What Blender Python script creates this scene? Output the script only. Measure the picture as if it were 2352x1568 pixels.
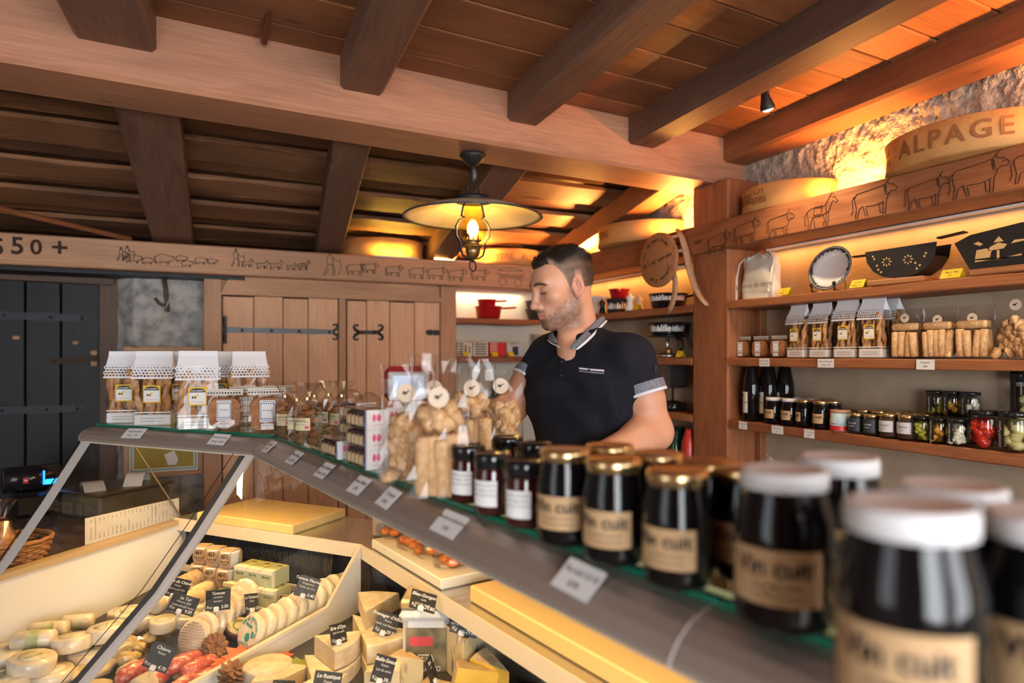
import bpy, bmesh, math, random
import numpy as np
from mathutils import Vector, Matrix, Euler, noise
random.seed(7)
SC = bpy.context.scene
COL = SC.collection
for _o in list(bpy.data.objects):
    bpy.data.objects.remove(_o)
# ------------------------------------------------------------------ camera
F = 1553.0; U0 = 1176.0; V0 = 815.0; CZ = 1.5
YAW = math.radians(25.66); SA = math.sin(YAW); CA = math.cos(YAW)
cam = bpy.data.cameras.new('camera'); camo = bpy.data.objects.new('camera', cam); COL.objects.link(camo)
cam.sensor_width = 36.0; cam.lens = 36.0 * F / 2352.0; cam.shift_y = 31.0 / 2352.0
cam.clip_start = 0.02
camo.location = (0, 0, CZ); camo.rotation_euler = (math.pi / 2, 0, -YAW)
cam.dof.use_dof = True; cam.dof.focus_distance = 2.1; cam.dof.aperture_fstop = 2.2
SC.camera = camo
vs = SC.view_settings
vs.view_transform = 'Standard'; vs.look = 'None'; vs.gamma = 1.0; vs.use_curve_mapping = False
vs.exposure = 0.5
cy = SC.cycles
cy.max_bounces = 5; cy.diffuse_bounces = 2; cy.glossy_bounces = 2; cy.transmission_bounces = 4; cy.transparent_max_bounces = 16
cy.caustics_reflective = False; cy.caustics_refractive = False; cy.sample_clamp_indirect = 4.0
cy.use_adaptive_sampling = True; cy.adaptive_threshold = 0.08; cy.adaptive_min_samples = 10; cy.use_light_tree = False
# ------------------------------------------------------------------ world and large lights
world = bpy.data.worlds.new('world'); SC.world = world; world.use_nodes = True
_n = world.node_tree.nodes; _bg = _n['Background']
_sky = _n.new('ShaderNodeTexSky'); _sky.sky_type = 'HOSEK_WILKIE'; _sky.sun_direction = (-0.3, -0.5, 0.8)
world.node_tree.links.new(_sky.outputs[0], _bg.inputs[0]); _bg.inputs[1].default_value = 0.6

def area(name, loc, target, sx, sy, power, col, spread=None):
    l = bpy.data.lights.new(name, 'AREA'); l.shape = 'RECTANGLE'; l.size = sx; l.size_y = sy
    l.energy = power; l.color = col
    if spread: l.spread = math.radians(spread)
    o = bpy.data.objects.new(name, l); COL.objects.link(o)
    o.location = loc
    o.rotation_euler = (Vector(target) - Vector(loc)).to_track_quat('-Z', 'Y').to_euler()
    return o
def point(name, loc, power, col, r=0.03):
    l = bpy.data.lights.new(name, 'POINT'); l.energy = power; l.color = col; l.shadow_soft_size = r
    o = bpy.data.objects.new(name, l); COL.objects.link(o); o.location = loc; return o
def spot(name, loc, target, power, col, ang=70, blend=.6, r=.02):
    l = bpy.data.lights.new(name, 'SPOT'); l.energy = power; l.color = col; l.spot_size = math.radians(ang)
    l.spot_blend = blend; l.shadow_soft_size = r
    o = bpy.data.objects.new(name, l); COL.objects.link(o); o.location = loc
    o.rotation_euler = (Vector(target) - Vector(loc)).to_track_quat('-Z', 'Y').to_euler(); return o
DAY = (0.93, 0.96, 1.0); WARM = (1.0, 0.60, 0.22); WARM2 = (1.0, 0.74, 0.42); AMB = (1.0, 0.41, 0.09)
# daylight through the two shop windows and the glazed door behind the photographer
area('window_daylight', (1.45, -2.30, 1.45), (1.35, 1.5, 1.45), 1.3, 1.5, 52, DAY)
area('window_daylight', (-0.55, -2.30, 1.45), (0.2, 1.5, 1.35), 1.3, 1.5, 72, DAY)
area('window_daylight', (-3.05, 0.2, 1.5), (0.5, 1.8, 1.2), 1.3, 1.5, 14, DAY)

# ------------------------------------------------------------------ pixel helpers (frame 2352 x 1568)
def P(u, v, d):
    xc = (u - U0) / F * d
    return Vector((xc * CA + d * SA, -xc * SA + d * CA, CZ + (V0 - v) / F * d))
def PZ(u, v, rel):            # on the horizontal plane at CZ + rel
    return P(u, v, rel * F / (V0 - v))
def tanu(u): return math.tan(YAW + math.atan((u - U0) / F))
def XY(u, Y): return tanu(u) * Y          # X where column u meets plane Y
def YX(u, X): return X / tanu(u)
def PY(u, v, Y):
    X = XY(u, Y); d = X * SA + Y * CA
    return Vector((X, Y, CZ + (V0 - v) / F * d))
def PX(u, v, X):
    Y = YX(u, X); d = X * SA + Y * CA
    return Vector((X, Y, CZ + (V0 - v) / F * d))

# ------------------------------------------------------------------ object helpers
def tag(o, label=None, cat=None, group=None, kind=None):
    if label: o['label'] = label
    if cat: o['category'] = cat
    if group: o['group'] = group
    if kind: o['kind'] = kind
    return o
def thing(name, label, cat, loc=(0, 0, 0), rz=0.0, group=None, kind=None, rot=None):
    o = bpy.data.objects.new(name, None); COL.objects.link(o); o.empty_display_size = .05
    o.location = loc; o.rotation_euler = rot if rot else (0, 0, rz)
    return tag(o, label, cat, group, kind)
def link(name, me, parent=None, loc=(0, 0, 0), rot=(0, 0, 0), scale=None):
    o = bpy.data.objects.new(name, me); COL.objects.link(o); o.parent = parent
    o.location = loc; o.rotation_euler = rot
    if scale: o.scale = scale if not isinstance(scale, (int, float)) else (scale,) * 3
    return o
def kids(o): return [c for c in bpy.data.objects if c.parent == o]
_KID = {}
def copy_tree(o, label=None, loc=None, rz=None, group=None, tree=None):
    if tree is None:
        tree = {}
        for c in bpy.data.objects:
            if c.parent: tree.setdefault(c.parent.name, []).append(c)
    def rec(a, par):
        c = a.copy(); COL.objects.link(c)
        if par: c.parent = par
        for ch in tree.get(a.name, []): rec(ch, c)
        return c
    r = rec(o, None)
    if label: r['label'] = label
    if group: r['group'] = group
    if loc is not None: r.location = loc
    if rz is not None: r.rotation_euler = (0, 0, rz)
    return r

class MB:
    def __init__(s): s.v = []; s.f = []; s.sm = []; s.mi = []
    def add(s, vs, fs, smooth=False, mi=0, M=None):
        b = len(s.v)
        for p in vs:
            s.v.append(tuple(M @ Vector(p)) if M is not None else tuple(p))
        for f in fs:
            s.f.append([b + i for i in f]); s.sm.append(smooth); s.mi.append(mi)
        return s
    def box(s, c, d, bev=0.0, M=None, mi=0, smooth=False):
        cx, cy, cz = c; hx, hy, hz = d[0] / 2, d[1] / 2, d[2] / 2
        b = min(bev, hx * .9, hy * .9, hz * .9)
        if b <= 0:
            vs = [(cx + i * hx, cy + j * hy, cz + k * hz) for i in (-1, 1) for j in (-1, 1) for k in (-1, 1)]
            fs = [(0, 1, 3, 2), (4, 6, 7, 5), (0, 4, 5, 1), (2, 3, 7, 6), (0, 2, 6, 4), (1, 5, 7, 3)]
            return s.add(vs, fs, smooth, mi, M)
        vs = []; idx = {}
        for i in (-1, 1):
            for j in (-1, 1):
                for k in (-1, 1):
                    for a in range(3):
                        h = [hx - b, hy - b, hz - b]; h[a] = (hx, hy, hz)[a]
                        idx[(i, j, k, a)] = len(vs); vs.append((cx + i * h[0], cy + j * h[1], cz + k * h[2]))
        fs = []
        for sg in (-1, 1):
            q = [(sg, -1, -1), (sg, 1, -1), (sg, 1, 1), (sg, -1, 1)]
            fs.append([idx[c_ + (0,)] for c_ in (q if sg > 0 else q[::-1])])
            q = [(-1, sg, -1), (-1, sg, 1), (1, sg, 1), (1, sg, -1)]
            fs.append([idx[c_ + (1,)] for c_ in (q if sg > 0 else q[::-1])])
            q = [(-1, -1, sg), (1, -1, sg), (1, 1, sg), (-1, 1, sg)]
            fs.append([idx[c_ + (2,)] for c_ in (q if sg > 0 else q[::-1])])
        for i in (-1, 1):
            for j in (-1, 1):
                fs.append([idx[(i, j, -1, 0)], idx[(i, j, -1, 1)], idx[(i, j, 1, 1)], idx[(i, j, 1, 0)]])
                fs.append([idx[(i, -1, j, 0)], idx[(i, -1, j, 2)], idx[(i, 1, j, 2)], idx[(i, 1, j, 0)]])
                fs.append([idx[(-1, i, j, 1)], idx[(-1, i, j, 2)], idx[(1, i, j, 2)], idx[(1, i, j, 1)]])
                for k in (-1, 1): fs.append([idx[(i, j, k, 0)], idx[(i, j, k, 1)], idx[(i, j, k, 2)]])
        return s.add(vs, fs, smooth, mi, M)
    def lathe(s, prof, n=24, c=(0, 0, 0), M=None, smooth=True, mi=0, jit=0.0, a0=0.0, a1=2 * math.pi, cap=True):
        full = abs(a1 - a0 - 2 * math.pi) < 1e-6
        vs = []; m = n if full else n + 1
        for (r, z) in prof:
            for i in range(m):
                a = a0 + (a1 - a0) * i / n
                rr = r * (1 + (jit * noise.noise((math.cos(a) * 2 + c[0] * 7, math.sin(a) * 2 + c[1] * 7, z * 30 + 5)) if jit else 0))
                vs.append((c[0] + rr * math.cos(a), c[1] + rr * math.sin(a), c[2] + z))
        fs = []
        for k in range(len(prof) - 1):
            for i in range(n):
                j = (i + 1) % m if full else i + 1
                fs.append((k * m + i, k * m + j, (k + 1) * m + j, (k + 1) * m + i))
        if cap and prof[0][0] > 1e-6 and full: fs.append(tuple(range(m))[::-1])
        if cap and prof[-1][0] > 1e-6 and full: fs.append(tuple((len(prof) - 1) * m + i for i in range(m)))
        return s.add(vs, fs, smooth, mi, M)
    def tube(s, pts, rad, n=8, smooth=True, mi=0, M=None, cap=True, flat=1.0):
        pts = [Vector(p) for p in pts]; N = len(pts)
        if isinstance(rad, (int, float)): rad = [rad] * N
        vs = []; up = None
        for i, p in enumerate(pts):
            t = (pts[min(i + 1, N - 1)] - pts[max(i - 1, 0)]).normalized()
            if up is None:
                up = Vector((0, 0, 1)) if abs(t.z) < .9 else Vector((1, 0, 0))
            a = t.cross(up).normalized(); b = a.cross(t).normalized(); up = b
            for k in range(n):
                an = 2 * math.pi * k / n
                vs.append(p + a * (rad[i] * math.cos(an)) + b * (rad[i] * flat * math.sin(an)))
        fs = []
        for i in range(N - 1):
            for k in range(n):
                fs.append((i * n + k, i * n + (k + 1) % n, (i + 1) * n + (k + 1) % n, (i + 1) * n + k))
        if cap:
            fs.append(tuple(range(n))[::-1]); fs.append(tuple((N - 1) * n + k for k in range(n)))
        return s.add(vs, fs, smooth, mi, M)
    def prism(s, poly, z0, z1, M=None, mi=0, smooth=False):
        n = len(poly)
        vs = [(p[0], p[1], z0) for p in poly] + [(p[0], p[1], z1) for p in poly]
        fs = [tuple(range(n))[::-1], tuple(range(n, 2 * n))] + [(i, (i + 1) % n, n + (i + 1) % n, n + i) for i in range(n)]
        return s.add(vs, fs, smooth, mi, M)
    def grid(s, fn, nu, nv, smooth=True, mi=0, M=None, closeu=False):
        vs = [fn(i / (nu if closeu else nu - 1), j / (nv - 1)) for j in range(nv) for i in range(nu)]
        fs = []
        for j in range(nv - 1):
            for i in range(nu if closeu else nu - 1):
                k = (i + 1) % nu
                fs.append((j * nu + i, j * nu + k, (j + 1) * nu + k, (j + 1) * nu + i))
        return s.add(vs, fs, smooth, mi, M)
    def ball(s, c, r, n=14, m=9, M=None, mi=0, jit=0.0, seed=0.0):
        if isinstance(r, (int, float)): r = (r, r, r)
        vs = []
        for j in range(m + 1):
            th = math.pi * j / m
            for i in range(n):
                ph = 2 * math.pi * i / n
                d = Vector((math.sin(th) * math.cos(ph), math.sin(th) * math.sin(ph), math.cos(th)))
                q = 1 + (jit * noise.noise(d * 1.7 + Vector((seed, seed * 1.3, 2)))) if jit else 1
                vs.append((c[0] + d.x * r[0] * q, c[1] + d.y * r[1] * q, c[2] + d.z * r[2] * q))
        fs = [(j * n + i, (j + 1) * n + i, (j + 1) * n + (i + 1) % n, j * n + (i + 1) % n) for j in range(m) for i in range(n)]
        return s.add(vs, fs, True, mi, M)
    def quad(s, a, b, c, d, mi=0, M=None):
        return s.add([a, b, c, d], [(0, 1, 2, 3)], False, mi, M)
    def mesh(s, name, mats):
        me = bpy.data.meshes.new(name)
        me.from_pydata(s.v, [], s.f)
        if not isinstance(mats, (list, tuple)): mats = [mats]
        for m in mats: me.materials.append(m)
        me.polygons.foreach_set('use_smooth', s.sm)
        if any(s.mi): me.polygons.foreach_set('material_index', s.mi)
        me.validate(clean_customdata=False); me.update()
        return me
    def build(s, name, mats, parent=None, loc=(0, 0, 0), rot=(0, 0, 0)):
        return link(name, s.mesh(name, mats), parent, loc, rot)

def board(name, p0, p1, w, h, mat, parent=None, bev=.004, wav=0.0):
    """a timber from p0 to p1 (centre line), w across, h upright; grain runs along local X"""
    p0 = Vector(p0); p1 = Vector(p1); x = (p1 - p0); L = x.length; x.normalize()
    up = Vector((0, 0, 1)) if abs(x.z) < .95 else Vector((0, 1, 0))
    y = up.cross(x).normalized(); z = x.cross(y)
    M = Matrix((x, y, z)).transposed().to_4x4(); M.translation = (p0 + p1) / 2
    m = MB()
    if wav:
        n = max(6, int(L / .09)); hw, hh = w / 2, h / 2
        ring = [(-hw + bev, -hh), (hw - bev, -hh), (hw, -hh + bev), (hw, hh - bev), (hw - bev, hh), (-hw + bev, hh), (-hw, hh - bev), (-hw, -hh + bev)]
        sd = random.random() * 50
        vs = []
        for i in range(n + 1):
            t = -L / 2 + L * i / n
            for k, (a, b) in enumerate(ring):
                q = wav * noise.noise((t * 4 + sd, k // 2 * 3.1, sd))
                vs.append((t, a + (q if abs(a) > hw * .5 else 0) * .6, b + q * .8))
        fs = [(i * 8 + k, i * 8 + (k + 1) % 8, (i + 1) * 8 + (k + 1) % 8, (i + 1) * 8 + k) for i in range(n) for k in range(8)]
        fs += [tuple(range(8))[::-1], tuple(n * 8 + k for k in range(8))]
        m.add(vs, [f[::-1] for f in fs])
    else:
        m.box((0, 0, 0), (L, w, h), bev)
    o = m.build(name, mat, parent); o.matrix_local = M
    return o
# ------------------------------------------------------------------ materials
def _nt(name):
    m = bpy.data.materials.new(name); m.use_nodes = True
    nt = m.node_tree; b = nt.nodes['Principled BSDF']
    return m, nt, b
def c4(c): return (c[0], c[1], c[2], 1.0)
def mat(name, col, rough=.5, metal=0.0, col2=None, ns=30.0, stretch=(1, 1, 1), bump=0.0, bs=120.0, spec=.5, emit=None, es=0.0, sss=0.0, coat=0.0, lo=.35, hi=.65):
    m, nt, b = _nt(name); L = nt.links.new
    b.inputs['Base Color'].default_value = c4(col); b.inputs['Roughness'].default_value = rough
    b.inputs['Metallic'].default_value = metal; b.inputs['Specular IOR Level'].default_value = spec
    if coat: b.inputs['Coat Weight'].default_value = coat; b.inputs['Coat Roughness'].default_value = .08
    if sss:
        b.inputs['Subsurface Weight'].default_value = sss; b.inputs['Subsurface Radius'].default_value = (.02, .008, .004); b.inputs['Subsurface Scale'].default_value = .6
    if emit:
        b.inputs['Emission Color'].default_value = c4(emit); b.inputs['Emission Strength'].default_value = es
    if col2 or bump:
        tc = nt.nodes.new('ShaderNodeTexCoord'); mp = nt.nodes.new('ShaderNodeMapping'); mp.inputs['Scale'].default_value = stretch
        oi = nt.nodes.new('ShaderNodeObjectInfo'); mu = nt.nodes.new('ShaderNodeMath'); mu.operation = 'MULTIPLY'; mu.inputs[1].default_value = 37.0
        L(oi.outputs['Random'], mu.inputs[0]); L(tc.outputs['Object'], mp.inputs['Vector']); L(mu.outputs[0], mp.inputs['Location'])
    if col2:
        n = nt.nodes.new('ShaderNodeTexNoise'); n.inputs['Scale'].default_value = ns; n.inputs['Detail'].default_value = 2
        r = nt.nodes.new('ShaderNodeValToRGB'); r.color_ramp.elements[0].position = lo; r.color_ramp.elements[1].position = hi
        r.color_ramp.elements[0].color = c4(col); r.color_ramp.elements[1].color = c4(col2)
        L(mp.outputs[0], n.inputs['Vector']); L(n.outputs['Fac'], r.inputs[0]); L(r.outputs[0], b.inputs['Base Color'])
    if bump:
        n2 = nt.nodes.new('ShaderNodeTexNoise'); n2.inputs['Scale'].default_value = bs; n2.inputs['Detail'].default_value = 1
        bp = nt.nodes.new('ShaderNodeBump'); bp.inputs['Strength'].default_value = bump; bp.inputs['Distance'].default_value = .004
        L(mp.outputs[0], n2.inputs['Vector']); L(n2.outputs['Fac'], bp.inputs['Height']); L(bp.outputs[0], b.inputs['Normal'])
    return m
def wood(name, ca, cb, cd, rough=.55, stain=.5, grain=1.0, knots=True, bump=0.0):
    """timber: ca light, cb mid grain, cd dark stain; grain along object X"""
    m, nt, b = _nt(name); L = nt.links.new; N = nt.nodes.new
    tc = N('ShaderNodeTexCoord'); oi = N('ShaderNodeObjectInfo')
    mu = N('ShaderNodeMath'); mu.operation = 'MULTIPLY'; mu.inputs[1].default_value = 91.0; L(oi.outputs['Random'], mu.inputs[0])
    def mp(sc):
        q = N('ShaderNodeMapping'); q.inputs['Scale'].default_value = sc; L(tc.outputs['Object'], q.inputs['Vector']); L(mu.outputs[0], q.inputs['Location']); return q
    def nz(sc, s, det, dist=0.0):
        q = N('ShaderNodeTexNoise'); q.inputs['Scale'].default_value = s; q.inputs['Detail'].default_value = det; q.inputs['Distortion'].default_value = dist
        L(mp(sc).outputs[0], q.inputs['Vector']); return q
    def ramp(src, e):
        q = N('ShaderNodeValToRGB'); cr = q.color_ramp
        cr.elements[0].position = e[0][0]; cr.elements[0].color = c4(e[0][1]); cr.elements[1].position = e[-1][0]; cr.elements[1].color = c4(e[-1][1])
        for p, c in e[1:-1]:
            k = cr.elements.new(p); k.color = c4(c)
        L(src, q.inputs[0]); return q
    def mix(f, a, bb, typ='MIX'):
        q = N('ShaderNodeMix'); q.data_type = 'RGBA'; q.blend_type = typ
        if isinstance(f, float): q.inputs[0].default_value = f
        else: L(f, q.inputs[0])
        L(a, q.inputs[6]); L(bb, q.inputs[7]); return q.outputs[2]
    g1 = nz((1.0, 9.0, 9.0), 2.2 * grain, 2, 1.2)
    base = ramp(g1.outputs['Fac'], [(.28, cb), (.5, ca), (.62, tuple(.5 * (a + b_) for a, b_ in zip(ca, cb))), (.76, ca)])
    fine = nz((1.6, 90.0, 90.0), 3.0 * grain, 1)
    fr = ramp(fine.outputs['Fac'], [(.35, (.82, .82, .82)), (.65, (1.08, 1.08, 1.08))])
    c = mix(.8, base.outputs[0], fr.outputs[0], 'MULTIPLY')
    if stain:
        s1 = nz((.7, 2.2, 2.2), 1.7, 2); sr = ramp(s1.outputs['Fac'], [(.42, (0, 0, 0)), (.68, (stain,) * 3)])
        dk = N('ShaderNodeRGB'); dk.outputs[0].default_value = c4(cd)
        c = mix(sr.outputs[0], c, dk.outputs[0])
    if knots:
        v = N('ShaderNodeTexVoronoi'); v.inputs['Scale'].default_value = 1.0; v.inputs['Randomness'].default_value = 1.0
        L(mp((1.9, 5.5, 5.5)).outputs[0], v.inputs['Vector'])
        vr = ramp(v.outputs['Distance'], [(.035, (.85,) * 3), (.075, (0, 0, 0))])
        dk2 = N('ShaderNodeRGB'); dk2.outputs[0].default_value = c4([x * .35 for x in cb])
        c = mix(vr.outputs[0], c, dk2.outputs[0])
    L(c, b.inputs['Base Color']); b.inputs['Roughness'].default_value = rough; b.inputs['Specular IOR Level'].default_value = .35
    if bump:
        bp = N('ShaderNodeBump'); bp.inputs['Strength'].default_value = bump; bp.inputs['Distance'].default_value = .003
        L(fine.outputs['Fac'], bp.inputs['Height']); L(bp.outputs[0], b.inputs['Normal'])
    return m
def film(name, tint=(1, 1, 1), gloss=.04, rough=.06, pw=5.0):
    """thin clear sheet: passes light, mirrors at grazing angles (Schlick, same from both sides)"""
    m = bpy.data.materials.new(name); m.use_nodes = True; nt = m.node_tree; nt.nodes.clear(); N = nt.nodes.new
    o = N('ShaderNodeOutputMaterial'); t = N('ShaderNodeBsdfTransparent'); g = N('ShaderNodeBsdfGlossy'); mx = N('ShaderNodeMixShader'); lw = N('ShaderNodeLayerWeight')
    lw.inputs['Blend'].default_value = .5
    po = N('ShaderNodeMath'); po.operation = 'POWER'; po.inputs[1].default_value = pw
    ma = N('ShaderNodeMath'); ma.operation = 'MULTIPLY_ADD'; ma.inputs[1].default_value = .9 - gloss; ma.inputs[2].default_value = gloss; ma.use_clamp = True
    t.inputs[0].default_value = c4(tint); g.inputs['Roughness'].default_value = rough
    L = nt.links.new; L(lw.outputs['Facing'], po.inputs[0]); L(po.outputs[0], ma.inputs[0]); L(ma.outputs[0], mx.inputs[0]); L(t.outputs[0], mx.inputs[1]); L(g.outputs[0], mx.inputs[2]); L(mx.outputs[0], o.inputs[0])
    return m
W_BEAM = wood('wood_beam', (.57, .275, .16), (.47, .21, .115), (.23, .115, .07), stain=.5)
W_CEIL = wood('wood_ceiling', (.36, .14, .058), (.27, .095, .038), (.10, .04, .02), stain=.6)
W_JOIST = wood('wood_joist', (.23, .12, .08), (.18, .086, .054), (.07, .037, .027), stain=.6)
W_ROUGH = wood('wood_rough', (.32, .15, .072), (.20, .088, .043), (.045, .027, .022), stain=.8)
W_POST = wood('wood_post', (.38, .145, .06), (.27, .092, .037), (.15, .052, .024), stain=.4)
W_SHELF = wood('wood_shelf', (.40, .15, .06), (.29, .10, .036), (.17, .055, .025), stain=.4)
W_DOOR = wood('wood_cupboard', (.86, .515, .315), (.77, .43, .24), (.54, .30, .17), stain=.35)
W_FRAME = wood('wood_frame', (.63, .355, .205), (.53, .28, .15), (.31, .185, .125), stain=.5)
W_DARK = wood('wood_dark_door', (.010, .014, .019), (.006, .008, .011), (.004, .005, .007), stain=.4, rough=.5)
W_OLD = wood('wood_old', (.17, .105, .07), (.115, .07, .045), (.055, .036, .03), stain=.6)
W_PALE = wood('wood_pale', (.56, .34, .20), (.47, .27, .15), (.36, .2, .11), stain=.3)
W_STOOL = wood('wood_stool', (.43, .20, .085), (.33, .14, .055), (.25, .1, .04), stain=.3, knots=False)
BLACKLINE = mat('carved_line', (.05, .02, .012), .8)
PLASTER = mat('plaster', (.43, .335, .235), .85, col2=(.50, .40, .285), ns=6, bump=.35, bs=70)
PLASTER_R = mat('plaster_rough', (.52, .44, .36), .95, col2=(.38, .32, .265), ns=26, bump=1.0, bs=150)
PLASTER_W = mat('plaster_white', (.84, .75, .60), .85, col2=(.86, .78, .65), ns=5)
STONE = mat('stone', (.52, .50, .47), .9, col2=(.20, .20, .205), ns=14, bump=.9, bs=45, lo=.4, hi=.72)
STONE_W = mat('stone_pale', (.55, .47, .38), .9, col2=(.16, .14, .12), ns=18, bump=.9, bs=45, lo=.5, hi=.7)
FLOORM = mat('floor_tile', (.22, .14, .09), .5, col2=(.15, .09, .06), ns=4)
ALU = mat('aluminium', (.47, .395, .335), .36, .5)
ALU_L = mat('aluminium_light', (.84, .78, .73), .45)
STEEL = mat('steel', (.72, .66, .58), .25, .9)
WHITEP = mat('white_panel', (.80, .76, .70), .45)
CREAM = mat('cream_edge', (.80, .70, .54), .5)
POLY = mat('cutting_board', (.92, .66, .27), .45, sss=.15)
POLY_W = mat('cutting_board_white', (.86, .80, .66), .45, sss=.1)
BLACK = mat('black', (.015, .015, .017), .45)
BLACKG = mat('black_gloss', (.012, .012, .014), .12)
IRON = mat('iron', (.045, .043, .045), .5, .6, bump=.4, bs=120)
IRON_L = mat('iron_grey', (.10, .11, .12), .45, .7, bump=.4, bs=100)
BRASS = mat('brass', (.42, .28, .11), .32, .9)
GOLD = mat('gold_lid', (.78, .56, .28), .22, .95)
WHITE = mat('white', (.76, .75, .75), .5)
PAPER = mat('paper', (.84, .82, .80), .7)
KRAFT = mat('kraft_label', (.62, .40, .20), .7, col2=(.56, .35, .17), ns=40)
INK = mat('ink', (.03, .022, .02), .6)
CHALK = mat('chalk', (.82, .80, .74), .8)
SLATE = mat('slate_card', (.018, .018, .02), .5)
YEL = mat('yellow_card', (.86, .62, .02), .6)
RED = mat('red_enamel', (.52, .012, .015), .15, coat=.5)
REDP = mat('red_plastic', (.40, .02, .03), .35)
DARKGLASS = mat('dark_glass', (.006, .005, .006), .07, spec=.38)
DARKRED = mat('dark_red_glass', (.045, .008, .006), .08, spec=.6, coat=.3)
CLEAR = film('clear_film', (.96, .95, .94), .035, .13, 4.0)
CLEAR2 = film('clear_wrap', (.95, .93, .91), .10, .18, 3.0)
GLASS = film('pane_glass', (.95, .96, .955), .05, .0, 5.0)
GLASS_T = film('shelf_glass', (.80, .93, .88), .06, .0, 5.0)
JARG = film('jar_glass', (.93, .95, .92), .05, .03, 4.0)
AMBERG = film('amber_glass', (1.0, .80, .36), .05, .03, 4.0)
GREEN_E = mat('glass_edge_green', (.01, .17, .10), .08, coat=.5)
BAKED = mat('baked_crust', (.64, .36, .15), .65, col2=(.42, .17, .06), ns=55, bump=.6, bs=160)
BAKED2 = mat('baked_pale', (.80, .52, .27), .7, col2=(.66, .37, .16), ns=70, bump=.7, bs=200)
WAFER = mat('wafer', (.46, .20, .07), .6, col2=(.33, .12, .04), ns=60, bump=.5, bs=150)
CARAM = mat('caramel', (.40, .17, .055), .4, col2=(.30, .11, .03), ns=40)
CHOC = mat('chocolate', (.045, .02, .014), .35)
ALMOND = mat('biscuit_cream', (.74, .54, .30), .65)
CHEESE_W = mat('cheese_white', (.82, .66, .42), .55, col2=(.72, .55, .31), ns=22, bump=.3, bs=90, sss=.1)
CHEESE_Y = mat('cheese_yellow', (.80, .62, .30), .5, col2=(.74, .54, .22), ns=18, bump=.15, bs=90, sss=.1)
CHEESE_O = mat('cheese_orange', (.86, .56, .09), .5, col2=(.80, .46, .05), ns=26, bump=.4, bs=60, sss=.1)
RIND = mat('cheese_rind', (.66, .50, .30), .75, col2=(.50, .34, .18), ns=30, bump=.5, bs=90)
RIND_W = mat('cheese_bloom', (.82, .72, .54), .8, col2=(.68, .54, .36), ns=30, bump=.5, bs=110)
BLUE = mat('cheese_blue', (.80, .66, .38), .55, col2=(.20, .22, .18), ns=38, stretch=(1, 1, .4), lo=.58, hi=.72, bump=.3, bs=90)
WRAP = mat('wax_paper', (.86, .77, .60), .5, col2=(.76, .64, .46), ns=24, bump=.5, bs=50)
WRAPC = mat('wrapped_cheese', (.82, .70, .51), .32, col2=(.60, .47, .32), ns=22, bump=.6, bs=45, coat=.25, lo=.42, hi=.75)
WHEEL = mat('cheese_wheel', (.64, .33, .11), .7, col2=(.54, .25, .075), ns=10, bump=.35, bs=90)
WHEEL_D = mat('wheel_letter', (.30, .115, .035), .8)
SALAMI = mat('cured_meat', (.56, .09, .05), .35, col2=(.78, .45, .34), ns=75, lo=.5, hi=.72, bump=.4, bs=120, coat=.3)
GREENBOX = mat('box_green', (.42, .47, .30), .6)
GREENTOP = mat('box_olive', (.40, .40, .14), .6)
CREAMBOX = mat('box_cream', (.86, .80, .62), .6)
TEAL = mat('teal_ink', (.02, .28, .30), .6)
PINK = mat('pink_ink', (.75, .12, .25), .6)
BLUEINK = mat('blue_ink', (.05, .10, .30), .6)
GREENINK = mat('green_ink', (.12, .30, .04), .6)
LINEN = mat('linen', (.68, .64, .58), .9, bump=.5, bs=400, col2=(.62, .58, .52), ns=300)
ROPE = mat('cord', (.78, .70, .58), .9, bump=.6, bs=300)
WICKER = mat('wicker', (.42, .18, .06), .6, col2=(.28, .11, .04), ns=60)
PORC = mat('porcelain', (.82, .82, .82), .12, coat=.3)

# ------------------------------------------------------------------ lettering
_TX = {}
def text_mesh(s, size, m, shear=0.0, extr=0.0, bold=0.0, align='CENTER', sp=1.0):
    k = (s, size, m.name, shear, extr, bold, align, sp)
    if k in _TX: return _TX[k]
    cu = bpy.data.curves.new('lettering', 'FONT'); cu.body = s; cu.size = size; cu.align_x = align; cu.align_y = 'CENTER'
    cu.shear = shear; cu.offset = bold; cu.resolution_u = 3; cu.space_character = sp; cu.space_line = .95
    if extr: cu.extrude = extr
    o = bpy.data.objects.new('lettering', cu)
    me = bpy.data.meshes.new_from_object(o)
    bpy.data.objects.remove(o); bpy.data.curves.remove(cu)
    me.materials.clear(); me.materials.append(m); me.name = 'lettering'
    _TX[k] = me; return me
def text(parent, s, size, m, loc, rot=(math.pi / 2, 0, 0), name='lettering', **kw):
    return link(name, text_mesh(s, size, m, **kw), parent, loc, rot)
def text_cyl(parent, s, size, m, R, z, ang, name='lettering', dr=.0004, flip=False, **kw):
    """lettering wrapped round a vertical cylinder of radius R, centred at polar angle ang"""
    k = ('cyl', s, size, m.name, round(R, 4), round(z, 4), round(ang, 3), tuple(sorted(kw.items())))
    if k not in _TX:
        me = text_mesh(s, size, m, **kw).copy()
        bm = bmesh.new(); bm.from_mesh(me)
        bmesh.ops.triangulate(bm, faces=bm.faces)
        for v in bm.verts:
            a = ang + v.co.x / R
            v.co = Vector(((R + dr) * math.cos(a), (R + dr) * math.sin(a), z + v.co.y))
        bm.to_mesh(me); bm.free(); _TX[k] = me
    return link(name, _TX[k], parent)
# ================================================================== THE SETTING
XW = 2.456                       # right wall
def struct(o, label=None, cat=None): return tag(o, label, cat, kind='structure')
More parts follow.
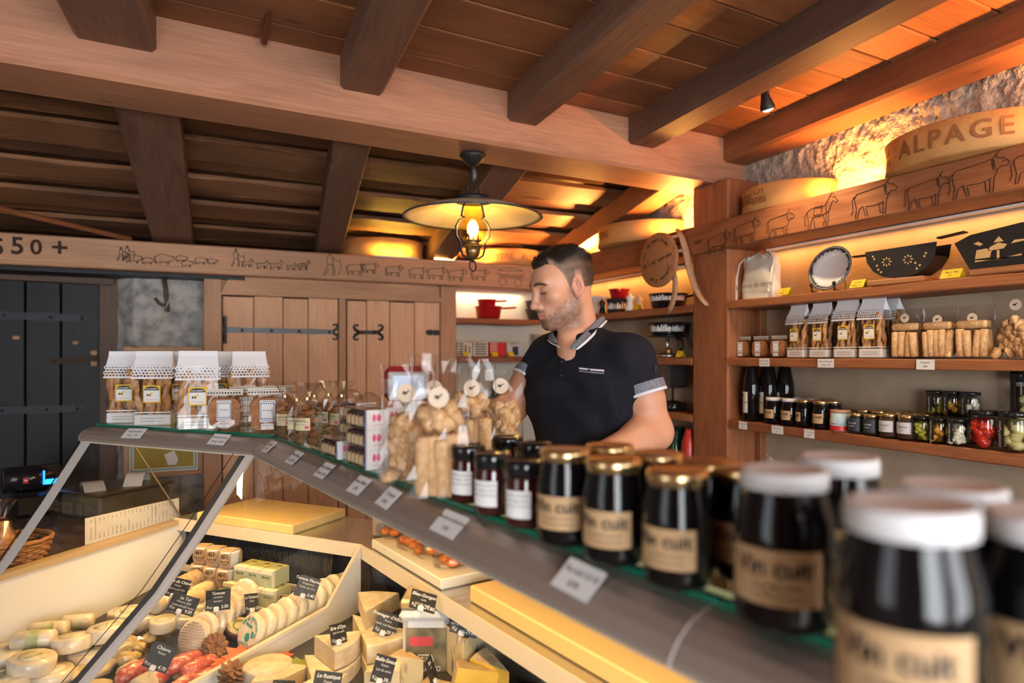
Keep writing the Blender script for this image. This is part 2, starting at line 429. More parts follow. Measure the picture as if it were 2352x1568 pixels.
# floor and the unseen walls of the shop
struct(MB().box((-.2, 1.1, -.05), (7.0, 8.2, .1)).build('floor', FLOORM), 'dark brown tiled shop floor behind the counter', 'floor')
struct(MB().box((XW + .1, 1.1, 1.05), (.2, 8.2, 2.1)).build('wall_right', PLASTER), 'cream plaster wall behind the wooden shelves', 'wall')
for y0, y1, nn in ((2.40, -.45, 430), (4.9, 2.40, 180)):
    _m = MB(); L_ = y0 - y1
    _m.grid(lambda a, b: (XW - .010 + .010 * noise.noise((a * L_ * 26, b * 16, 1.3)) + .011 * noise.noise((a * L_ * 100, b * 62, 4.0)), y0 - a * L_, 2.08 + b * .62), nn, 84)
    struct(_m.build('wall_right_upper', PLASTER_R), 'rough-cast grey plaster band above the carved beam' + ('' if y0 < 3 else ', beyond the post'), 'wall')
struct(MB().box((XW + .1, 1.1, 2.4), (.18, 8.2, .62)).build('wall_right_core', PLASTER_R), 'masonry behind the rough-cast plaster band', 'wall')
struct(MB().box((-.2, 5.15, 1.2), (7.0, .1, 2.4)).build('wall_back', PLASTER_W), 'white plaster wall behind the back shelves', 'wall')
struct(MB().box((1.95, 4.46, 1.0), (1.05, .03, 2.0)).build('wall_back_niche', PLASTER_W), 'white plaster at the back of the pan niche', 'wall')
_m = MB()
for y0, y1 in ((-2.5, -.55), (.95, 5.2)): _m.box((-3.25, (y0 + y1) / 2, 1.4), (.1, y1 - y0, 2.8))
_m.box((-3.25, .2, .35), (.1, 1.5, .7)); _m.box((-3.25, .2, 2.55), (.1, 1.5, .5))
struct(_m.build('wall_left', PLASTER), 'cream plaster side wall with a window', 'wall')
_m = MB()
for x0, x1 in ((-3.3, -1.25), (.15, .75), (2.15, 2.7)): _m.box(((x0 + x1) / 2, -2.5, 1.4), (x1 - x0, .1, 2.8))
for x0, x1 in ((-1.25, .15), (.75, 2.15)):
    _m.box(((x0 + x1) / 2, -2.5, .32), (x1 - x0, .1, .64)); _m.box(((x0 + x1) / 2, -2.5, 2.53), (x1 - x0, .1, .54))
struct(_m.build('wall_front', PLASTER), 'cream plaster street wall with two windows', 'wall')
for k, (x0, x1) in enumerate(((-1.25, .15), (.75, 2.15))):
    w = thing('window_%d' % (k + 1), 'wooden shop window in the street wall', 'window', kind='structure')
    _m = MB()
    for x in (x0 + .03, (x0 + x1) / 2, x1 - .03): _m.box((x, -2.5, 1.45), (.06, .08, 1.62), .004)
    for z in (.67, 2.23): _m.box(((x0 + x1) / 2, -2.5, z), (x1 - x0, .08, .06), .004)
    _m.build('window_frame', W_FRAME, w)

# ---- ceiling of the front part: wide boards along the main beam
BD = Vector((.9983, .0585, 0)); BN = Vector((-.0585, .9983, 0)); B0 = Vector((.505, 2.364, 0))
ceil = struct(MB().box((-.2, 0.1, 2.75), (7.0, 5.3, .05)).build('ceiling', W_CEIL), 'boarded ceiling of wide stained planks over dark joists', 'ceiling')
y = .06
while y > -5.0:
    wd = random.uniform(.17, .23)
    c = B0 + BN * (y - wd / 2)
    z = 2.555 + random.uniform(-.002, .002)
    for a, b in ((-3.4, 2.2),):
        board('plank', c + BD * a + Vector((0, 0, z)), c + BD * b + Vector((0, 0, z)), wd - .004, .04, W_CEIL, ceil, bev=.005)
    y -= wd
# main beam
c = B0 + BN * .135 + Vector((0, 0, CZ + .818 + .15))
mb_ = board('ceiling_beam', c + BD * -3.3, c + BD * 1.99, .27, .30, W_BEAM, bev=.014)
struct(mb_, 'massive pale main beam crossing the whole shop ceiling', 'beam')
_m = MB(); _m.lathe([(.011, 0), (.011, .55)], 10)
_t = PY(605, 95, 2.33); pc = tag(_m.build('conduit_pipe', mat('copper_pipe', (.22, .07, .035), .4, .5), None, (_t.x, _t.y - .02, _t.z - .01), (math.radians(78), 0, 0)), 'thin brown cable pipe running over the ceiling into the main beam', 'pipe')
# joists
JD = Vector((.068, 1.0, 0)).normalized()
for k, (x, w, lab) in enumerate(((-.186, .21, 'broad dark ceiling joist, the one nearest the top corner'), (.553, .15, 'dark joist standing steepest above the main beam'),
        (1.203, .14, 'dark joist running above the head of the man'), (1.805, .15, 'dark joist beside the small ceiling spotlight'), (2.385, .17, 'orange-lit joist against the rough plaster'))):
    p = Vector((x, 2.39, CZ + .92 + .075))
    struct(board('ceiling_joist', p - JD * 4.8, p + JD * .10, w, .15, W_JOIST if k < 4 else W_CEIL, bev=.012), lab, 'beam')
# ---- lean-to roof at the back
def roof_rel(Y): return .995 - .153 * (Y - 2.6)
roof = struct(MB().box((-.2, 3.85, 0), (7.0, 2.7, .04)).build('roof_boarding', W_ROUGH, None, (0, 0, CZ + roof_rel(3.85) + .10), (math.atan(-.153), 0, 0)), 'sloping roof of rough dark lapped boards at the back', 'roof')
roof.location.y = 0; 
# re-seat the panel so that it follows the slope
roof.data.transform(Matrix.Translation((0, -3.85, 0))); roof.location = (0, 3.85, CZ + roof_rel(3.85) + .085)
Y = 2.56; k = 0
inv = roof.matrix_basis.inverted()
while Y < 5.1:
    wd = random.uniform(.15, .21); k += 1
    zz = CZ + roof_rel(Y + wd / 2) + (.026 if k % 2 else -.008) + random.uniform(-.003, .003)
    a = Vector((-3.2, Y + wd / 2 + random.uniform(-.02, .0), zz)); b = Vector((XW, Y + wd / 2 + random.uniform(0, .03), zz))
    o = board('plank', a, b, wd - .004, .024, W_ROUGH, None, bev=.003, wav=.010)
    M = o.matrix_basis @ Matrix.Rotation(-math.atan(.153) - .02, 4, 'X')
    o.parent = roof; o.matrix_parent_inverse = Matrix(); o.matrix_local = inv @ M
    Y += wd
for (x0, x1, w, lab) in ((-.13, -.07, .20, 'broad dark rafter over the grey stone pillar'), (.575, .78, .15, 'rafter beside the glowing yellow cheese wheel'),
                         (1.285, 1.50, .165, 'rafter behind the hanging oil lamp'), (2.20, 2.36, .15, 'golden-lit rafter against the right wall at the back')):
    a = Vector((x0, 2.55, CZ + .862 + .065)); b = Vector((x1, 4.22, CZ + .610 + .065)); d = (b - a)
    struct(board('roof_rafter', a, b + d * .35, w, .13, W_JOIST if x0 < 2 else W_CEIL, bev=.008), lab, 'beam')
# ---- carved beams
BB = struct(board('carved_beam', (-2.4, 4.20, CZ + .528), (2.24, 4.20, CZ + .528), .20, .156, W_FRAME, bev=.006), 'long back beam carved with herdsmen, pigs and cows', 'beam')
RB = struct(board('carved_beam', (2.335, -.6, CZ + .557), (2.335, 4.30, CZ + .557), .23, .135, W_POST, bev=.006), 'right wall beam carved with a procession of cows and a horse', 'beam')
struct(board('wood_post', (2.353, 2.503, 0), (2.353, 2.503, CZ + .82), .206, .244, W_POST, bev=.008), 'upright timber post at the end of the right wall shelves', 'post')
struct(board('corner_strip', (2.435, 2.362, .3), (2.435, 2.362, CZ + .50), .04, .035, W_SHELF, bev=.003), 'narrow orange batten in the shelf corner behind the post', 'trim')

cow = [[(.05, .42), (.1, .5), (.3, .52), (.6, .55), (.72, .57), (.78, .62), (.80, .56), (.9, .55), (.98, .47), (.95, .41), (.86, .43), (.80, .38), (.76, .28)],
       [(.70, .25), (.5, .22), (.3, .23)], [(.05, .42), (.08, .3), (.1, .22), (.07, .04), (.12, .04), (.16, .2), (.24, .25)],
       [(.24, .25), (.3, .05), (.35, .06), (.31, .2)], [(.68, .27), (.68, .03), (.73, .03), (.75, .28)], [(.6, .23), (.62, .06), (.66, .06)],
       [(.05, .47), (.0, .4), (.02, .2), (-.02, .12)], [(.78, .62), (.83, .68)], [(.71, .56), (.73, .40), (.8, .38)], [(.74, .56), (.76, .42)], [(.88, .51), (.9, .5)]]
horse = [[(.08, .45), (.2, .53), (.5, .5), (.62, .54), (.74, .7), (.8, .8), (.86, .76), (.97, .58), (.92, .54), (.84, .62), (.78, .5), (.72, .36)],
         [(.72, .36), (.5, .3), (.26, .3)], [(.08, .45), (.1, .3), (.12, .18), (.1, .02), (.16, .02), (.2, .18), (.26, .3)], [(.24, .3), (.3, .18), (.3, .04), (.35, .04)],
         [(.64, .32), (.64, .03), (.69, .03), (.72, .34)], [(.56, .3), (.6, .16), (.56, .05)], [(.08, .46), (.0, .35), (.02, .1)],
         [(.3, .54), (.27, .34), (.5, .34), (.53, .54), (.3, .54)], [(.62, .54), (.66, .35)], [(.8, .72), (.9, .66)], [(.8, .8), (.81, .88)]]
pig = [[(.04, .3), (.2, .42), (.5, .44), (.75, .36), (.85, .38), (.98, .24), (.94, .2), (.8, .2), (.72, .14)], [(.72, .14), (.5, .1), (.25, .12)],
       [(.04, .3), (.06, .15), (.08, .0), (.13, .0), (.16, .12)], [(.25, .12), (.27, .0), (.31, .0)], [(.6, .12), (.62, .0), (.66, .0), (.7, .13)], [(.04, .3), (-.02, .34)], [(.84, .38), (.86, .3)]]
goat = [[(.05, .4), (.3, .42), (.6, .42), (.72, .6), (.86, .62), (.95, .5), (.84, .48), (.76, .3)], [(.7, .22), (.3, .2)], [(.05, .4), (.1, .2), (.06, 0), (.12, 0), (.17, .2)],
        [(.3, .2), (.26, 0), (.31, 0)], [(.62, .22), (.56, .02), (.6, 0), (.68, .22)], [(.74, .24), (.82, .04), (.86, .04)], [(.78, .62), (.7, .72)], [(.05, .4), (-.02, .46)]]
herder = [[(.4, .9), (.34, .98), (.4, 1.06), (.5, 1.04), (.5, .95), (.44, .9), (.3, .84), (.24, .55), (.34, .5), (.2, .25), (.05, .04), (.14, .02), (.36, .3)],
          [(.44, .9), (.56, .82), (.6, .55), (.56, .5), (.6, .25), (.56, .02), (.66, .02), (.7, .28), (.58, .52)], [(.54, .8), (.8, .62), (1.0, .7)], [(.98, .72), (1.06, .4), (.9, .1)], [(.34, .5), (.56, .5)], [(.32, .98), (.54, 1.0)]]
wagon = [[(.0, .62), (.2, .55), (.9, .55), (1, .6)], [(.05, .75), (.25, .9), (.6, .95), (.9, .8), (.05, .75)]] + \
        [[(cx + .13 * math.cos(a * math.pi / 6), .2 + .2 * math.sin(a * math.pi / 6)) for a in range(13)] for cx in (.22, .75)] + [[(.1, .45), (.95, .45)]] + [[(.15 + .1 * i, .45), (.15 + .1 * i, .55)] for i in range(8)]
def carve(beam, strokes, org, ax, wid, name, r=.0016, hs=1.0):
    inv = beam.matrix_world.inverted() if False else beam.matrix_basis.inverted()
    m = MB(); org = Vector(org); ax = Vector(ax)
    for st in strokes:
        if len(st) < 2: continue
        m.tube([org + ax * (x * wid) + Vector((0, 0, y * wid * hs)) for x, y in st], r, 5)
    me = m.mesh(name, BLACKLINE); me.transform(inv)
    o = bpy.data.objects.new(name, me); COL.objects.link(o); o.parent = beam
    return o
def carve_right(strokes, u0, u1, v, name, r=.0011, hs=1.0):
    a = PX(u0, v, 2.2185); b = PX(u1, v, 2.2185); carve(RB, strokes, (a.x, a.y, a.z), (0, -1, 0), a.y - b.y, name, r, hs)
def carve_back(strokes, u0, u1, v, name, r=.0016, hs=1.0):
    a = PY(u0, v, 4.0985); b = PY(u1, v, 4.0985); carve(BB, strokes, (a.x, a.y, a.z), (1, 0, 0), b.x - a.x, name, r, hs)
for u0, u1, v in ((1625, 1680, 588), (1685, 1748, 566), (1761, 1826, 549), (1957, 2063, 508), (2078, 2185, 489), (2180, 2322, 466), (2322, 2470, 430)):
    carve_right(cow, u0, u1, v, 'carved_cow', hs=1.05)
carve_right(horse, 1848, 1926, 530, 'carved_horse')
for u0, u1, v in ((795, 842, 632), (830, 872, 628), (885, 928, 635), (939, 983, 640), (981, 1030, 643), (1029, 1074, 646), (1082, 1125, 645)):
    carve_back(cow, u0, u1, v, 'carved_cow')
for u0, u1, v in ((288, 330, 603), (325, 358, 606), (354, 404, 606), (404, 433, 600), (416, 447, 612), (447, 480, 606), (475, 502, 606)):
    carve_back(pig, u0, u1, v, 'carved_pig', hs=1.2)
for u0, u1, v in ((554, 585, 613), (588, 620, 617), (618, 654, 619), (658, 684, 620)): carve_back(goat, u0, u1, v, 'carved_goat')
carve_back(horse, 684, 714, 620, 'carved_horse')
for u0, u1, v in ((267, 292, 598), (280, 308, 598), (528, 560, 613), (740, 782, 634)): carve_back(herder, u0, u1, v, 'carved_herdsman', hs=1.35)
carve_back(wagon, 1140, 1206, 655, 'carved_wagon', hs=.62)
inv = BB.matrix_basis.inverted()
for s, u, v, sz in (('5', -6, 568, .115), ('5', 40, 566, .12), ('0', 83, 569, .105), ('+', 137, 571, .13)):
    p = PY(u, v, 4.0992)
    o = text(BB, s, sz, BLACKLINE, (0, 0, 0), bold=.0022, extr=.0006); o.matrix_local = inv @ Matrix.Translation(p) @ Matrix.Rotation(math.pi / 2, 4, 'X')
a, b = PY(-220, 428, 3.55), PY(296, 548, 4.16)
tag(board('wooden_pole', a, b + (b - a) * .02, .026, .026, W_POST, bev=.010), 'thin orange wooden pole slanting down to the back beam over the dark door', 'pole')
# ---- cheese wheels on the ledges (cut flat at the back)
def wheel(label, c, r, h, a0, words, loc_ang):
    t = thing('alpine_cheese', label, 'cheese', c, 0, 'big cheese halves on the carved beams')
    m = MB(); n = 40
    prof = [(0, 0), (r - .012, 0), (r + .002, .006), (r - .006, h * .5), (r + .002, h - .006), (r - .012, h), (0, h)]
    m.lathe(prof, n, a0=a0, a1=a0 + math.pi, jit=.012)
    pts = [(q[0] * math.cos(a0), q[0] * math.sin(a0), q[1]) for q in prof]; pts2 = [(-a, -b, z) for a, b, z in pts]
    m.add(pts + pts2, [(i, i + 1, len(pts) + i + 1, len(pts) + i) for i in range(1, len(pts) - 2)])
    m.build('wheel_body', WHEEL, t)
    for s, z, sz, ang in words: text_cyl(t, s, sz, WHEEL_D, r - .003, z, ang, dr=.0025, bold=.0012, sp=1.28 if s == 'ALPAGE' and r > .28 else 1.0)
    return t
PI = math.pi
wz = CZ + .6255
wheel('big half cheese wheel stamped ALPAGE on the right beam', (XW - .014, 1.37, wz), .30, .118, PI / 2, [('ALPAGE', .06, .082, PI + .16), ('CH', .085, .045, PI + 1.02), ('6086', .04, .045, PI + 1.02), ('CH', .082, .04, PI - .78), ('6086', .042, .04, PI - .78)], 0)
wheel('smaller half cheese wheel glowing yellow beside the wooden post', (XW - .014, 2.175, wz), .222, .112, PI / 2, [('PAGE', .056, .062, PI - .48), ('CH', .082, .04, PI + .02), ('6086', .042, .042, PI + .02)], 0)
wheel('half cheese wheel on the right beam beyond the post', (XW - .014, 3.22, wz), .30, .115, PI / 2, [('GRUYERE', .058, .055, PI - .35)], 0)
wheel('bright yellow half cheese wheel above the cupboard doors', (1.145, 4.36, CZ + .608), .272, .12, PI, [], 0)
wheel('half cheese wheel stamped ALPAGE behind the head of the man', (2.05, 4.36, CZ + .608), .262, .115, PI, [('GRUYERE', .056, .058, PI * 1.5 - .72), ('ALPAGE', .056, .058, PI * 1.5 + .36)], 0)
# ---- back wall: dark door, stone pillar, cupboard
dr_ = thing('door_1', 'dark blue-black plank door with iron strap hinges', 'door', kind='structure')
us = [-330, -140, 58, 140, 238]
for a, b in zip(us, us[1:]):
    x0, x1 = XY(a, 4.47), XY(b, 4.47); ht = 1.93 - .02 * (b > 200)
    board('plank', ((x0 + x1) / 2, 4.49, .02), ((x0 + x1) / 2, 4.49, ht), x1 - x0 - .006, .04, W_DARK, dr_, bev=.004)
def strap(par, p0, p1, h, m, studs=(), y=0.0, tip=True):
    o = MB(); x0, x1 = p0[0], p1[0]; z0, z1 = p0[2], p1[2]; n = 14; poly = []
    for i in range(n + 1):
        t = i / n; w = h * (1.0 + .12 * math.sin(t * 19)) * (1 if t < .93 or not tip else max(.15, (1 - t) / .07))
        poly.append((x0 + (x1 - x0) * t, z0 + (z1 - z0) * t, w / 2))
    pl = [(a, b + c) for a, b, c in poly] + [(a, b - c) for a, b, c in poly[::-1]]
    o.prism([(a, -b) for a, b in pl], -.003, .003, Matrix.Translation((0, p0[1], 0)) @ Matrix.Rotation(-PI / 2, 4, 'X'))
    for t in studs: o.ball((x0 + (x1 - x0) * t, p0[1] - .004, z0 + (z1 - z0) * t), (.009, .006, .009), 8, 6)
    return o.build('strap_hinge', m, par)
for v0, v1, u1 in ((722, 731, 203), (943, 937, 192)):
    a = PY(-200, v0 - 6 if v0 < 800 else v0 + 6, 4.465); b = PY(u1, v1, 4.465); strap(dr_, a, b, .042, mat('door_iron', (.030, .036, .042), .5, .4, bump=.4, bs=100), (.50, .77, .96))
a = PY(112, 830, 4.466); b = PY(236, 825, 4.466); strap(dr_, (b.x, b.y, b.z), (a.x, a.y, a.z), .03, mat('rust_iron', (.07, .045, .03), .8), (.05, .9), tip=False).name = 'latch_bar'
for u, v, w, h in ((38, 775, .05, .04), (174, 787, .045, .035), (216, 810, .05, .05), (216, 835, .05, .05)):
    p = PY(u, v, 4.455); MB().box(p, (w * .7, .03, h * .6), .006).build('latch_keeper', W_PALE, dr_)
for (a, b, w) in (((251, 1700), (251, 664), .075), ):
    x = XY(251, 4.46); board('door_jamb', (x, 4.46, 0), (x, 4.46, 2.0), .095, .06, W_OLD, dr_, bev=.004)
x0, x1 = -2.2, XY(265, 4.45); board('door_lintel', (x0, 4.45, 1.965), (x1, 4.45, 1.935), .08, .085, W_OLD, dr_, bev=.004)
struct(MB().box((-.9, 4.33, CZ + .44), (2.4, .3, .02)).build('trim_1', W_DARK), 'dark board painting in the shade above the door under the carved beam', 'trim')  # near-black board stands in for the shade between beam and door
# stone pillar
m = MB(); xa, xb, xc = XY(266, 4.44), XY(308, 4.33), XY(468, 4.33)
def stone(a, b):
    if a < .22: t = a / .22; p = Vector((xa + (xb - xa) * t, 4.44 + (4.33 - 4.44) * t, 0))
    else: t = (a - .22) / .78; p = Vector((xb + (xc - xb) * t, 4.33, 0))
    z = b * (CZ + .465)
    q = noise.noise((p.x * 9, z * 7, 3)) * .016 + noise.noise((p.x * 25, z * 22, 9)) * .007
    return (p.x + q * .4, p.y + q, z)
m.grid(stone, 60, 160); m.box(((xa + xc) / 2 + .03, 4.50, (CZ + .45) / 2), (xc - xa - .06, .2, CZ + .44))
sp = struct(m.build('stone_pillar', STONE), 'rough grey stone pillar between the dark door and the cupboard', 'pillar')
t = thing('branch_hook', 'forked dead branch tied with twine on the stone pillar', 'branch')
pts = [PY(*q, 4.305) for q in ((377, 640), (381, 665), (383, 690), (385, 716))]
MB().tube(pts, [.012, .012, .011, .013], 8).build('stick', W_OLD, t)
MB().tube([PY(*q, 4.30) for q in ((356, 684), (365, 696), (378, 703))], [.008, .009, .007], 8).build('fork', W_OLD, t)
m = MB(); m.tube([PY(*q, 4.292) for q in ((378, 702), (374, 705), (380, 707), (388, 690), (391, 678))], .0022, 5)
m.tube([PY(*q, 4.30) for q in ((376, 706), (370, 730), (354, 757), (345, 780))], .0018, 5); m.build('twine', ROPE, t)
# framed poster leaning by the pillar
t = thing('framed_poster', 'framed yellow poster in front of the stone pillar', 'picture')
a = PY(283, 795, 4.24); b = PY(467, 1088, 4.24)
cx, cz, w, h = (a.x + b.x) / 2, (a.z + b.z) / 2, b.x - a.x, a.z - b.z
for nm, c, d in (('frame_rail', (cx, 4.24, a.z - .014), (w, .025, .028)), ('frame_rail', (cx, 4.24, b.z + .014), (w, .025, .028)), ('frame_stile', (a.x + .014, 4.24, cz), (.028, .025, h - .056)), ('frame_stile', (b.x - .014, 4.24, cz), (.028, .025, h - .056))):
    MB().box(c, d, .004).build(nm, W_PALE, t)
MB().box((cx, 4.245, cz), (w - .05, .006, h - .05)).build('mount', PAPER, t)
MB().box((cx, 4.2415, cz), (w - .074, .002, h - .074)).build('blue_border', TEAL, t)
MB().box((cx, 4.2405, cz), (w - .086, .002, h - .086)).build('white_border', PAPER, t)
MB().box((cx, 4.2395, cz), (w - .10, .002, h - .10)).build('yellow_print', mat('poster_yellow', (.40, .29, .03), .6), t)
MB().prism([(cx + .02, -(cz - .30)), (cx + .06, -(cz - .30)), (cx + .07, -(cz - .27)), (cx + .05, -(cz - .22)), (cx + .0, -(cz - .24))], -.001, .001, Matrix.Translation((0, 4.238, 0)) @ Matrix.Rotation(-PI / 2, 4, 'X')).build('white_patch', PAPER, t)
# cupboard with plank doors
YC = 4.19
cb = thing('wall_cupboard', 'built-in pine cupboard with two plank doors and iron hinges', 'cupboard')
def vb(n, ua, ub, z0, z1, y, th, mt, par, bev=.003):
    x0, x1 = XY(ua, y - th / 2), XY(ub, y - th / 2)
    return board(n, ((x0 + x1) / 2, y, z0), ((x0 + x1) / 2, y, z1), x1 - x0, th, mt, par, bev=bev)
ztop = CZ + .452
for ua, ub in ((468, 509), (1013, 1048)): vb('stile', ua, ub, 0, ztop, YC + .03, .06, W_FRAME, cb)
vb('middle_stile', 779, 795, 0, CZ + .36, YC + .045, .05, W_FRAME, cb)
x0, x1 = XY(508, YC), XY(1014, YC)
m = MB(); zl = CZ + .345
m.prism([(x0 - .005, zl), (x1 + .005, zl), (x1 - .035, ztop), (x0 + .045, ztop)], -.03, .03)
lo = m.build('lintel', W_FRAME, cb); lo.matrix_local = Matrix.Translation((0, YC + .028, 0)) @ Matrix.Rotation(PI / 2, 4, 'X')
for (ua, ub) in ((468, 540), (985, 1048)):
    xx0, xx1 = XY(ua, YC), XY(ub, YC)
    MB().box(((xx0 + xx1) / 2, YC + .045, (zl + ztop) / 2), (xx1 - xx0, .03, ztop - zl)).build('corner_block', W_FRAME, cb)
for us, strapz in (((511, 583, 650, 708, 777), 1), ((797, 842, 895, 952, 1012), 2)):
    d = bpy.data.objects.new('door', None); COL.objects.link(d); d.parent = cb
    for i, (a, b) in enumerate(zip(us, us[1:])):
        o = vb('plank', a + .8, b - .8, .15, CZ + .338 + .006 * (i % 2), YC + .05, .028, W_DOOR, d)
    if strapz == 1:
        a = PY(520, 757, YC + .03); b = PY(768, 762, YC + .03); strap(d, a, b, .030, IRON_L, (.14, .4, .66, .95), tip=False)
        ends = [(b, 1)]
        pin = PY(513, 757, YC + .02); MB().lathe([(.012, -.07), (.012, .07)], 10, pin).box(pin, (.035, .02, .16), .004).build('hinge_pin', IRON, d)
    else:
        a = PY(820, 763, YC + .03); b = PY(872, 763, YC + .03); strap(d, a, b, .024, IRON, (.2, .8), tip=False); ends = [(a, -1), (b, 1)]
        a2 = PY(978, 763, YC + .03); b2 = PY(1016, 764, YC + .03); strap(d, b2, a2, .034, IRON, (.7,))
        pin = PY(1019, 763, YC + .02); MB().lathe([(.012, -.05), (.012, .05)], 10, pin).box(pin, (.03, .02, .12), .004).build('hinge_pin', IRON, d)
    for p, sg in ends:
        m = MB()
        for s in (-1, 1):
            m.tube([p + Vector((sg * q[0], 0, s * q[1])) for q in ((-.01, .004), (.012, .018), (.02, .034), (.012, .046), (-.004, .046), (-.008, .036))], [.008, .010, .008, .007, .006, .004], 6)
        m.build('scroll_end', IRON_L if strapz == 1 else IRON, d)
# ---- shelves
def shelf(label, a, b, w, rel, th=.036):
    o = board('wall_shelf', (a[0], a[1], CZ + rel - th / 2), (b[0], b[1], CZ + rel - th / 2), w, th, W_SHELF, bev=.004, wav=.005)
    return tag(o, label, 'shelf', 'wall shelves')
SH = (.2476, -.014, -.297)
xs = 2.25 + .1; S = []
S.append(shelf('top right wall shelf holding the plate and black grills', (xs, -.5), (xs, 2.375), .206, SH[0]))
S.append(shelf('middle right wall shelf holding breadsticks and croquet bags', (xs, -.5), (xs, 2.375), .206, SH[1]))
S.append(shelf('lowest right wall shelf full of jars and bottles', (xs, -.5), (xs, 2.375), .206, SH[2], .04))
for rel, n in zip(SH, ('upper shelf beyond the post with the red and black pots', 'shelf beyond the post carrying the fondue burner', 'low shelf beyond the post under the black grinder')):
    shelf(n, (xs, 2.63), (xs, 4.19), .206, rel)
for rel, n in zip(SH, ('upper niche shelf with two stacked red pans', 'niche shelf with the row of boxes', 'low niche shelf mostly hidden behind the man')):
    shelf(n, (1.61, 4.33), (2.24, 4.33), .24, rel)
# broken plaster patch
m = MB(); p0 = PX(1752, 1085, XW)
m.grid(lambda a, b: (XW - .004 - .022 * max(0, 1 - ((a - .45) ** 2 * 4 + (b - .45) ** 2 * 4)) - .012 * abs(noise.noise((a * 6, b * 6, 2))) * (1 if .02 < a < .98 and .02 < b < .98 else 0),
                    YX(1750, XW) - a * .135, p0.z - .03 + b * .135 * (1.05 - .5 * a)), 22, 22, smooth=False)
tag(m.build('bare_stone_patch', STONE_W), 'patch of bare pale stone where plaster fell off beside the post', 'stone', kind='structure')
# ---- LED channels hidden on the ledge and under the beam, ceiling spotlights
def led(name, label, a, b, up, power, col, w=.02):
    a = Vector(a); b = Vector(b); L = (b - a).length; t = thing(name, label, 'light strip', (a + b) / 2)
    x = (b - a).normalized(); ang = math.atan2(x.y, x.x)
    MB().box((0, 0, 0), (L, w + .008, .008), .001, Matrix.Rotation(ang, 4, 'Z')).build('channel', ALU_L, t)
    l = bpy.data.lights.new('led_light', 'AREA'); l.shape = 'RECTANGLE'; l.size = L; l.size_y = w; l.energy = power; l.color = col
    o = bpy.data.objects.new('led_light', l); COL.objects.link(o); o.parent = t
    o.location = (0, 0, .006 * (1 if up > 0 else -1)); o.rotation_euler = (PI if up > 0 else 0, 0, ang if up < 0 else -ang)
    return t
led('light_strip', 'light strip lying on the ledge of the right beam', (2.31, 1.02, wz + .006), (2.31, -.4, wz + .006), 1, 46, AMB)
led('light_strip', 'light strip on the right ledge between the two front cheese wheels', (2.36, 1.93, wz + .006), (2.36, 1.70, wz + .006), 1, 6.5, AMB)
led('light_strip', 'light strip on the right ledge beyond the post', (2.30, 4.05, wz + .006), (2.30, 3.56, wz + .006), 1, 30, AMB)
led('light_strip', 'light strip on the ledge close behind the post', (2.36, 2.88, wz + .006), (2.32, 2.66, wz + .006), 1, 12, AMB)
led('light_strip', 'light strip on the back ledge between the two cheese halves', (1.44, 4.15, CZ + .614), (1.78, 4.15, CZ + .614), 1, 22, AMB)
led('light_strip', 'short light strip on the back ledge in front of the bright cheese', (1.02, 4.06, CZ + .6), (1.3, 4.06, CZ + .6), 1, 2.0, (1.0, .60, .08))
led('light_strip', 'light strip under the right beam above the top shelf', (XW - .04, 2.30, CZ + .483), (XW - .04, -.4, CZ + .483), -1, 4.2, AMB)
led('light_strip', 'light strip under the beam beyond the post', (XW - .04, 4.2, CZ + .483), (XW - .04, 2.66, CZ + .483), -1, 3.0, AMB)
led('light_strip', 'added light strip under the back beam brightening the pan niche', (1.66, 4.40, CZ + .452), (2.2, 4.40, CZ + .452), -1, 1.0, (1.0, .80, .52))  # unseen strip added to brighten the niche wall
def ceiling_spot(label, p, tgt, power):
    t = thing('ceiling_spotlight', label, 'spotlight', p, 0, 'ceiling spotlights')
    q = (Vector(tgt) - Vector(p)).to_track_quat('-Z', 'Y').to_euler()
    h = MB().lathe([(.008, .06), (.013, .055), (.018, .03), (.027, .0), (.027, -.012), (.024, -.012), (.022, .0)], 16).build('housing', BLACK, t); h.rotation_euler = q
    b = MB().lathe([(0, -.004), (.02, -.004), (.02, -.010), (.012, -.016), (0, -.018)], 14).build('bulb', mat('spot_bulb', (1, 1, 1), .3, emit=(1, .8, .5), es=40), t); b.rotation_euler = q
    MB().tube([(0, 0, .05), (0, 0, .11)], .006, 8).build('stem', BLACK, t)
    l = bpy.data.lights.new('spot_light', 'SPOT'); l.energy = power; l.color = WARM2; l.spot_size = math.radians(95); l.spot_blend = .7; l.shadow_soft_size = .02
    o = bpy.data.objects.new('spot_light', l); COL.objects.link(o); o.parent = t; o.rotation_euler = q; o.location = q.to_matrix() @ Vector((0, 0, -.03))
    return t
ceiling_spot('small black ceiling spotlight with a glowing bulb by the joist', (1.95, 1.86, CZ + .925), (2.35, 1.9, 1.2), 16)
ceiling_spot('ceiling spotlight over the near end of the right shelves', (1.70, .55, CZ + .925), (2.35, .9, 1.3), 20)
ceiling_spot('ceiling spotlight above the counter top', (1.45, .9, CZ + .925), (.9, 1.6, 1.2), 14)
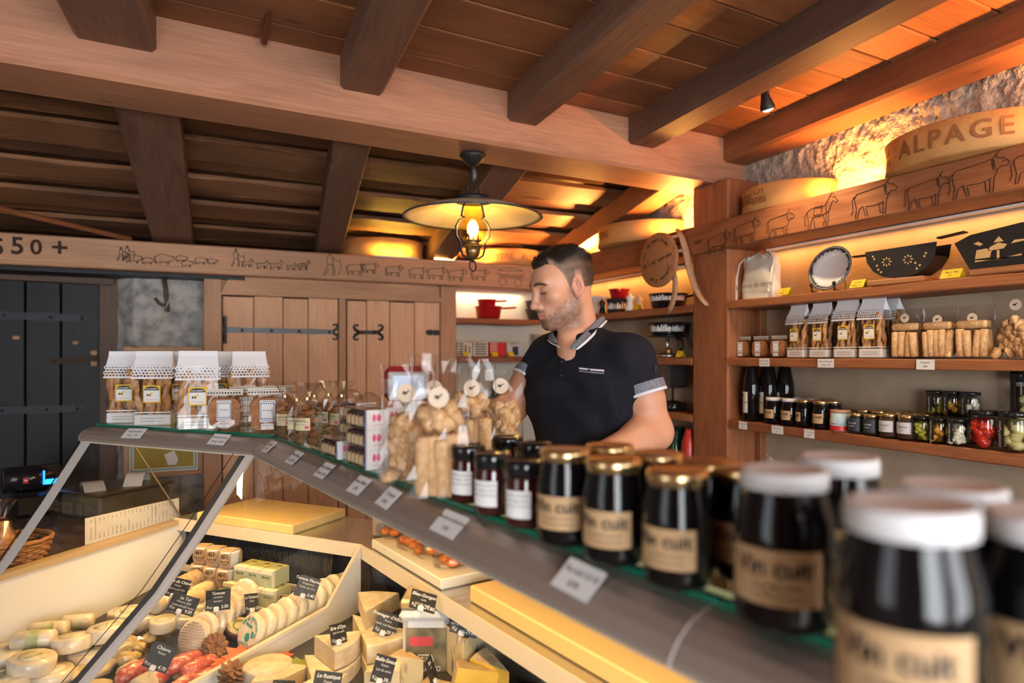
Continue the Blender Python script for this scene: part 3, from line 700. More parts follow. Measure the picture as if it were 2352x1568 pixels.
# ================================================================== THE CHEESE COUNTER
def v2(a): return Vector((a[0], a[1], 0))
G0 = v2((.226, 2.104)); E2 = v2((-.146, .9893)); N2 = v2((.9893, .146)); E1 = v2((-.637, .7709)); N1 = v2((.7709, .637)); NB = v2((.914, .407))
LEN1 = .80; LEN2 = 2.15
def J(o, rel): p = G0 + NB * (o / .963); p.z = CZ + rel; return p
def A2(o, t, rel): p = G0 + N2 * o - E2 * t; p.z = CZ + rel; return p       # section 2, t towards the photographer
def A1(o, t, rel): p = G0 + N1 * o + E1 * t; p.z = CZ + rel; return p       # section 1, t away
def proj(p):
    xc = p.x * CA - p.y * SA; d = p.x * SA + p.y * CA
    return U0 + F * xc / d, V0 - F * (p.z - CZ) / d
def solve_t(fn, o, rel, u, lo, hi):
    f = lambda t: proj(fn(o, t, rel))[0] - u
    a, b = lo, hi
    for _ in range(50):
        m = (a + b) / 2
        if (f(a) < 0) == (f(m) < 0): a = m
        else: b = m
    return (a + b) / 2
case = thing('cheese_counter', 'glazed refrigerated cheese counter bent in two sections', 'display case')
def extr(name, prof, m, closed=True, sec=None, smooth=False):
    """profile (o, rel) swept along the joint and both sections"""
    out = []
    for s in (1, 2):
        if sec and s != sec: continue
        b = MB(); n = len(prof)
        ra = [J(*q) for q in prof]; rb = [(A1(q[0], LEN1, q[1]) if s == 1 else A2(q[0], LEN2, q[1])) for q in prof]
        k = n if closed else n - 1
        b.add(ra + rb, [(i, (i + 1) % n, n + (i + 1) % n, n + i) for i in range(k)], smooth)
        if closed: b.add(ra + rb, [tuple(range(n)), tuple(range(n, 2 * n))])
        out.append(b.build(name, m, case))
    return out
RAIL = [(.03, -.244), (.0, -.244), (-.018, -.247), (-.036, -.255), (-.050, -.267), (-.060, -.281), (-.061, -.288), (-.05, -.288), (.03, -.262)]
extr('canopy_rail', RAIL, ALU)
extr('rail_underside', [(-.055, -.289), (.03, -.263), (.03, -.267), (-.055, -.294)], CREAM)
extr('canopy_glass', [(.004, -.2352), (.42, -.2352), (.42, -.243), (.004, -.243)], GLASS_T)
extr('glass_edge', [(.0, -.235), (.005, -.235), (.005, -.2432), (.0, -.2432)], GREEN_E)
FP = [(-.058, -.287), (-.12, -.375), (-.19, -.475), (-.30, -.62), (-.385, -.705), (-.47, -.79), (-.60, -.92), (-.70, -1.04)]
extr('front_glass', FP, GLASS, closed=False, smooth=True)
# rail end cap
m = MB(); q = [A1(o, LEN1, r) for o, r in RAIL]; cen = sum(q, Vector()) / len(q)
m.add(q + [p + E1 * .02 + (cen - p) * .35 for p in q], [(i, (i + 1) % 9, 9 + (i + 1) % 9, 9 + i) for i in range(9)] + [tuple(range(9, 18))], True); m.build('rail_end_cap', ALU_L, case)
# frame strips along the glass: at the joint and at the far end
def strip(name, fn, w0, w1, m, lift=0.0):
    b = MB(); pr = [(o + lift * .7, r - lift * .7) for o, r in FP]
    b.add([fn(o, w0, r) for o, r in pr] + [fn(o, w1, r) for o, r in pr], [(i, i + 1, len(pr) + i + 1, len(pr) + i) for i in range(len(pr) - 1)], True)
    return b.build(name, m, case)
def J2(o, w, r): return J(o, r) - E2 * w
def J1(o, w, r): return J(o, r) + E1 * w
strip('joint_strip', J1, -.002, .034, ALU_L, .006)
strip('joint_seal', J1, .0345, .056, mat('seal_grey', (.10, .095, .09), .5), .006); strip('glass_seam', J1, .074, .0775, BLACK, .0)
strip('end_strip', A1, LEN1 - .055, LEN1 - .006, ALU_L, .006); strip('end_seal', A1, LEN1 - .005, LEN1 + .002, BLACK, .002)
# end pane, trim and white end panel
m = MB(); q = [(-.058, -.287), (.09, -.262), (.34, -.645), (-.315, -.645), (-.19, -.475)]
m.add([A1(o, LEN1 - .01, r) for o, r in q], [(0, 1, 2, 3, 4)]); m.build('end_pane', GLASS, case)
m = MB(); q = [(.09, -.262), (.34, -.645), (.345, -.645), (.095, -.262)]
m.add([A1(o, LEN1 - .012, r) for o, r in q] + [A1(o, LEN1 - .006, r) for o, r in q], [(0, 1, 2, 3), (4, 5, 6, 7), (0, 1, 5, 4), (2, 3, 7, 6)]); m.build('end_pane_edge', mat('glass_edge_bronze', (.20, .16, .10), .2), case)
def slab(name, q, t0, t1, m, fn=A1):
    b = MB(); n = len(q); b.add([fn(o, t0, r) for o, r in q] + [fn(o, t1, r) for o, r in q], [tuple(range(n)), tuple(range(n, 2 * n))] + [(i, (i + 1) % n, n + (i + 1) % n, n + i) for i in range(n)])
    return b.build(name, m, case)
TRIM = mat('end_trim', (.45, .33, .19), .4)
slab('end_trim', [(.36, -.632), (.36, -.648), (-.36, -.682), (-.36, -.664)], LEN1 - .03, LEN1 + .012, TRIM)
slab('end_trim_lower', [(.36, -.650), (.36, -.656), (-.36, -.690), (-.36, -.684)], LEN1 - .024, LEN1 + .006, CREAM)
slab('end_panel', [(.36, -.656), (-.36, -.690), (-.62, -.96), (-.62, -1.1), (.36, -1.1)], LEN1 - .02, LEN1, WHITEP)
# worktop, fascia, rear plates
def deckrel(o): return -.845 - .17 * (.31 - o)
extr('worktop', [(.31, -.628), (.60, -.628), (.60, -.655), (.31, -.655)], STEEL)
extr('worktop_fascia', [(.305, -.626), (.310, -.626), (.310, -.672), (.305, -.672)], CREAM)
extr('rear_panel', [(.57, -.655), (.60, -.655), (.60, -1.45), (.57, -1.45)], WHITEP)
extr('steel_back', [(.46, -.655), (.466, -.655), (.466, -.88), (.46, -.88)], STEEL, sec=2)
extr('dark_back', [(.345, -.672), (.35, -.672), (.35, -.88), (.345, -.88)], BLACK, sec=1)
m = MB()
N = 120
for i in range(N):
    t = .02 + (LEN1 - .04) * i / N
    if i < 4: continue
    p = A1(.324, t, -.675); q = A1(.324, t, -.805); w = E1 * .0022; d = N1 * .018; s = Vector((random.uniform(-.001, .001), 0, 0)); mid = A1(.312, t + .0008 * math.sin(i), -.74)
    m.add([p - w, p + w + d * .2, mid - w, mid + w + d * .2, q - w + s, q + w + d * .2 + s], [(0, 1, 3, 2), (2, 3, 5, 4)], True)
g = m.build('air_grille', mat('grille_grey', (.42, .41, .40), .32), case); g['kind'] = 'stuff'
extr('grille_rail', [(.300, -.806), (.325, -.806), (.325, -.822), (.300, -.822)], CREAM, sec=1)
extr('deck', [(.47, deckrel(.33)), (.33, deckrel(.33)), (-.72, deckrel(-.72)), (-.72, deckrel(-.72) - .03), (.47, deckrel(.33) - .03)], mat('deck_dark', (.06, .055, .05), .4))
extr('front_panel', [(-.70, -1.03), (-.68, -1.03), (-.62, -1.5), (-.66, -1.5)], WHITEP)
extr('plinth', [(-.60, -1.2), (.56, -1.2), (.56, -1.5), (-.60, -1.5)], BLACK)
# white divider on the joint plane
q = [(.306, -.630), (.180, -.800), (-.245, -.886), (-.66, -.965), (-.66, -1.06), (.306, -.90)]
b = MB(); n = len(q)
b.add([J2(o, .004, r) for o, r in q] + [J2(o, -.004, r) for o, r in q], [tuple(range(n)), tuple(range(n, 2 * n))] + [(i, (i + 1) % n, n + (i + 1) % n, n + i) for i in range(n)]); b.build('divider', WHITEP, case)
b = MB(); q = q[:4]
b.add([J2(o, .008, r + .004) for o, r in q] + [J2(o, -.010, r + .004) for o, r in q] + [J2(o, .008, r - .008) for o, r in q] + [J2(o, -.010, r - .008) for o, r in q],
      [(i, i + 1, 4 + i + 1, 4 + i) for i in range(3)] + [(i, i + 1, 8 + i + 1, 8 + i) for i in range(3)] + [(4 + i, 4 + i + 1, 12 + i + 1, 12 + i) for i in range(3)]); b.build('divider_cap', CREAM, case)
# light tubes under the canopy
for s, fn, L in ((1, A1, LEN1), (2, A2, LEN2)):
    a = fn(.06, .12, -.258); c = fn(.06, L - .06, -.258)
    MB().tube([a, c], .007, 8).build('light_tube', mat('tube_glow_%d' % s, (1, 1, 1), .4, emit=(1, .70, .34), es=.4), case)
    l = area('case_light', (a + c) / 2 - Vector((0, 0, .012)), (a + c) / 2 - Vector((0, 0, 1)) - (N1 if s == 1 else N2) * .25, (a - c).length, .03, 5.0 if s == 1 else 9.0, (1.0, .62, .23))
    d_ = (c - a).normalized(); z = Vector((0, 0, 1)) + (N1 if s == 1 else N2) * .25; z.normalize(); y = z.cross(d_).normalized(); z = d_.cross(y)
    l.matrix_world = Matrix.Translation((a + c) / 2 - Vector((0, 0, .012))) @ Matrix((d_, y, z)).transposed().to_4x4()
    l.name = 'case_light'; l.parent = case
# price labels on the rail
def rail_label(fn, e, n, u, v, lines, w=.07, h=.038):
    t = solve_t(fn, -.037, -.2555, u, .02, 2.1 if fn is A2 else .79)
    p = fn(-.0385, t, -.2555); x = -e; y = (n * .74 + Vector((0, 0, .67))).normalized(); z = x.cross(y).normalized(); y = z.cross(x)
    rot = Matrix((x, y, z)).transposed().to_4x4(); rot = rot @ Matrix.Rotation(random.uniform(-.06, .06), 4, 'Z')
    o = MB().box((0, 0, .0005), (w, h, .0008)).build('price_label', PAPER, case); o.matrix_local = Matrix.Translation(p + z * .0025) @ rot
    text(o, lines[0], .0105 if len(lines[0]) < 17 else .0085, INK, (0, .007, .0012), (0, 0, 0), bold=.0001); text(o, lines[1], .0105, INK, (0, -.009, .0012), (0, 0, 0), bold=.0001)
rail_label(A1, E1, N1, 310, 1007, ('Flûtes les Arcades', '120 gr  7.90'), .088, .042)
rail_label(A1, E1, N1, 505, 1025, ('Bricelets salés', '100 gr  8.00'), .068, .042)
for u, ls, w in ((621, ('Caramel', '4.50'), .05), (679, ('Petits Cailloux', '3 pce 12.50'), .062), (748, ('Petites Galettes', '15 pces 12.00'), .062), (828, ('Petits délices', '5.90'), .060), (896, ('Croquets', '8.90'), .056), (1036, ('Moutarde de Bénichon', '5.90'), .074), (1333, ('Vin cuit 2.5 dl', '8.90'), .066)):
    rail_label(A2, E2, N2, u, 0, ls, w, .04)
# thin blue-lit joint of the next canopy segment close to the camera
tt = solve_t(A2, -.03, -.252, 1590, .1, 2.0); m = MB()
m.add([A2(o - .0012, tt, r + .0012) for o, r in RAIL[1:7]] + [A2(o - .0012, tt + .003, r + .0012) for o, r in RAIL[1:7]], [(i, i + 1, 7 + i, 6 + i) for i in range(5)], True); m.build('rail_seam', ALU_L, case)
# ---- cutting boards on the worktop
def cboard(label, fn, o, t0, t1, dep, th, m, group='cutting boards on the counter worktop', z0=-.628):
    c = [fn(o, t0, z0), fn(o, t1, z0), fn(o + dep, t1, z0), fn(o + dep, t0, z0)]
    cen = sum(c, Vector()) / 4; ex = (c[1] - c[0]).normalized(); ang = math.atan2(ex.y, ex.x)
    ob = MB().box((0, 0, th / 2), ((c[1] - c[0]).length, dep, th), .004).build('cutting_board', m, None, cen, (0, 0, ang))
    return tag(ob, label, 'cutting board', group)
cboard('thick yellowish cutting board on the far worktop section', A1, .305, .205, .675, .29, .034, POLY)
cboard('white cutting board under the packs of dried fruit', A2, .322, -.03, .45, .25, .03, POLY_W)
cboard('long yellow cutting board at the near end of the worktop', A2, .345, .56, 1.6, .25, .042, POLY)
def crumple(c, d, n=9, amp=.02, seed=0, M=None):
    return c
def lumpwrap(name, label, cat, loc, size, m_in, n_in, rr, group=None, wrap=CLEAR2, seed=1, part='piece'):
    """items in a crinkled clear pack"""
    t = thing(name, label, cat, loc, random.uniform(-.3, .3), group); rnd = random.Random(seed)
    for i in range(n_in):
        MB().ball((0, 0, 0), (rr * rnd.uniform(.8, 1.2), rr * rnd.uniform(.7, 1.1), rr * .6), 12, 8, jit=.35, seed=i + seed).build(part, m_in, t, (rnd.uniform(-.4, .4) * size[0], rnd.uniform(-.4, .4) * size[1], rr * .6 + rnd.uniform(0, .5) * size[2] * .5), (0, 0, rnd.uniform(0, 6)))
    w = MB(); w.ball((0, 0, size[2] * .5), (size[0] * .62, size[1] * .62, size[2] * .62), 16, 8, jit=.3, seed=seed * 3.1); 
    o = w.build('clear_wrap', wrap, t)
    for pl in o.data.polygons: pl.use_smooth = False
    return t
APRI = mat('dried_apricot', (.80, .26, .05), .35, col2=(.62, .16, .03), ns=30, sss=.1)
for k, (u, v, lab) in enumerate(((880, 1222, 'clear pack of orange dried apricots at the far end of the white board'), (928, 1248, 'middle pack of orange dried apricots on the white board'), (970, 1268, 'crinkled pack of dried apricots leaning under the canopy rail'), (1015, 1290, 'nearest clear pack of orange dried apricots on the white board'))):
    p = PZ(u, v + 12, -.598); lumpwrap('apricot_pack', lab, 'dried fruit', p + N2 * .03, (.09, .08, .04), APRI, 5, .02, 'packs of dried apricots', seed=k + 3, part='apricot')
# ---- things beyond the far end of the counter
TB = A1(.10, LEN1 + .42, 0); ta = math.atan2(E1.y, E1.x)
t = thing('side_table', 'dark wooden side table beyond the end of the counter', 'table', (TB.x, TB.y, 0), ta)
MB().box((.10, 0, CZ - .715), (.96, 1.05, .03), .004).build('table_top', W_OLD, t)
for a in (-1, 1):
    for c in (-1, 1): MB().box((.1 + a * .42, c * .46, (CZ - .73) / 2), (.05, .05, CZ - .73), .004).build('leg', W_OLD, t)
zt = CZ - .70
# price list card
t = thing('price_list', 'white laminated price list standing on the counter end', 'sign', A1(.155, LEN1 + .012, -.648), math.atan2(N1.y, N1.x))
MB().box((0, 0, .045), (.37, .002, .09)).build('card', PAPER, t); MB().box((0, -.0022, .046), (.38, .001, .096)).build('plastic_sleeve', CLEAR, t)
for i in range(22):
    o = text(t, random.choice(('Fondue moitié-moitié', 'Vin cuit', 'Crème double', 'Meringues', 'Beurre', 'Oeufs fermiers', 'Confiture')), .007, INK, (-.165 + .0155 * i, -.0014, .012), (PI / 2, -PI / 2, 0), align='LEFT')
    o = text(t, '%d.%d0' % (random.randint(3, 19), random.randint(1, 9)), .007, INK, (-.165 + .0155 * i, -.0014, .070), (PI / 2, -PI / 2, 0), align='LEFT')
# shop scale with receipts
t = thing('weighing_scale', 'flat grey weighing scale with printed receipts behind the counter end', 'scale', Vector((-.283, 3.50, CZ - .70)), ta)
MB().box((0, 0, .05), (.26, .34, .10), .012).build('body', mat('scale_grey', (.10, .09, .075), .4), t)
MB().box((.0, 0, .112), (.28, .36, .012), .005).build('weighing_plate', mat('scale_plate', (.16, .145, .11), .3, .6), t)
def receipt(par, loc, rz, L=.16, w=.075, curl=.05, nm='receipt'):
    m = MB(); m.grid(lambda a, b: ((a - .5) * w, (b - .5) * L, curl * math.sin(b * PI) + .004), 3, 12)
    o = m.build(nm, PAPER, par, loc, (0, 0, rz))
    for i in range(5): text(o, '- - ---- -- - --', .009, INK, (0, (i - 2) * .012, curl + .0055), (0, 0, 0))
    return o
receipt(t, (-.05, -.06, .115), .7); receipt(t, (.02, .10, .115), 1.1, .2, .08, .03)
# card terminal
p = P(72, 0, 2.94); p.z = CZ - .70
t = thing('payment_terminal', 'black payment terminal with a blue lit edge', 'payment terminal', p, .35)
m = MB(); m.tube([(-.10, 0, .165), (.10, 0, .165)], .055, 20); m.box((0, 0, .055), (.15, .11, .11), .02); m.build('body', BLACKG, t)
MB().box((-.03, -.0555, .165), (.018, .002, .024)).build('red_badge', mat('badge_red', (.55, .02, .03), .4), t); MB().box((-.03, -.057, .166), (.012, .001, .005)).build('badge_mark', WHITE, t)
MB().box((.07, -.052, .15), (.06, .012, .022), .003).build('blue_light', mat('blue_led', (.0, .1, .3), .3, emit=(.02, .30, 1.0), es=2.2), t)
MB().box((.035, -.056, .17), (.006, .008, .06)).build('blue_edge', mat('blue_led2', (.0, .1, .3), .3, emit=(.02, .22, 1.0), es=2.5), t)
# wicker basket with wrapped rolls
p = PZ(32, 1305, -.699)
t = thing('wicker_basket', 'round brown wicker basket beyond the counter end', 'basket', p); t.scale = (.74,) * 3
m = MB(); nu = 26
for k in range(9):
    r = .105 + .004 * k; z = .012 + .0125 * k
    m.tube([((r + .006 * (1 if (i + k) % 2 else -1)) * math.cos(i * 2 * PI / nu), (r + .006 * (1 if (i + k) % 2 else -1)) * math.sin(i * 2 * PI / nu), z) for i in range(nu + 1)], .0065, 6)
m.build('weave', WICKER, t)
m = MB()
for i in range(nu): a = i * 2 * PI / nu; m.tube([(.104 * math.cos(a), .104 * math.sin(a), .003), (.140 * math.cos(a), .140 * math.sin(a), .128)], .003, 5)
m.build('uprights', WICKER, t)
MB().tube([(.141 * math.cos(a * PI / 14), .141 * math.sin(a * PI / 14), .13 + .004 * math.sin(a * 3)) for a in range(29)], .010, 8).build('rim', WICKER, t)
MB().lathe([(0, .002), (.104, .002), (.104, .008), (0, .008)], 24).build('bottom', WICKER, t)
for i, (dx, dy, tilt, az, lab) in enumerate(((.0, .01, .55, .15, 'cellophane-wrapped bread roll sticking out of the basket towards the scale'), (-.03, -.03, .35, -.6, 'cellophane-wrapped bread roll standing in the basket'), (-.04, .04, .45, .9, 'cellophane-wrapped bread roll at the rear of the basket'))):
    s = thing('wrapped_roll', lab, 'bread', (p.x + dx, p.y + dy, p.z + .03), 0, 'wrapped rolls in the basket', rot=(0, tilt, ta + az)); s.scale = (.72,) * 3
    MB().tube([(0, 0, 0), (0, 0, .09), (0, 0, .18)], [.03, .036, .026], 12).build('roll', BAKED, s)
    o = MB().lathe([(.0, -.01), (.036, .0), (.042, .1), (.034, .18), (.010, .20), (.036, .25), (.05, .28)], 11, jit=.5).build('cellophane', CLEAR2, s)
    for pl in o.data.polygons: pl.use_smooth = False
    MB().lathe([(.012, .195), (.013, .205)], 10).build('tie', mat('brown_tie_%d' % i, (.16, .05, .03), .5), s)
# ================================================================== SHOP GOODS: shared builders
_C = {}
def cm(key, fn):
    if key not in _C: _C[key] = fn()
    return _C[key]
ORD = ('first', 'second', 'third', 'fourth', 'fifth', 'sixth', 'seventh', 'eighth', 'ninth', 'tenth')
def stick_mesh(k):
    m = MB(); L = .168 + .006 * (k % 3); rr = .0082 + .0012 * (k % 2)
    def fn(a, b):
        z = b * L; an = a * 2 * PI; r = rr * (1 + .30 * math.cos(2 * (an - z * 55 + k))) * (1 if .02 < b < .98 else .45)
        return (r * math.cos(an) + .004 * math.sin(z * 30 + k * 2), r * math.sin(an) + .003 * math.cos(z * 26 + k), z)
    m.grid(fn, 12, 30, closeu=True); return m.mesh('breadstick', BAKED)
def crinkle_box(w, d, h, n=8, amp=.004, seed=0, taper=0.0, mt=None, z0=0.002):
    m = MB(); rnd = random.Random(seed)
    def fn(a, b):
        t = (a * 4) % 4; k = int(t) % 4; f = t - int(t)
        c = [(-1, -1), (1, -1), (1, 1), (-1, 1), (-1, -1)]
        x = c[k][0] + (c[k + 1][0] - c[k][0]) * f; y = c[k][1] + (c[k + 1][1] - c[k][1]) * f
        q = 1 - taper * b
        return (x * w / 2 + rnd.uniform(-amp, amp), y * d / 2 * q + rnd.uniform(-amp, amp), z0 + h * b)
    m.grid(fn, 4 * n, 9, smooth=False, closeu=True); return m.mesh('clear_bag', mt or CLEAR)
LACE = mat('lace_paper', (.86, .86, .90), .7)
def lace_mesh(sg):
    m = MB(); R = .0062
    if True:
        for r in range(4):
            for c in range(-6, 7):
                x = (c + .5 * (r % 2)) * R * math.sqrt(3) * .82; z = .158 + r * R * 1.5 * .95
                if abs(x) > .051: continue
                q = .62 + .06 * r * -1
                y = sg * (.0335 - .0035 * r)
                o = [(x + R * math.sin(k * PI / 3) * .95, y, z + R * math.cos(k * PI / 3)) for k in range(6)]
                i = [(x + R * q * math.sin(k * PI / 3), y, z + R * q * math.cos(k * PI / 3)) for k in range(6)]
                m.add(o + i, [(k, (k + 1) % 6, 6 + (k + 1) % 6, 6 + k) for k in range(6)])
        m.quad((-.053, sg * .034, .149), (.053, sg * .034, .149), (.053, sg * .0335, .1545), (-.053, sg * .0335, .1545))
    return m.mesh('lace_edging', LACE)
def cap_mesh():
    m = MB()
    m.add([(-.050, -.022, .186), (.050, -.022, .186), (.050, .022, .186), (-.050, .022, .186), (-.047, -.004, .222), (.047, -.004, .222), (.047, .004, .222), (-.047, .004, .222), (-.046, -.003, .238), (.046, -.001, .238), (.046, .003, .238), (-.046, .003, .238)],
          [(0, 1, 5, 4), (1, 2, 6, 5), (2, 3, 7, 6), (3, 0, 4, 7), (4, 5, 9, 8), (5, 6, 10, 9), (6, 7, 11, 10), (7, 4, 8, 11), (8, 9, 10, 11)])
    return m.mesh('paper_cap', LACE)
def flute_label():
    m = MB(); y = -.0345
    m.box((0, y, .100), (.044, .0008, .056), mi=0)
    pts = [(-.018, .076), (.018, .076), (.0195, .082), (.0195, .110), (.014, .117), (-.014, .117), (-.0195, .110), (-.0195, .082)]
    m.add([(a, y - .0008, b) for a, b in pts], [tuple(range(8))], mi=1)
    m.add([(a, y - .0010, b) for a, b in ((-.019, .112), (.019, .112), (.014, .1225), (0, .1245), (-.014, .1225))], [tuple(range(5))], mi=2)
    for i, mi in enumerate((2, 0, 2, 0)):
        m.add([(a, y - .0012, b) for a, b in ((-.013 + .003 * i, .094), (-.010 + .003 * i, .093), (-.010 + .003 * i, .101), (-.013 + .003 * i, .100))], [(0, 1, 2, 3)], mi=mi)
    m.add([(a, y - .0012, b) for a, b in ((-.006, .1), (.002, .107), (.003, .104), (-.004, .097))], [(0, 1, 2, 3)], mi=0)
    return m.mesh('bag_label', [mat('label_yellow', (.80, .48, .03), .6), PAPER, INK])
def flute_bag(label, loc, rz, sc=1.0, group='bags of twisted breadsticks', seed=0, tilt=0.0, lbl=True):
    t = thing('breadstick_bag', label, 'breadsticks', loc, rz, group); t.scale = (sc,) * 3; t.rotation_euler = (tilt, 0, rz)
    rnd = random.Random(seed * 7 + 1)
    link('paper_base', cm('fb', lambda: MB().box((0, 0, .017), (.092, .058, .034), .002).mesh('paper_base', PAPER)), t)
    link('base_stripe', cm('fbs', lambda: MB().box((0, 0, .041), (.0925, .0585, .004)).mesh('base_stripe', PAPER)), t)
    text(t, 'www.boulangerie-arcades.ch', .0052, INK, (0, -.0297, .022)); text(t, 'www.boulangerie-arcades.ch', .0052, INK, (0, -.0297, .013))
    for i in range(8):
        x = -.034 + .0225 * (i % 4) + rnd.uniform(-.003, .003); y = -.013 + .024 * (i // 4)
        link('breadstick', cm(('st', (i + seed) % 5), lambda k=(i + seed) % 5: stick_mesh(k)), t, (x, y, .004), (rnd.uniform(-.05, .05), rnd.uniform(-.07, .07), rnd.uniform(0, 6)))
    link('clear_bag', cm(('fbag', seed % 3), lambda: crinkle_box(.097, .064, .19, 6, .0016, seed, .35)), t)
    link('lace_edging', cm('lace0', lambda: lace_mesh(-1)), t); link('lace_edging', cm('lace1', lambda: lace_mesh(1)), t); link('paper_cap', cm('cap', cap_mesh), t)
    if lbl:
        o = link('bag_label', cm('flabel', flute_label), t)
        text(o, 'GOURMET', .0065, PAPER, (0, -.0362, .1165), bold=.0001); text(o, 'Les Arcades', .0062, mat('label_gold', (.6, .33, .03), .6) if 'lg' not in _C else _C['lg'], (0, -.0362, .083))
    return t
_C['lg'] = mat('label_gold', (.6, .33, .03), .6)
def wafer_pack(label, loc, rz, sc=1.0, group='packs of brown wafers', seed=0, big=False):
    t = thing('wafer_pack', label, 'wafers', loc, rz, group); t.scale = (sc,) * 3
    def wf():
        m = MB(); m.prism([(.040 * math.copysign(abs(math.cos(a)) ** .55, math.cos(a)), .040 * math.copysign(abs(math.sin(a)) ** .55, math.sin(a))) for a in [k * PI / 10 for k in range(20)]], -.0022, .0022)
        return m.mesh('wafer', WAFER)
    rnd = random.Random(seed)
    for i in range(7):
        link('wafer', cm('wafer', wf), t, (rnd.uniform(-.002, .002), -.019 + .0064 * i, .044), (PI / 2 + rnd.uniform(-.04, .04), rnd.uniform(-.1, .1), 0))
    link('clear_bag', cm(('wbag', seed % 2), lambda: crinkle_box(.09, .054, .098, 5, .0022, seed + 3, .8)), t)
    link('header_card', cm('whead', lambda: MB().box((0, 0, .100), (.092, .004, .017)).mesh('header_card', mat('header_cream', (.80, .74, .64), .7))), t)
    def cows():
        m = MB(); r2 = random.Random(4)
        for i in range(12):
            x = -.042 + .0072 * i; m.box((x, -.0023, .0985), (.0045, .0004, .0035)); m.box((x - .0015, -.0023, .096), (.0008, .0004, .003)); m.box((x + .0015, -.0023, .096), (.0008, .0004, .003))
            m.box((x + .002, -.0023, .1045 + r2.uniform(-.001, .001)), (.005, .0004, .0012))
        return m.mesh('herd_print', INK)
    link('herd_print', cm('cows', cows), t)
    def lab():
        m = MB(); m.box((0, -.0275, .052), (.036, .0006, .054), mi=0); m.box((0, -.0275, .0135), (.030, .0006, .015), mi=0)
        for (x, z, w, h) in ((0, .0755, .030, .0012), (0, .0285, .030, .0012), (-.0155, .052, .0014, .042), (.0155, .052, .0014, .042)): m.box((x, -.0279, z), (w, .0004, h), mi=1)
        for i in range(6): m.box((-.013 + .0052 * i, -.0279, .071), (.003, .0004, .0028), mi=1); m.box((-.013 + .0052 * i, -.0279, .033), (.003, .0004, .0028), mi=1)
        return m.mesh('pack_label', [PAPER, BLUEINK])
    o = link('pack_label', cm('wlab', lab), t)
    text(o, 'Bricelets', .006, INK, (0, -.0285, .054)); text(o, 'BRICELETS', .005, INK, (0, -.0285, .016)); text(o, '100 g', .0035, INK, (0, -.0285, .010))
    return t
# ---- jars
def lab_patch(R, z0, z1, a0, a1, m, n=14, dr=.0006, name='jar_label'):
    b = MB(); b.grid(lambda u, v: ((R + dr) * math.cos(a0 + (a1 - a0) * u), (R + dr) * math.sin(a0 + (a1 - a0) * u), z0 + (z1 - z0) * v), n, 2)
    return b.mesh(name, m)
A_F = -PI / 2
def vincuit_jar(label, loc, rz, lid='gold', sc=1.0, group=None):
    """dark jar of cooked fruit syrup with a kraft label"""
    t = thing('syrup_jar', label, 'jar', loc, rz, group); t.scale = (sc,) * 3
    if lid == 'white': R, H, rl = .0435, .128, .038
    else: R, H, rl = .0345, .118, .0315
    def body():
        m = MB(); m.lathe([(0, .002), (R * .80, .002), (R * .95, .005), (R, .014), (R, H * .62), (R * .97, H * .70), (rl * .96, H * .84), (rl * .93, H * .90), (rl * .93, H * .93), (0, H * .93)], 32); return m.mesh('glass_jar', DARKGLASS)
    link('glass_jar', cm(('vj', lid), body), t)
    def cap():
        m = MB(); m.lathe([(rl * .95, H * .875), (rl, H * .88), (rl * 1.01, H * .955), (rl * .985, H * .985), (rl * .93, H), (rl * .86, H * .992), (0, H * .992)], 32); return m.mesh('lid', GOLD if lid == 'gold' else WHITE)
    link('lid', cm(('vl', lid), cap), t)
    hh = H * .34; z0 = H * .20; aw = 1.0
    link('jar_label', cm(('vlab', lid), lambda: lab_patch(R, z0, z0 + hh, A_F - aw, A_F + aw, KRAFT)), t)
    text_cyl(t, 'Vin cuit', hh * .48, INK, R, z0 + hh * .68, A_F, dr=.0012, bold=.0005, name='label_lettering')
    text_cyl(t, 'de poires à botzi', hh * .14, INK, R, z0 + hh * .36, A_F + .1, dr=.0012, name='label_lettering')
    text_cyl(t, 'Fabrication artisanale', hh * .11, INK, R, z0 + hh * .18, A_F + .1, dr=.0012, name='label_lettering')
    return t
def red_jar(label, loc, rz, group=None, sc=1.0):
    t = thing('jam_jar', label, 'jar', loc, rz, group); t.scale = (sc,) * 3; R = .0275
    link('glass_jar', cm('rj', lambda: MB().lathe([(0, .001), (R * .85, .001), (R, .006), (R, .062), (R * .95, .068), (R * .9, .072), (0, .072)], 28).mesh('glass_jar', DARKRED)), t)
    link('lid', cm('rjl', lambda: MB().lathe([(R * .96, .069), (R * 1.02, .070), (R * 1.02, .086), (R * .96, .090), (R * .88, .0885), (0, .0885)], 28).mesh('lid', BLACKG)), t)
    link('jar_label', cm('rjp', lambda: lab_patch(R, .015, .052, A_F - .75, A_F + .75, PAPER)), t)
    for k, s in enumerate(('Confiture artisanale', 'fruits rouges, sucre,', 'pectine, jus de citron')): text_cyl(t, s, .0048, INK, R, .046 - .007 * k, A_F, dr=.0012, name='label_lettering')
    return t
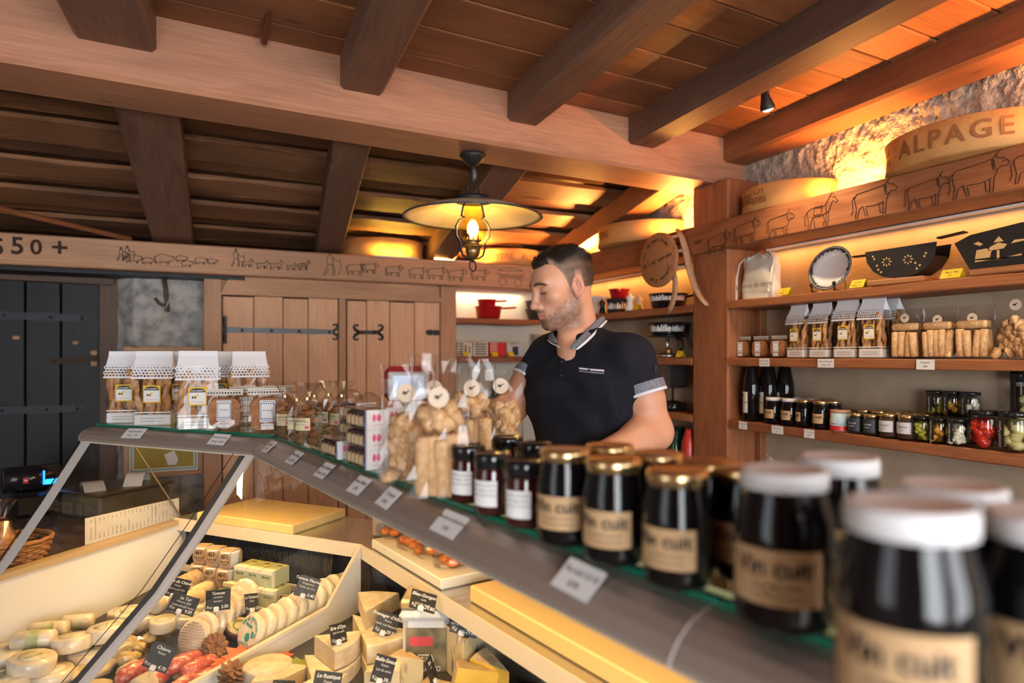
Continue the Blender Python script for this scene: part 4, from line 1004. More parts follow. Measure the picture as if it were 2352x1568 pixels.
def bottle(label, loc, rz, group=None):
    t = thing('syrup_bottle', label, 'bottle', loc, rz, group); R = .0385
    link('glass_bottle', cm('bt', lambda: MB().lathe([(0, .003), (R * .85, .003), (R, .012), (R, .15), (R * .97, .165), (R * .80, .20), (.024, .238), (.0215, .25), (.0215, .258), (0, .258)], 32).mesh('glass_bottle', DARKGLASS)), t)
    link('cap', cm('btc', lambda: MB().lathe([(.0235, .252), (.0245, .254), (.0245, .266), (.022, .2685), (0, .2685)], 24).mesh('cap', GOLD)), t)
    link('jar_label', cm('btl', lambda: lab_patch(R, .035, .128, A_F - 1.0, A_F + .55, mat('label_cream', (.78, .74, .66), .7))), t)
    link('purple_strip', cm('bts', lambda: lab_patch(R, .036, .095, A_F - .50, A_F - .26, mat('label_purple', (.22, .10, .42), .6), 5, .0012)), t)
    link('green_tree', cm('btg', lambda: lab_patch(R, .108, .122, A_F - .85, A_F - .15, mat('label_green', (.02, .16, .10), .6), 6, .0012)), t)
    link('blue_arc', cm('btb', lambda: lab_patch(R, .104, .116, A_F - .3, A_F + .05, mat('label_lilac', (.34, .30, .62), .6), 6, .0010)), t)
    text_cyl(t, 'vin cuit', .017, INK, R, .083, A_F - .12, dr=.0014, name='label_lettering')
    return t
def pickle_jar(label, loc, rz, fill, n, rr, R=.034, H=.085, script='', lab=(-.75, -.25), group=None, sq=(1, 1, 1), liquid=None, seed=1, part='pickle', lidm=None):
    t = thing('preserve_jar', label, 'jar', loc, rz, group); k = ('pj', R, H)
    link('glass_jar', cm(k, lambda: MB().lathe([(0, .001), (R * .88, .001), (R, .007), (R, H * .78), (R * .93, H * .86), (R * .90, H * .90)], 26).mesh('glass_jar', JARG)), t)
    link('lid', cm(k + ('lid', (lidm or BLACKG).name), lambda: MB().lathe([(R * .93, H * .86), (R * .97, H * .865), (R * .97, H * .97), (R * .9, H), (0, H * .995)], 26).mesh('lid', lidm or BLACKG)), t)
    rnd = random.Random(seed)
    if liquid: link('liquid', cm(k + (liquid.name,), lambda: MB().lathe([(0, .003), (R * .5, .003), (R * .55, H * .8), (0, H * .8)], 16).mesh('liquid', liquid)), t)
    for i in range(n):
        a = rnd.uniform(0, 2 * PI) if i > n * .65 else (-PI / 2 + rnd.uniform(-1.5, 1.5)); z = rr * .9 + (H * .78 - rr * 1.8) * ((i * .618) % 1.0); q = R * .93 - rr * max(sq[:2])
        link(part, cm(('pk', fill.name, rr, sq, i % 3), lambda: MB().ball((0, 0, 0), (rr * sq[0], rr * sq[1], rr * sq[2]), 12, 8, jit=.22, seed=i).mesh(part, fill)), t, (q * math.cos(a), q * math.sin(a), z), (rnd.uniform(-.4, .4), rnd.uniform(-.4, .4), a))
    if lab:
        link('jar_label', cm(k + ('lb', lab), lambda: lab_patch(R, H * .12, H * .97, A_F + lab[0], A_F + lab[1], SLATE, 6, .0012)), t)
        o = text(t, script, R * .28, CHALK, ((R + .003) * math.cos(A_F + sum(lab) / 2), (R + .003) * math.sin(A_F + sum(lab) / 2), H * .42), (0, 0, 0), shear=.3, name='label_lettering')
        o.rotation_euler = (PI / 2, -PI / 2, sum(lab) / 2)
    return t
def small_jar(label, loc, rz, lid, labm, body, R=.0295, H=.074, words=('TARTARE', 'olives'), ink=INK, group=None, z=(.2, .68)):
    t = thing('spread_jar', label, 'jar', loc, rz, group)
    link('glass_jar', cm(('sj', body.name, R, H), lambda: MB().lathe([(0, .001), (R * .88, .001), (R, .006), (R, H * .72), (R * .9, H * .82), (R * .86, H * .88), (0, H * .88)], 26).mesh('glass_jar', body)), t)
    link('lid', cm(('sjl', lid.name, R, H), lambda: MB().lathe([(R * .88, H * .84), (R * .94, H * .85), (R * .94, H * .97), (R * .86, H), (0, H * .99)], 26).mesh('lid', lid)), t)
    link('jar_label', cm(('sjb', labm.name, R, H, z), lambda: lab_patch(R, H * z[0], H * z[1], A_F - .95, A_F + .95, labm)), t)
    for k, s in enumerate(words): text_cyl(t, s, .0075 - .002 * k, ink, R, H * .50 - .011 * k, A_F, dr=.0012, name='label_lettering')
    return t
def croquet_bag(label, loc, rz, n=6, sc=1.0, group='clear bags of croquet biscuits', seed=0, H=.19, kind='stick', W=.135, D=.066, sticker=.150):
    t = thing('biscuit_bag', label, 'biscuits', loc, rz, group); t.scale = (sc,) * 3; rnd = random.Random(seed + 11)
    def cq():
        m = MB(); m.lathe([(0, 0), (.0125, .0008), (.0142, .006), (.0146, .05), (.0142, .092), (.0122, .099), (0, .1)], 14, jit=.12); return m.mesh('croquet', BAKED2)
    if kind == 'stick':
        k = 0
        for row in range(2):
            for i in range(n):
                x = -W / 2 + .021 + (W - .042) * i / max(1, n - 1)
                link('croquet', cm('cq', cq), t, (x, -D / 4 + row * D / 2, .003), (rnd.uniform(-.04, .04), rnd.uniform(-.14, .14), rnd.uniform(0, 6)), (1, 1, rnd.uniform(.93, 1.02)))
        for i in range(2 if W > .1 else 0): link('croquet', cm('cq', cq), t, (-.05 + rnd.uniform(-.006, .006), -.014 + .028 * i, .118), (0, PI / 2, rnd.uniform(-.1, .1)))
    if kind != 'stick' or W < .1:
        n0 = 0 if kind != 'stick' else 22
        for i in range(n0, 26 if kind != 'stick' else 28):
            a = (i * .618) % 1; link('cookie', cm(('ck', i % 4), lambda: MB().ball((0, 0, 0), (.021, .016, .013), 12, 8, jit=.45, seed=i * 1.7).mesh('cookie', BAKED2)), t, ((a - .5) * (W - .03), ((i * .37) % 1 - .5) * (D - .03), .014 + .105 * i / 26 + (.018 if kind == 'stick' else 0)), (rnd.uniform(0, 3), rnd.uniform(0, 3), rnd.uniform(0, 3)))
    link('clear_bag', cm(('cb', seed % 3, H, W), lambda: crinkle_box(W + .006, D + .006, H, 6, .0035, seed + 20, .92)), t)
    if sticker:
        def st():
            m = MB(); yy = -D * .27
            m.add([(.0175 * math.cos(a), yy, sticker + .0175 * math.sin(a)) for a in [k * PI / 12 for k in range(24)]], [tuple(range(24))], mi=0)
            m.add([(x, yy - .0008, sticker + z) for x, z in ((-.007, -.002), (-.002, -.002), (.007, .004), (.006, .006), (.0, .002), (-.005, .004))], [tuple(range(6))], mi=1)
            m.add([(x, yy - .0008, sticker + z) for x, z in ((-.003, -.005), (0, -.003), (.003, .001), (.001, .002))], [(0, 1, 2, 3)], mi=1)
            return m.mesh('round_sticker', [mat('sticker_cream', (.78, .62, .46), .7), INK])
        link('round_sticker', cm(('stk', sticker, D), st), t)
    return t
def tent(label, loc, rz, lines, w=.058, group='yellow folded price cards'):
    t = thing('price_card', label, 'price card', loc, rz, group)
    m = MB(); h = .03; d = .017
    m.add([(-w / 2, -d, 0), (w / 2, -d, 0), (w / 2, 0, h), (-w / 2, 0, h), (-w / 2, d, 0), (w / 2, d, 0)], [(0, 1, 2, 3), (3, 2, 5, 4)]); m.build('folded_card', YEL, t)
    for k, s in enumerate(lines): text(t, s, .0095, INK, (0, -d + .0105 - .009 * k * .5 + .0 if False else -d * (1 - (.66 - .38 * k)) - .0012, h * (.66 - .38 * k)), (math.atan2(h, d), 0, 0), shear=.3)
    return t
def pot(label, name, loc, rz, rt, rb, h, m, handle=None, cat='pan', group=None, lip=.004, deco=None, hm=None):
    t = thing(name, label, cat, loc, rz, group)
    MB().lathe([(0, .0), (rb * .94, .0), (rb, .006), (rt - .002, h - .008), (rt + lip, h - .004), (rt + lip, h), (rt - .004, h), (rt - .008, h - .01), (rb - .008, .008), (0, .008)], 36).build('bowl', m, t)
    if handle:
        L, z, ang, w = handle
        M = Matrix.Rotation(ang, 4, 'Z'); mm = MB()
        mm.tube([M @ Vector(p) for p in ((rt - .006, 0, z), (rt + L * .4, 0, z + .004), (rt + L * .9, 0, z + .01), (rt + L, 0, z + .01))], [w * .8, w, w * 1.05, w * .7], 10, flat=.7); mm.build('handle', hm or m, t)
    if deco:
        b = MB(); rnd = random.Random(5); n, z0, z1, a0, a1 = deco
        for i in range(n):
            a = a0 + (a1 - a0) * i / n; r = rb + (rt - rb) * ((z0 + z1) / 2 / h) + .0025; w = rnd.uniform(.006, .016)
            pts = [(a - w / 2 / r, z0), (a + w / 2 / r, z0), (a + w / 2 / r, z0 + (z1 - z0) * rnd.uniform(.5, 1)), (a, z0 + (z1 - z0) * rnd.uniform(.5, 1)), (a - w / 2 / r, z0 + (z1 - z0) * rnd.uniform(.3, .9))]
            b.add([((rb + (rt - rb) * z / h + .0012) * math.cos(q), (rb + (rt - rb) * z / h + .0012) * math.sin(q), z) for q, z in pts], [tuple(range(5))])
        b.build('alpine_print', WHITE, t)
    return t
# ================================================================== RIGHT WALL SHELVES
RZ = -PI / 2
def RS(u, X, k, dz=0.0): return Vector((X, YX(u, X), CZ + SH[k] + dz + .0045))
# --- top shelf
t = thing('cloth_sack', 'off-white cloth sack printed pomme de terre on the top shelf', 'bag', RS(1748, 2.335, 0), RZ - .05)
m = MB(); W_, H_ = .205, .20
def sack(a, b):
    an = a * 2 * PI; sx = math.copysign(abs(math.cos(an)) ** .45, math.cos(an)); sy = math.copysign(abs(math.sin(an)) ** .8, math.sin(an))
    w = W_ / 2 * (1 - .06 * b - .30 * max(0, b - .90) / .10); d = .045 * (1 - .35 * b) + .004 * math.sin(b * 9 + a * 20)
    q = noise.noise((sx * 2 + 3, b * 5, sy)) * .005
    gather = (.006 * math.sin(a * 70) if b > .9 else 0)
    return (sx * (w + q), sy * (d + q) + gather, H_ * b + (.008 * math.sin(a * 60) if b > .97 else 0))
m.grid(sack, 72, 26, closeu=True); m.build('sack_body', LINEN, t)
text(t, 'pomme de terre', .0335, mat('print_grey', (.12, .12, .12), .8), (.012, -.054, .060), (PI / 2 - .06, 0, 0))
for sg in (-1, 1):
    for k in range(2): MB().tube([(sg * .072, -.02, .196), (sg * (.104 + .004 * k), -.03, .17), (sg * (.106 + .006 * k), -.045, .10), (sg * (.100 + .008 * k), -.05, .045 if sg > 0 else .01), (sg * .103, -.055, .03 if sg > 0 else -.012)], .0032, 6).build('draw_cord', ROPE, t)
    MB().ball((sg * .103, -.055, .028 if sg > 0 else -.014), (.007, .007, .009), 8, 6).build('cord_knot', ROPE, t)
tent('yellow price card beside the cloth sack', RS(1805, 2.268, 0), RZ, ('Sac à', 'patates 15.-'), .052)
t = thing('dinner_plate', 'white plate with black scherenschnitt rim leaning on the top shelf', 'plate', RS(1905, 2.34, 0), RZ + .10)
MP = Matrix.Translation((0, .012, .097)) @ Matrix.Rotation(PI / 2 - .28, 4, 'X')
pm2 = MB(); pm2.lathe([(0, -.010), (.05, -.010), (.056, -.006), (.09, .008), (.093, .009), (.092, .011), (.060, .0), (.052, -.003), (0, -.004)], 48, M=MP); pm2.build('plate_body', PORC, t)
dm = MB(); rnd = random.Random(3)
for i in range(64):
    a = i * 2 * PI / 64; w = rnd.uniform(.002, .0045); r0 = .0865; r1 = r0 - rnd.uniform(.006, .016)
    zz = lambda r: .0015 + (r - .060) / .032 * .011
    dm.add([MP @ Vector((r * math.cos(a + q), r * math.sin(a + q), zz(r) + .0012)) for r, q in ((r0, -w / r0), (r0, w / r0), (r1, w * rnd.uniform(.2, 1.6) / r0), ((r0 + r1) / 2, -w * 1.5 / r0))], [(0, 1, 2, 3)])
dm.lathe([(.0905, .0125), (.0935, .0115)], 48, M=MP, cap=False); dm.build('rim_pattern', INK, t)
st = thing('plate_stand', 'black plate stand holding the white plate', 'stand', RS(1905, 2.34, 0), RZ + .10)
for x in (-.05, .05): MB().tube([(x, -.045, .03), (x, -.04, .004), (x, .03, .004), (x * .6, .05, .07)], .004, 6).ball((x, -.045, .032), .008, 8, 6).build('arm', BLACKG, st)
MB().tube([(-.05, 0, .004), (.05, 0, .004)], .004, 6).build('bar', BLACKG, st)
tent('yellow price card in front of the leaning plate', RS(1973, 2.268, 0), RZ, ('Assiette', 'Alpage 16.-'), .058)
tent('yellow price card reading Tête à Tête beside the black grill', RS(2188, 2.268, 0), RZ, ('Tête à Tête', '47.-'), .066)
t = thing('raclette_grill', 'round-bellied black cut-out grill with handles on a wooden board', 'grill', RS(2083, 2.34, 0), RZ + .12)
MB().box((-.01, -.005, .011), (.20, .13, .022), .005).build('wooden_board', W_STOOL, t)
sh = [(-.125, .13), (.125, .135), (.118, .09), (.095, .055), (.06, .032), (.02, .024), (-.02, .024), (-.06, .032), (-.095, .055), (-.118, .09)]
for y in (-.05, .05):
    m = MB(); m.prism([(x, z) for x, z in sh], -.0012, .0012); o = m.build('side_plate', BLACK, t); o.matrix_local = Matrix.Translation((0, y, 0)) @ Matrix.Rotation(PI / 2, 4, 'X')
m = MB(); bl = sh[2:]
m.add([(x, -.05, z) for x, z in bl] + [(x, .05, z) for x, z in bl], [(i, i + 1, 9 + i - 1 + 0, 8 + i) if False else (i, i + 1, len(bl) + i + 1, len(bl) + i) for i in range(len(bl) - 1)], True); m.build('trough', BLACK, t)
HOLE = mat('hole_light_paint', (.62, .40, .16), .8)  # flat pale patches stand in for light showing through the cut-outs
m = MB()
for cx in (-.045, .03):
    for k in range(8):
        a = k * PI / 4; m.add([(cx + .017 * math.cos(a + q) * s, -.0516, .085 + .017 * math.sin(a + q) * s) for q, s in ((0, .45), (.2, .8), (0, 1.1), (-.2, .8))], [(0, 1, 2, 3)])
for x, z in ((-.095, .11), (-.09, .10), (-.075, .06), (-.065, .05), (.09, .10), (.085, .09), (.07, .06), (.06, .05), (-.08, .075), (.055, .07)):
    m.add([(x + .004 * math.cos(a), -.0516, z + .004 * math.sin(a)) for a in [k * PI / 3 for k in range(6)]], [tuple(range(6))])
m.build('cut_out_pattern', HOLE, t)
MB().box((-.16, 0, .125), (.08, .03, .006), .002).build('handle', BLACK, t); MB().box((.165, 0, .142), (.09, .03, .006), .002, Matrix.Rotation(-.1, 4, 'Y')).build('handle', BLACK, t)
t = thing('raclette_grill', 'straight-sided black cut-out box with an alpine scene', 'grill', RS(2330, 2.335, 0), RZ)
MB().box((.02, 0, .011), (.24, .14, .022), .005).build('wooden_board', W_STOOL, t)
m = MB(); q = [(-.10, .022), (.17, .022), (.20, .125), (.05, .150), (-.10, .135), (-.15, .115)]
m.prism(q, -.0015, .0015); o = m.build('front_plate', BLACK, t); o.matrix_local = Matrix.Translation((0, -.055, 0)) @ Matrix.Rotation(PI / 2, 4, 'X')
o = link('back_plate', o.data, t); o.matrix_local = Matrix.Translation((0, .055, 0)) @ Matrix.Rotation(PI / 2, 4, 'X')
m = MB(); m.add([(-.15, -.055, .115), (-.10, -.055, .022), (-.10, .055, .022), (-.15, .055, .115)], [(0, 1, 2, 3)]); m.add([(.20, -.055, .115), (.17, -.055, .022), (.17, .055, .022), (.20, .055, .115)], [(0, 1, 2, 3)]); m.build('end_plate', BLACK, t)
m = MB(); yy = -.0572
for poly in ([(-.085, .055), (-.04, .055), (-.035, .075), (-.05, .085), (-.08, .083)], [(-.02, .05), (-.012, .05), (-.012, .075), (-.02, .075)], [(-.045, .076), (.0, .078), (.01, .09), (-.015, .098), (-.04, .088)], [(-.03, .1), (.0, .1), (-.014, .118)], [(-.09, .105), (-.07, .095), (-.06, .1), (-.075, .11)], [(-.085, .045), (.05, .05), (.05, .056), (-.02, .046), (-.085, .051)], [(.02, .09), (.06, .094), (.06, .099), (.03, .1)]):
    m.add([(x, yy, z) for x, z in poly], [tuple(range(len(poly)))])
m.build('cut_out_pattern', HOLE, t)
# --- middle shelf
for k, u in enumerate((1708, 1748, 1790)):
    wafer_pack('%s small wafer pack from the post on the middle shelf' % ORD[k], RS(u, 2.325 - .008 * k, 1), RZ + .05, .86, 'small wafer packs on the middle shelf', seed=k)
for k, u in enumerate((1836, 1889, 1948, 2008)):
    flute_bag('%s breadstick bag from the post on the middle shelf' % ORD[k], RS(u, 2.315, 1), RZ + .04 * (k - 1), .92 + .03 * (k > 1), 'breadstick bags on the middle shelf', seed=k)
flute_bag('breadstick bag half hidden behind the fourth one on the middle shelf', RS(2040, 2.39, 1), RZ, .97, 'breadstick bags on the middle shelf', seed=5, lbl=False)
for k, (u, n) in enumerate(((2085, 4), (2160, 5), (2240, 4))):
    croquet_bag('%s clear croquet bag on the middle shelf, counted from the breadsticks' % ORD[k], RS(u, 2.325, 1), RZ, n, .93, 'croquet bags on the middle shelf', seed=k, W=.118, H=.185, sticker=.152 - .012 * (k > 0))
croquet_bag('clear bag of lumpy cookies at the end of the middle shelf', RS(2340, 2.325, 1), RZ, 4, 1.0, 'croquet bags on the middle shelf', seed=7, W=.14, H=.20, kind='lump', sticker=.165)
# --- lowest shelf
for k, (u, X) in enumerate(((1727, 2.285), (1765, 2.325), (1803, 2.38))):
    bottle('%s tall dark syrup bottle from the post' % ORD[k], RS(u, X, 2), RZ - .25 - .1 * k, 'tall syrup bottles on the lowest shelf')
for k, (u, X) in enumerate(((1777, 2.285), (1815, 2.285), (1800, 2.345), (1833, 2.355), (1822, 2.41), (1862, 2.40))):
    vincuit_jar(('white-lidded syrup jar beside the tall bottles', 'white-lidded syrup jar next to the gold-lidded ones', 'white-lidded syrup jar in the second row behind the bottles', 'white-lidded syrup jar in the second row by the gold lids', 'white-lidded syrup jar by the wall behind the others', 'rearmost white-lidded syrup jar towards the middle of the shelf')[k], RS(u, X, 2), RZ - .25, 'white', .86 if k < 2 else .84, 'white-lidded syrup jars on the lowest shelf')
for k, (u, X) in enumerate(((1847, 2.278), (1886, 2.275), (1885, 2.34), (1915, 2.33), (1902, 2.40))):
    vincuit_jar(('gold-lidded syrup jar with its label turned aside', 'gold-lidded syrup jar beside the red and blue tin', 'gold-lidded syrup jar in the second row', 'gold-lidded syrup jar behind the red and blue tin', 'gold-lidded syrup jar nearest the wall')[k], RS(u, X, 2), RZ - (.75 if k == 0 else .1), 'gold', .93, 'gold-lidded syrup jars on the lowest shelf')
t = thing('mustard_tin', 'round tin in red, blue and cream on the lowest shelf', 'tin', RS(1930, 2.28, 2), RZ); R = .0365
MB().lathe([(0, .001), (R, .001), (R, .070), (0, .070)], 32).build('tin_body', mat('tin_blue', (.42, .58, .62), .4), t)
MB().lathe([(R * 1.005, .069), (R * 1.005, .078), (R * .98, .080), (0, .080)], 32).build('lid', mat('cork_lid', (.50, .28, .16), .8), t)
link('red_band', lab_patch(R, .002, .020, -PI, PI, mat('tin_red', (.62, .02, .02), .35), 40, .0006), t); link('cream_label', lab_patch(R, .022, .045, A_F - .9, A_F + .2, PAPER, 10, .0008), t); link('red_seal', lab_patch(R, .05, .079, A_F - .75, A_F - .42, mat('seal_red', (.62, .02, .04), .4), 6, .0012), t)
text_cyl(t, 'BÉNICHON', .0085, INK, R, .028, A_F - .35, dr=.0016, bold=.0002); text_cyl(t, 'MOUTARDE DE', .0045, INK, R, .038, A_F - .35, dr=.0016)
BLKGL = mat('black_preserve', (.02, .02, .022), .1, coat=.4); BRN = mat('brown_preserve', (.06, .03, .02), .15, coat=.4)
GREYLAB = mat('label_grey', (.60, .58, .60), .6); NAVY = mat('label_navy', (.03, .035, .05), .5)
for k, (u, X) in enumerate(((1968, 2.275), (2003, 2.275))): small_jar(('first', 'second')[k] + ' black spread jar beside the tin', RS(u, X, 2), RZ, GOLD, NAVY, BLKGL, words=('TARTARE', 'TRUFFE'), ink=PAPER, group='black spread jars', z=(.12, .75))
for k, (u, X) in enumerate(((2043, 2.275), (2085, 2.275))): small_jar(('first', 'second')[k] + ' spread jar with a grey label on the lowest shelf', RS(u, X, 2), RZ, GOLD, GREYLAB, BRN, .0335, .083, words=('TAPENADE', 'noire'), group='grey-labelled spread jars', z=(.22, .70))
for k, (u, X) in enumerate(((1985, 2.345), (2020, 2.345), (2058, 2.35), (2098, 2.35), (2125, 2.35), (2030, 2.41), (2075, 2.41), (2112, 2.41))):
    small_jar('%s gold-lidded spread jar of the %s row behind the front jars' % (ORD[k % 5], 'second' if k < 5 else 'third'), RS(u, X, 2), RZ, GOLD, GREYLAB, BRN, .031, .084, words=('TAPENADE', 'noire'), group='spread jars in the rear rows of the lowest shelf')
GARL = mat('garlic', (.74, .68, .54), .4, sss=.1); OLV = mat('green_olive', (.42, .40, .05), .35); YPEP = mat('yellow_pepper', (.72, .40, .03), .35, col2=(.58, .18, .02), ns=14); RPEP = mat('red_pepper', (.55, .02, .012), .25, coat=.4); ARTI = mat('artichoke', (.42, .36, .12), .5, col2=(.60, .52, .26), ns=20)
for k, (u, X, fill, n, rr, R, H, s, lb, nm, lab) in enumerate(((2118, 2.278, OLV, 14, .010, .032, .083, 'Aglio alle Erbe', (-.85, -.25), 'olive', 'green preserve jar with a black strip label'),
        (2157, 2.275, YPEP, 12, .011, .032, .083, 'Aglio al Peperoncino', (-.5, .1), 'pepper_piece', 'yellow and orange preserve jar with a black strip label'),
        (2200, 2.272, GARL, 16, .0115, .0345, .086, 'Aglio in Salamoia', (-.45, .15), 'garlic_clove', 'jar of white garlic cloves in front'),
        (2262, 2.285, RPEP, 10, .0185, .0445, .118, 'Peperoni ripieni al Tonno', (-1.25, -.7), 'red_pepper', 'big jar of round red peppers'),
        (2330, 2.285, ARTI, 12, .018, .0445, .120, 'Carciofi Pugliesi', (-.65, -.1), 'artichoke', 'big jar of artichokes at the frame edge'))):
    pickle_jar(lab, RS(u, X, 2), RZ, fill, n, rr, R, H, s, lb, 'Italian preserve jars on the lowest shelf', seed=k + 2, part=nm, sq=(1, 1, .8) if fill is not RPEP else (1, 1, 1), liquid=mat('oil_%d' % k, tuple(c * .5 for c in ((.3, .28, .03), (.4, .18, .02), (.5, .48, .4), (.25, .01, .01), (.3, .22, .06))[k]), .3))
for k, (u, X, fill, nm, lab) in enumerate(((2150, 2.41, OLV, 'olive', 'green preserve jar of the upper stacked row by the wall'), (2187, 2.41, YPEP, 'pepper_piece', 'amber preserve jar in the middle of the upper stacked row'), (2228, 2.41, GARL, 'garlic_clove', 'garlic jar at the end of the upper stacked row'))):
    base = small_jar('black-lidded jar carrying the %s stacked preserve jar' % ('green', 'amber', 'garlic')[k], RS(u, X, 2), RZ, BLACKG, NAVY, BLKGL, .033, .083, ('Aglio',), PAPER, 'preserve jars under the stacked row')
    pickle_jar(lab, RS(u, X, 2, .0835), RZ, fill, 10, .011, .033, .083, 'Aglio alle Erbe', (-.4, .2), 'stacked preserve jars by the wall', seed=k + 20, part=nm, liquid=BRN)
for k, (u, X) in enumerate(((2158, 2.345), (2195, 2.342), (2235, 2.345))): small_jar('%s black-lidded jar of the second row behind the garlic jar' % ORD[k], RS(u, X, 2), RZ, BLACKG, NAVY, BLKGL, .032, .083, ('Aglio',), PAPER, 'second-row preserve jars')
pickle_jar('tall dark jar standing high at the right frame edge', RS(2350, 2.41, 2, 0), RZ, ARTI, 8, .016, .036, .24, 'Pugliesi', (-.6, 0), 'tall jars', seed=31, part='artichoke', liquid=BRN)
# shelf-edge labels
def shelf_label(k, u, lines, w=.055, h=.034):
    p = PX(u, 0, 2.2445); s = S[k]; inv = s.matrix_basis.inverted()
    o = MB().box((0, 0, 0), (w, h, .001)).build('price_label', PAPER, s)
    o.matrix_local = inv @ Matrix.Translation((2.2405, p.y, CZ + SH[k] - .018)) @ Matrix.Rotation(-PI / 2, 4, 'Z') @ Matrix.Rotation(PI / 2, 4, 'X')
    text(o, lines[0], .0085, INK, (0, .007, .0012), (0, 0, 0)); text(o, lines[1], .0085, INK, (0, -.007, .0012), (0, 0, 0))
shelf_label(1, 1757, ('Bricelets salés', '100 gr  8.00'), .056); shelf_label(1, 1898, ('Flûtes les Arcades', '120 gr  7.90'), .074); shelf_label(1, 2127, ('Croquets', '8.90'), .062)
shelf_label(2, 1708, ('Vin cuit 7.5 dl', '28.-'), .050); shelf_label(2, 1787, ('Vin cuit 3 dl', '12.-'), .062); shelf_label(2, 1860, ('Vin cuit 2.5 dl', '8.90'), .050)
# ================================================================== SHELVES BEYOND THE POST AND IN THE NICHE
def BS(u, Y, k, dz=0.0): return Vector((XY(u, Y), Y, CZ + SH[k] + dz + .0045))
pot('large glossy red saucepan on the niche shelf', 'saucepan', BS(1122, 4.30, 0), 0, .094, .080, .084, RED, (.13, .075, .1, .013), group='red pans')
pot('smaller red saucepan stacked on the large one', 'saucepan', BS(1118, 4.30, 0, .0865), 0, .066, .060, .045, RED, (.10, .034, .15, .012), group='red pans')
pot('dark grey casserole partly behind the face of the man', 'casserole', BS(1240, 4.31, 0), 0, .105, .082, .075, mat('cast_grey', (.035, .036, .038), .6), group='grey casseroles'); pot('second dark grey casserole stacked on the first', 'casserole', BS(1240, 4.31, 0, .0775), 0, .105, .095, .058, mat('cast_grey2', (.035, .036, .038), .6), group='grey casseroles')
def carton(label, u0, u1, h, cols, bars, Y=4.29, dep=.08, k=1, group='boxes on the niche shelf'):
    x0, x1 = XY(u0, Y), XY(u1, Y); w = x1 - x0
    t = thing('gift_box', label, 'box', ((x0 + x1) / 2, Y + dep / 2, CZ + SH[k] + .0045), 0, group)
    MB().box((0, 0, h / 2), (w - .002, dep, h), .002).build('box_body', cols[0], t)
    for (x, z, bw, bh, mi) in bars: MB().box((x * w, -dep / 2 - .0008, z * h), (bw * w, .001, bh * h)).build('print_bar', cols[mi], t)
    return t
rd = mat('box_red', (.72, .03, .025), .5); nv = mat('bar_navy', (.03, .05, .07), .5); cr = mat('box_patterned', (.72, .66, .54), .6, col2=(.25, .22, .18), ns=90, lo=.6, hi=.66)
carton('cream patterned box with dark bars at the end of the niche shelf', 1049, 1062, .098, (cr, nv), [(0, .15 + .18 * i, .8, .07, 1) for i in range(5)])
carton('cream patterned box beside a yellow card', 1063, 1085, .096, (cr, INK), [(-.2, .5, .12, .6, 1), (.2, .45, .1, .5, 1)])
carton('cream box with five dark bars on the niche shelf', 1086, 1122, .100, (cr, nv), [(0, .16 + .17 * i, .72, .075, 1) for i in range(5)])
carton('bright red box on the niche shelf', 1124, 1162, .097, (rd, PAPER), [(-.24, .3 + .15 * i, .44, .05, 1) for i in range(5)])
carton('pale grey box with a dark block on the niche shelf', 1164, 1203, .098, (mat('box_pale', (.68, .66, .68), .5), nv), [(0, .40, .34, .6, 1), (-.1, .9, .5, .05, 1)])
for u, lab in ((1070, 'yellow price card in front of the patterned boxes'), (1136, 'yellow price card in front of the red box'), (1173, 'yellow price card in front of the pale grey box')): tent(lab, BS(u, 4.235, 1), 0, ('12.-',), .042)
pot('round cream cow mug partly behind the shoulder of the man', 'mug', BS(1238, 4.36, 1), 0, .05, .045, .16, mat('mug_cream', (.60, .52, .40), .4), cat='mug', deco=None)
carton('dark printed box on the low niche shelf', 1140, 1180, .10, (mat('box_black', (.06, .06, .055), .5), PAPER), [(0, .75, .7, .2, 1), (0, .4, .6, .06, 1)], k=2)
tent('yellow price card on the low niche shelf', BS(1186, 4.235, 2), 0, ('9.-',), .05)
# beyond the post
pot('white enamel pot with dark print behind the neck of the man', 'enamel_pot', RS(1372, 2.34, 0), 0, .085, .075, .115, mat('enamel_white', (.76, .74, .70), .2), cat='pot', deco=(18, .015, .06, -3.1, -.8))
pot('black pot with a cut-out cow print', 'printed_pot', RS(1422, 2.33, 0), 0, .075, .072, .082, mat('pot_charcoal', (.022, .022, .022), .5), cat='pot', deco=(9, .020, .062, -3.3, -1.5))
p = RS(1422, 2.33, 0); m = MB()
pot('red enamel bowl stacked on the black printed pot', 'enamel_bowl', RS(1422, 2.33, 0, .0845), 0, .062, .048, .056, RED, (.02, .035, -2.2, .014), cat='bowl')
def mill(label, u, X, h, r, m1, tilt=0.0):
    t = thing('pepper_mill', label, 'mill', RS(u, X, 0), 0, 'mills beyond the post'); t.rotation_euler = (tilt, 0, 0)
    MB().lathe([(0, 0), (r, 0), (r * .95, h * .1), (r * .62, h * .45), (r * .6, h * .55), (r * .85, h * .68), (r * .8, h * .8), (r * .3, h * .86), (r * .35, h * .95), (0, h)], 20).build('mill_body', m1, t)
mill('white pepper mill in front of the black printed pot', 1447, 2.268, .10, .028, PORC); mill('small black pepper mill near the neck of the man', 1383, 2.268, .088, .022, BLACKG); mill('pale mill beside the white pepper mill', 1468, 2.30, .085, .024, mat('mill_pale', (.6, .5, .38), .5))
tent('yellow price card beyond the post by the mills', RS(1464, 2.262, 0), RZ, ('14.-',), .05)
pot('wide black pan with white alpine print', 'printed_pan', RS(1535, 2.335, 0), 0, .105, .088, .075, mat('pan_black', (.012, .012, .014), .2, coat=.4), (.06, .055, -1.2, .012), cat='pan', deco=(22, .036, .068, -3.4, -1.2))
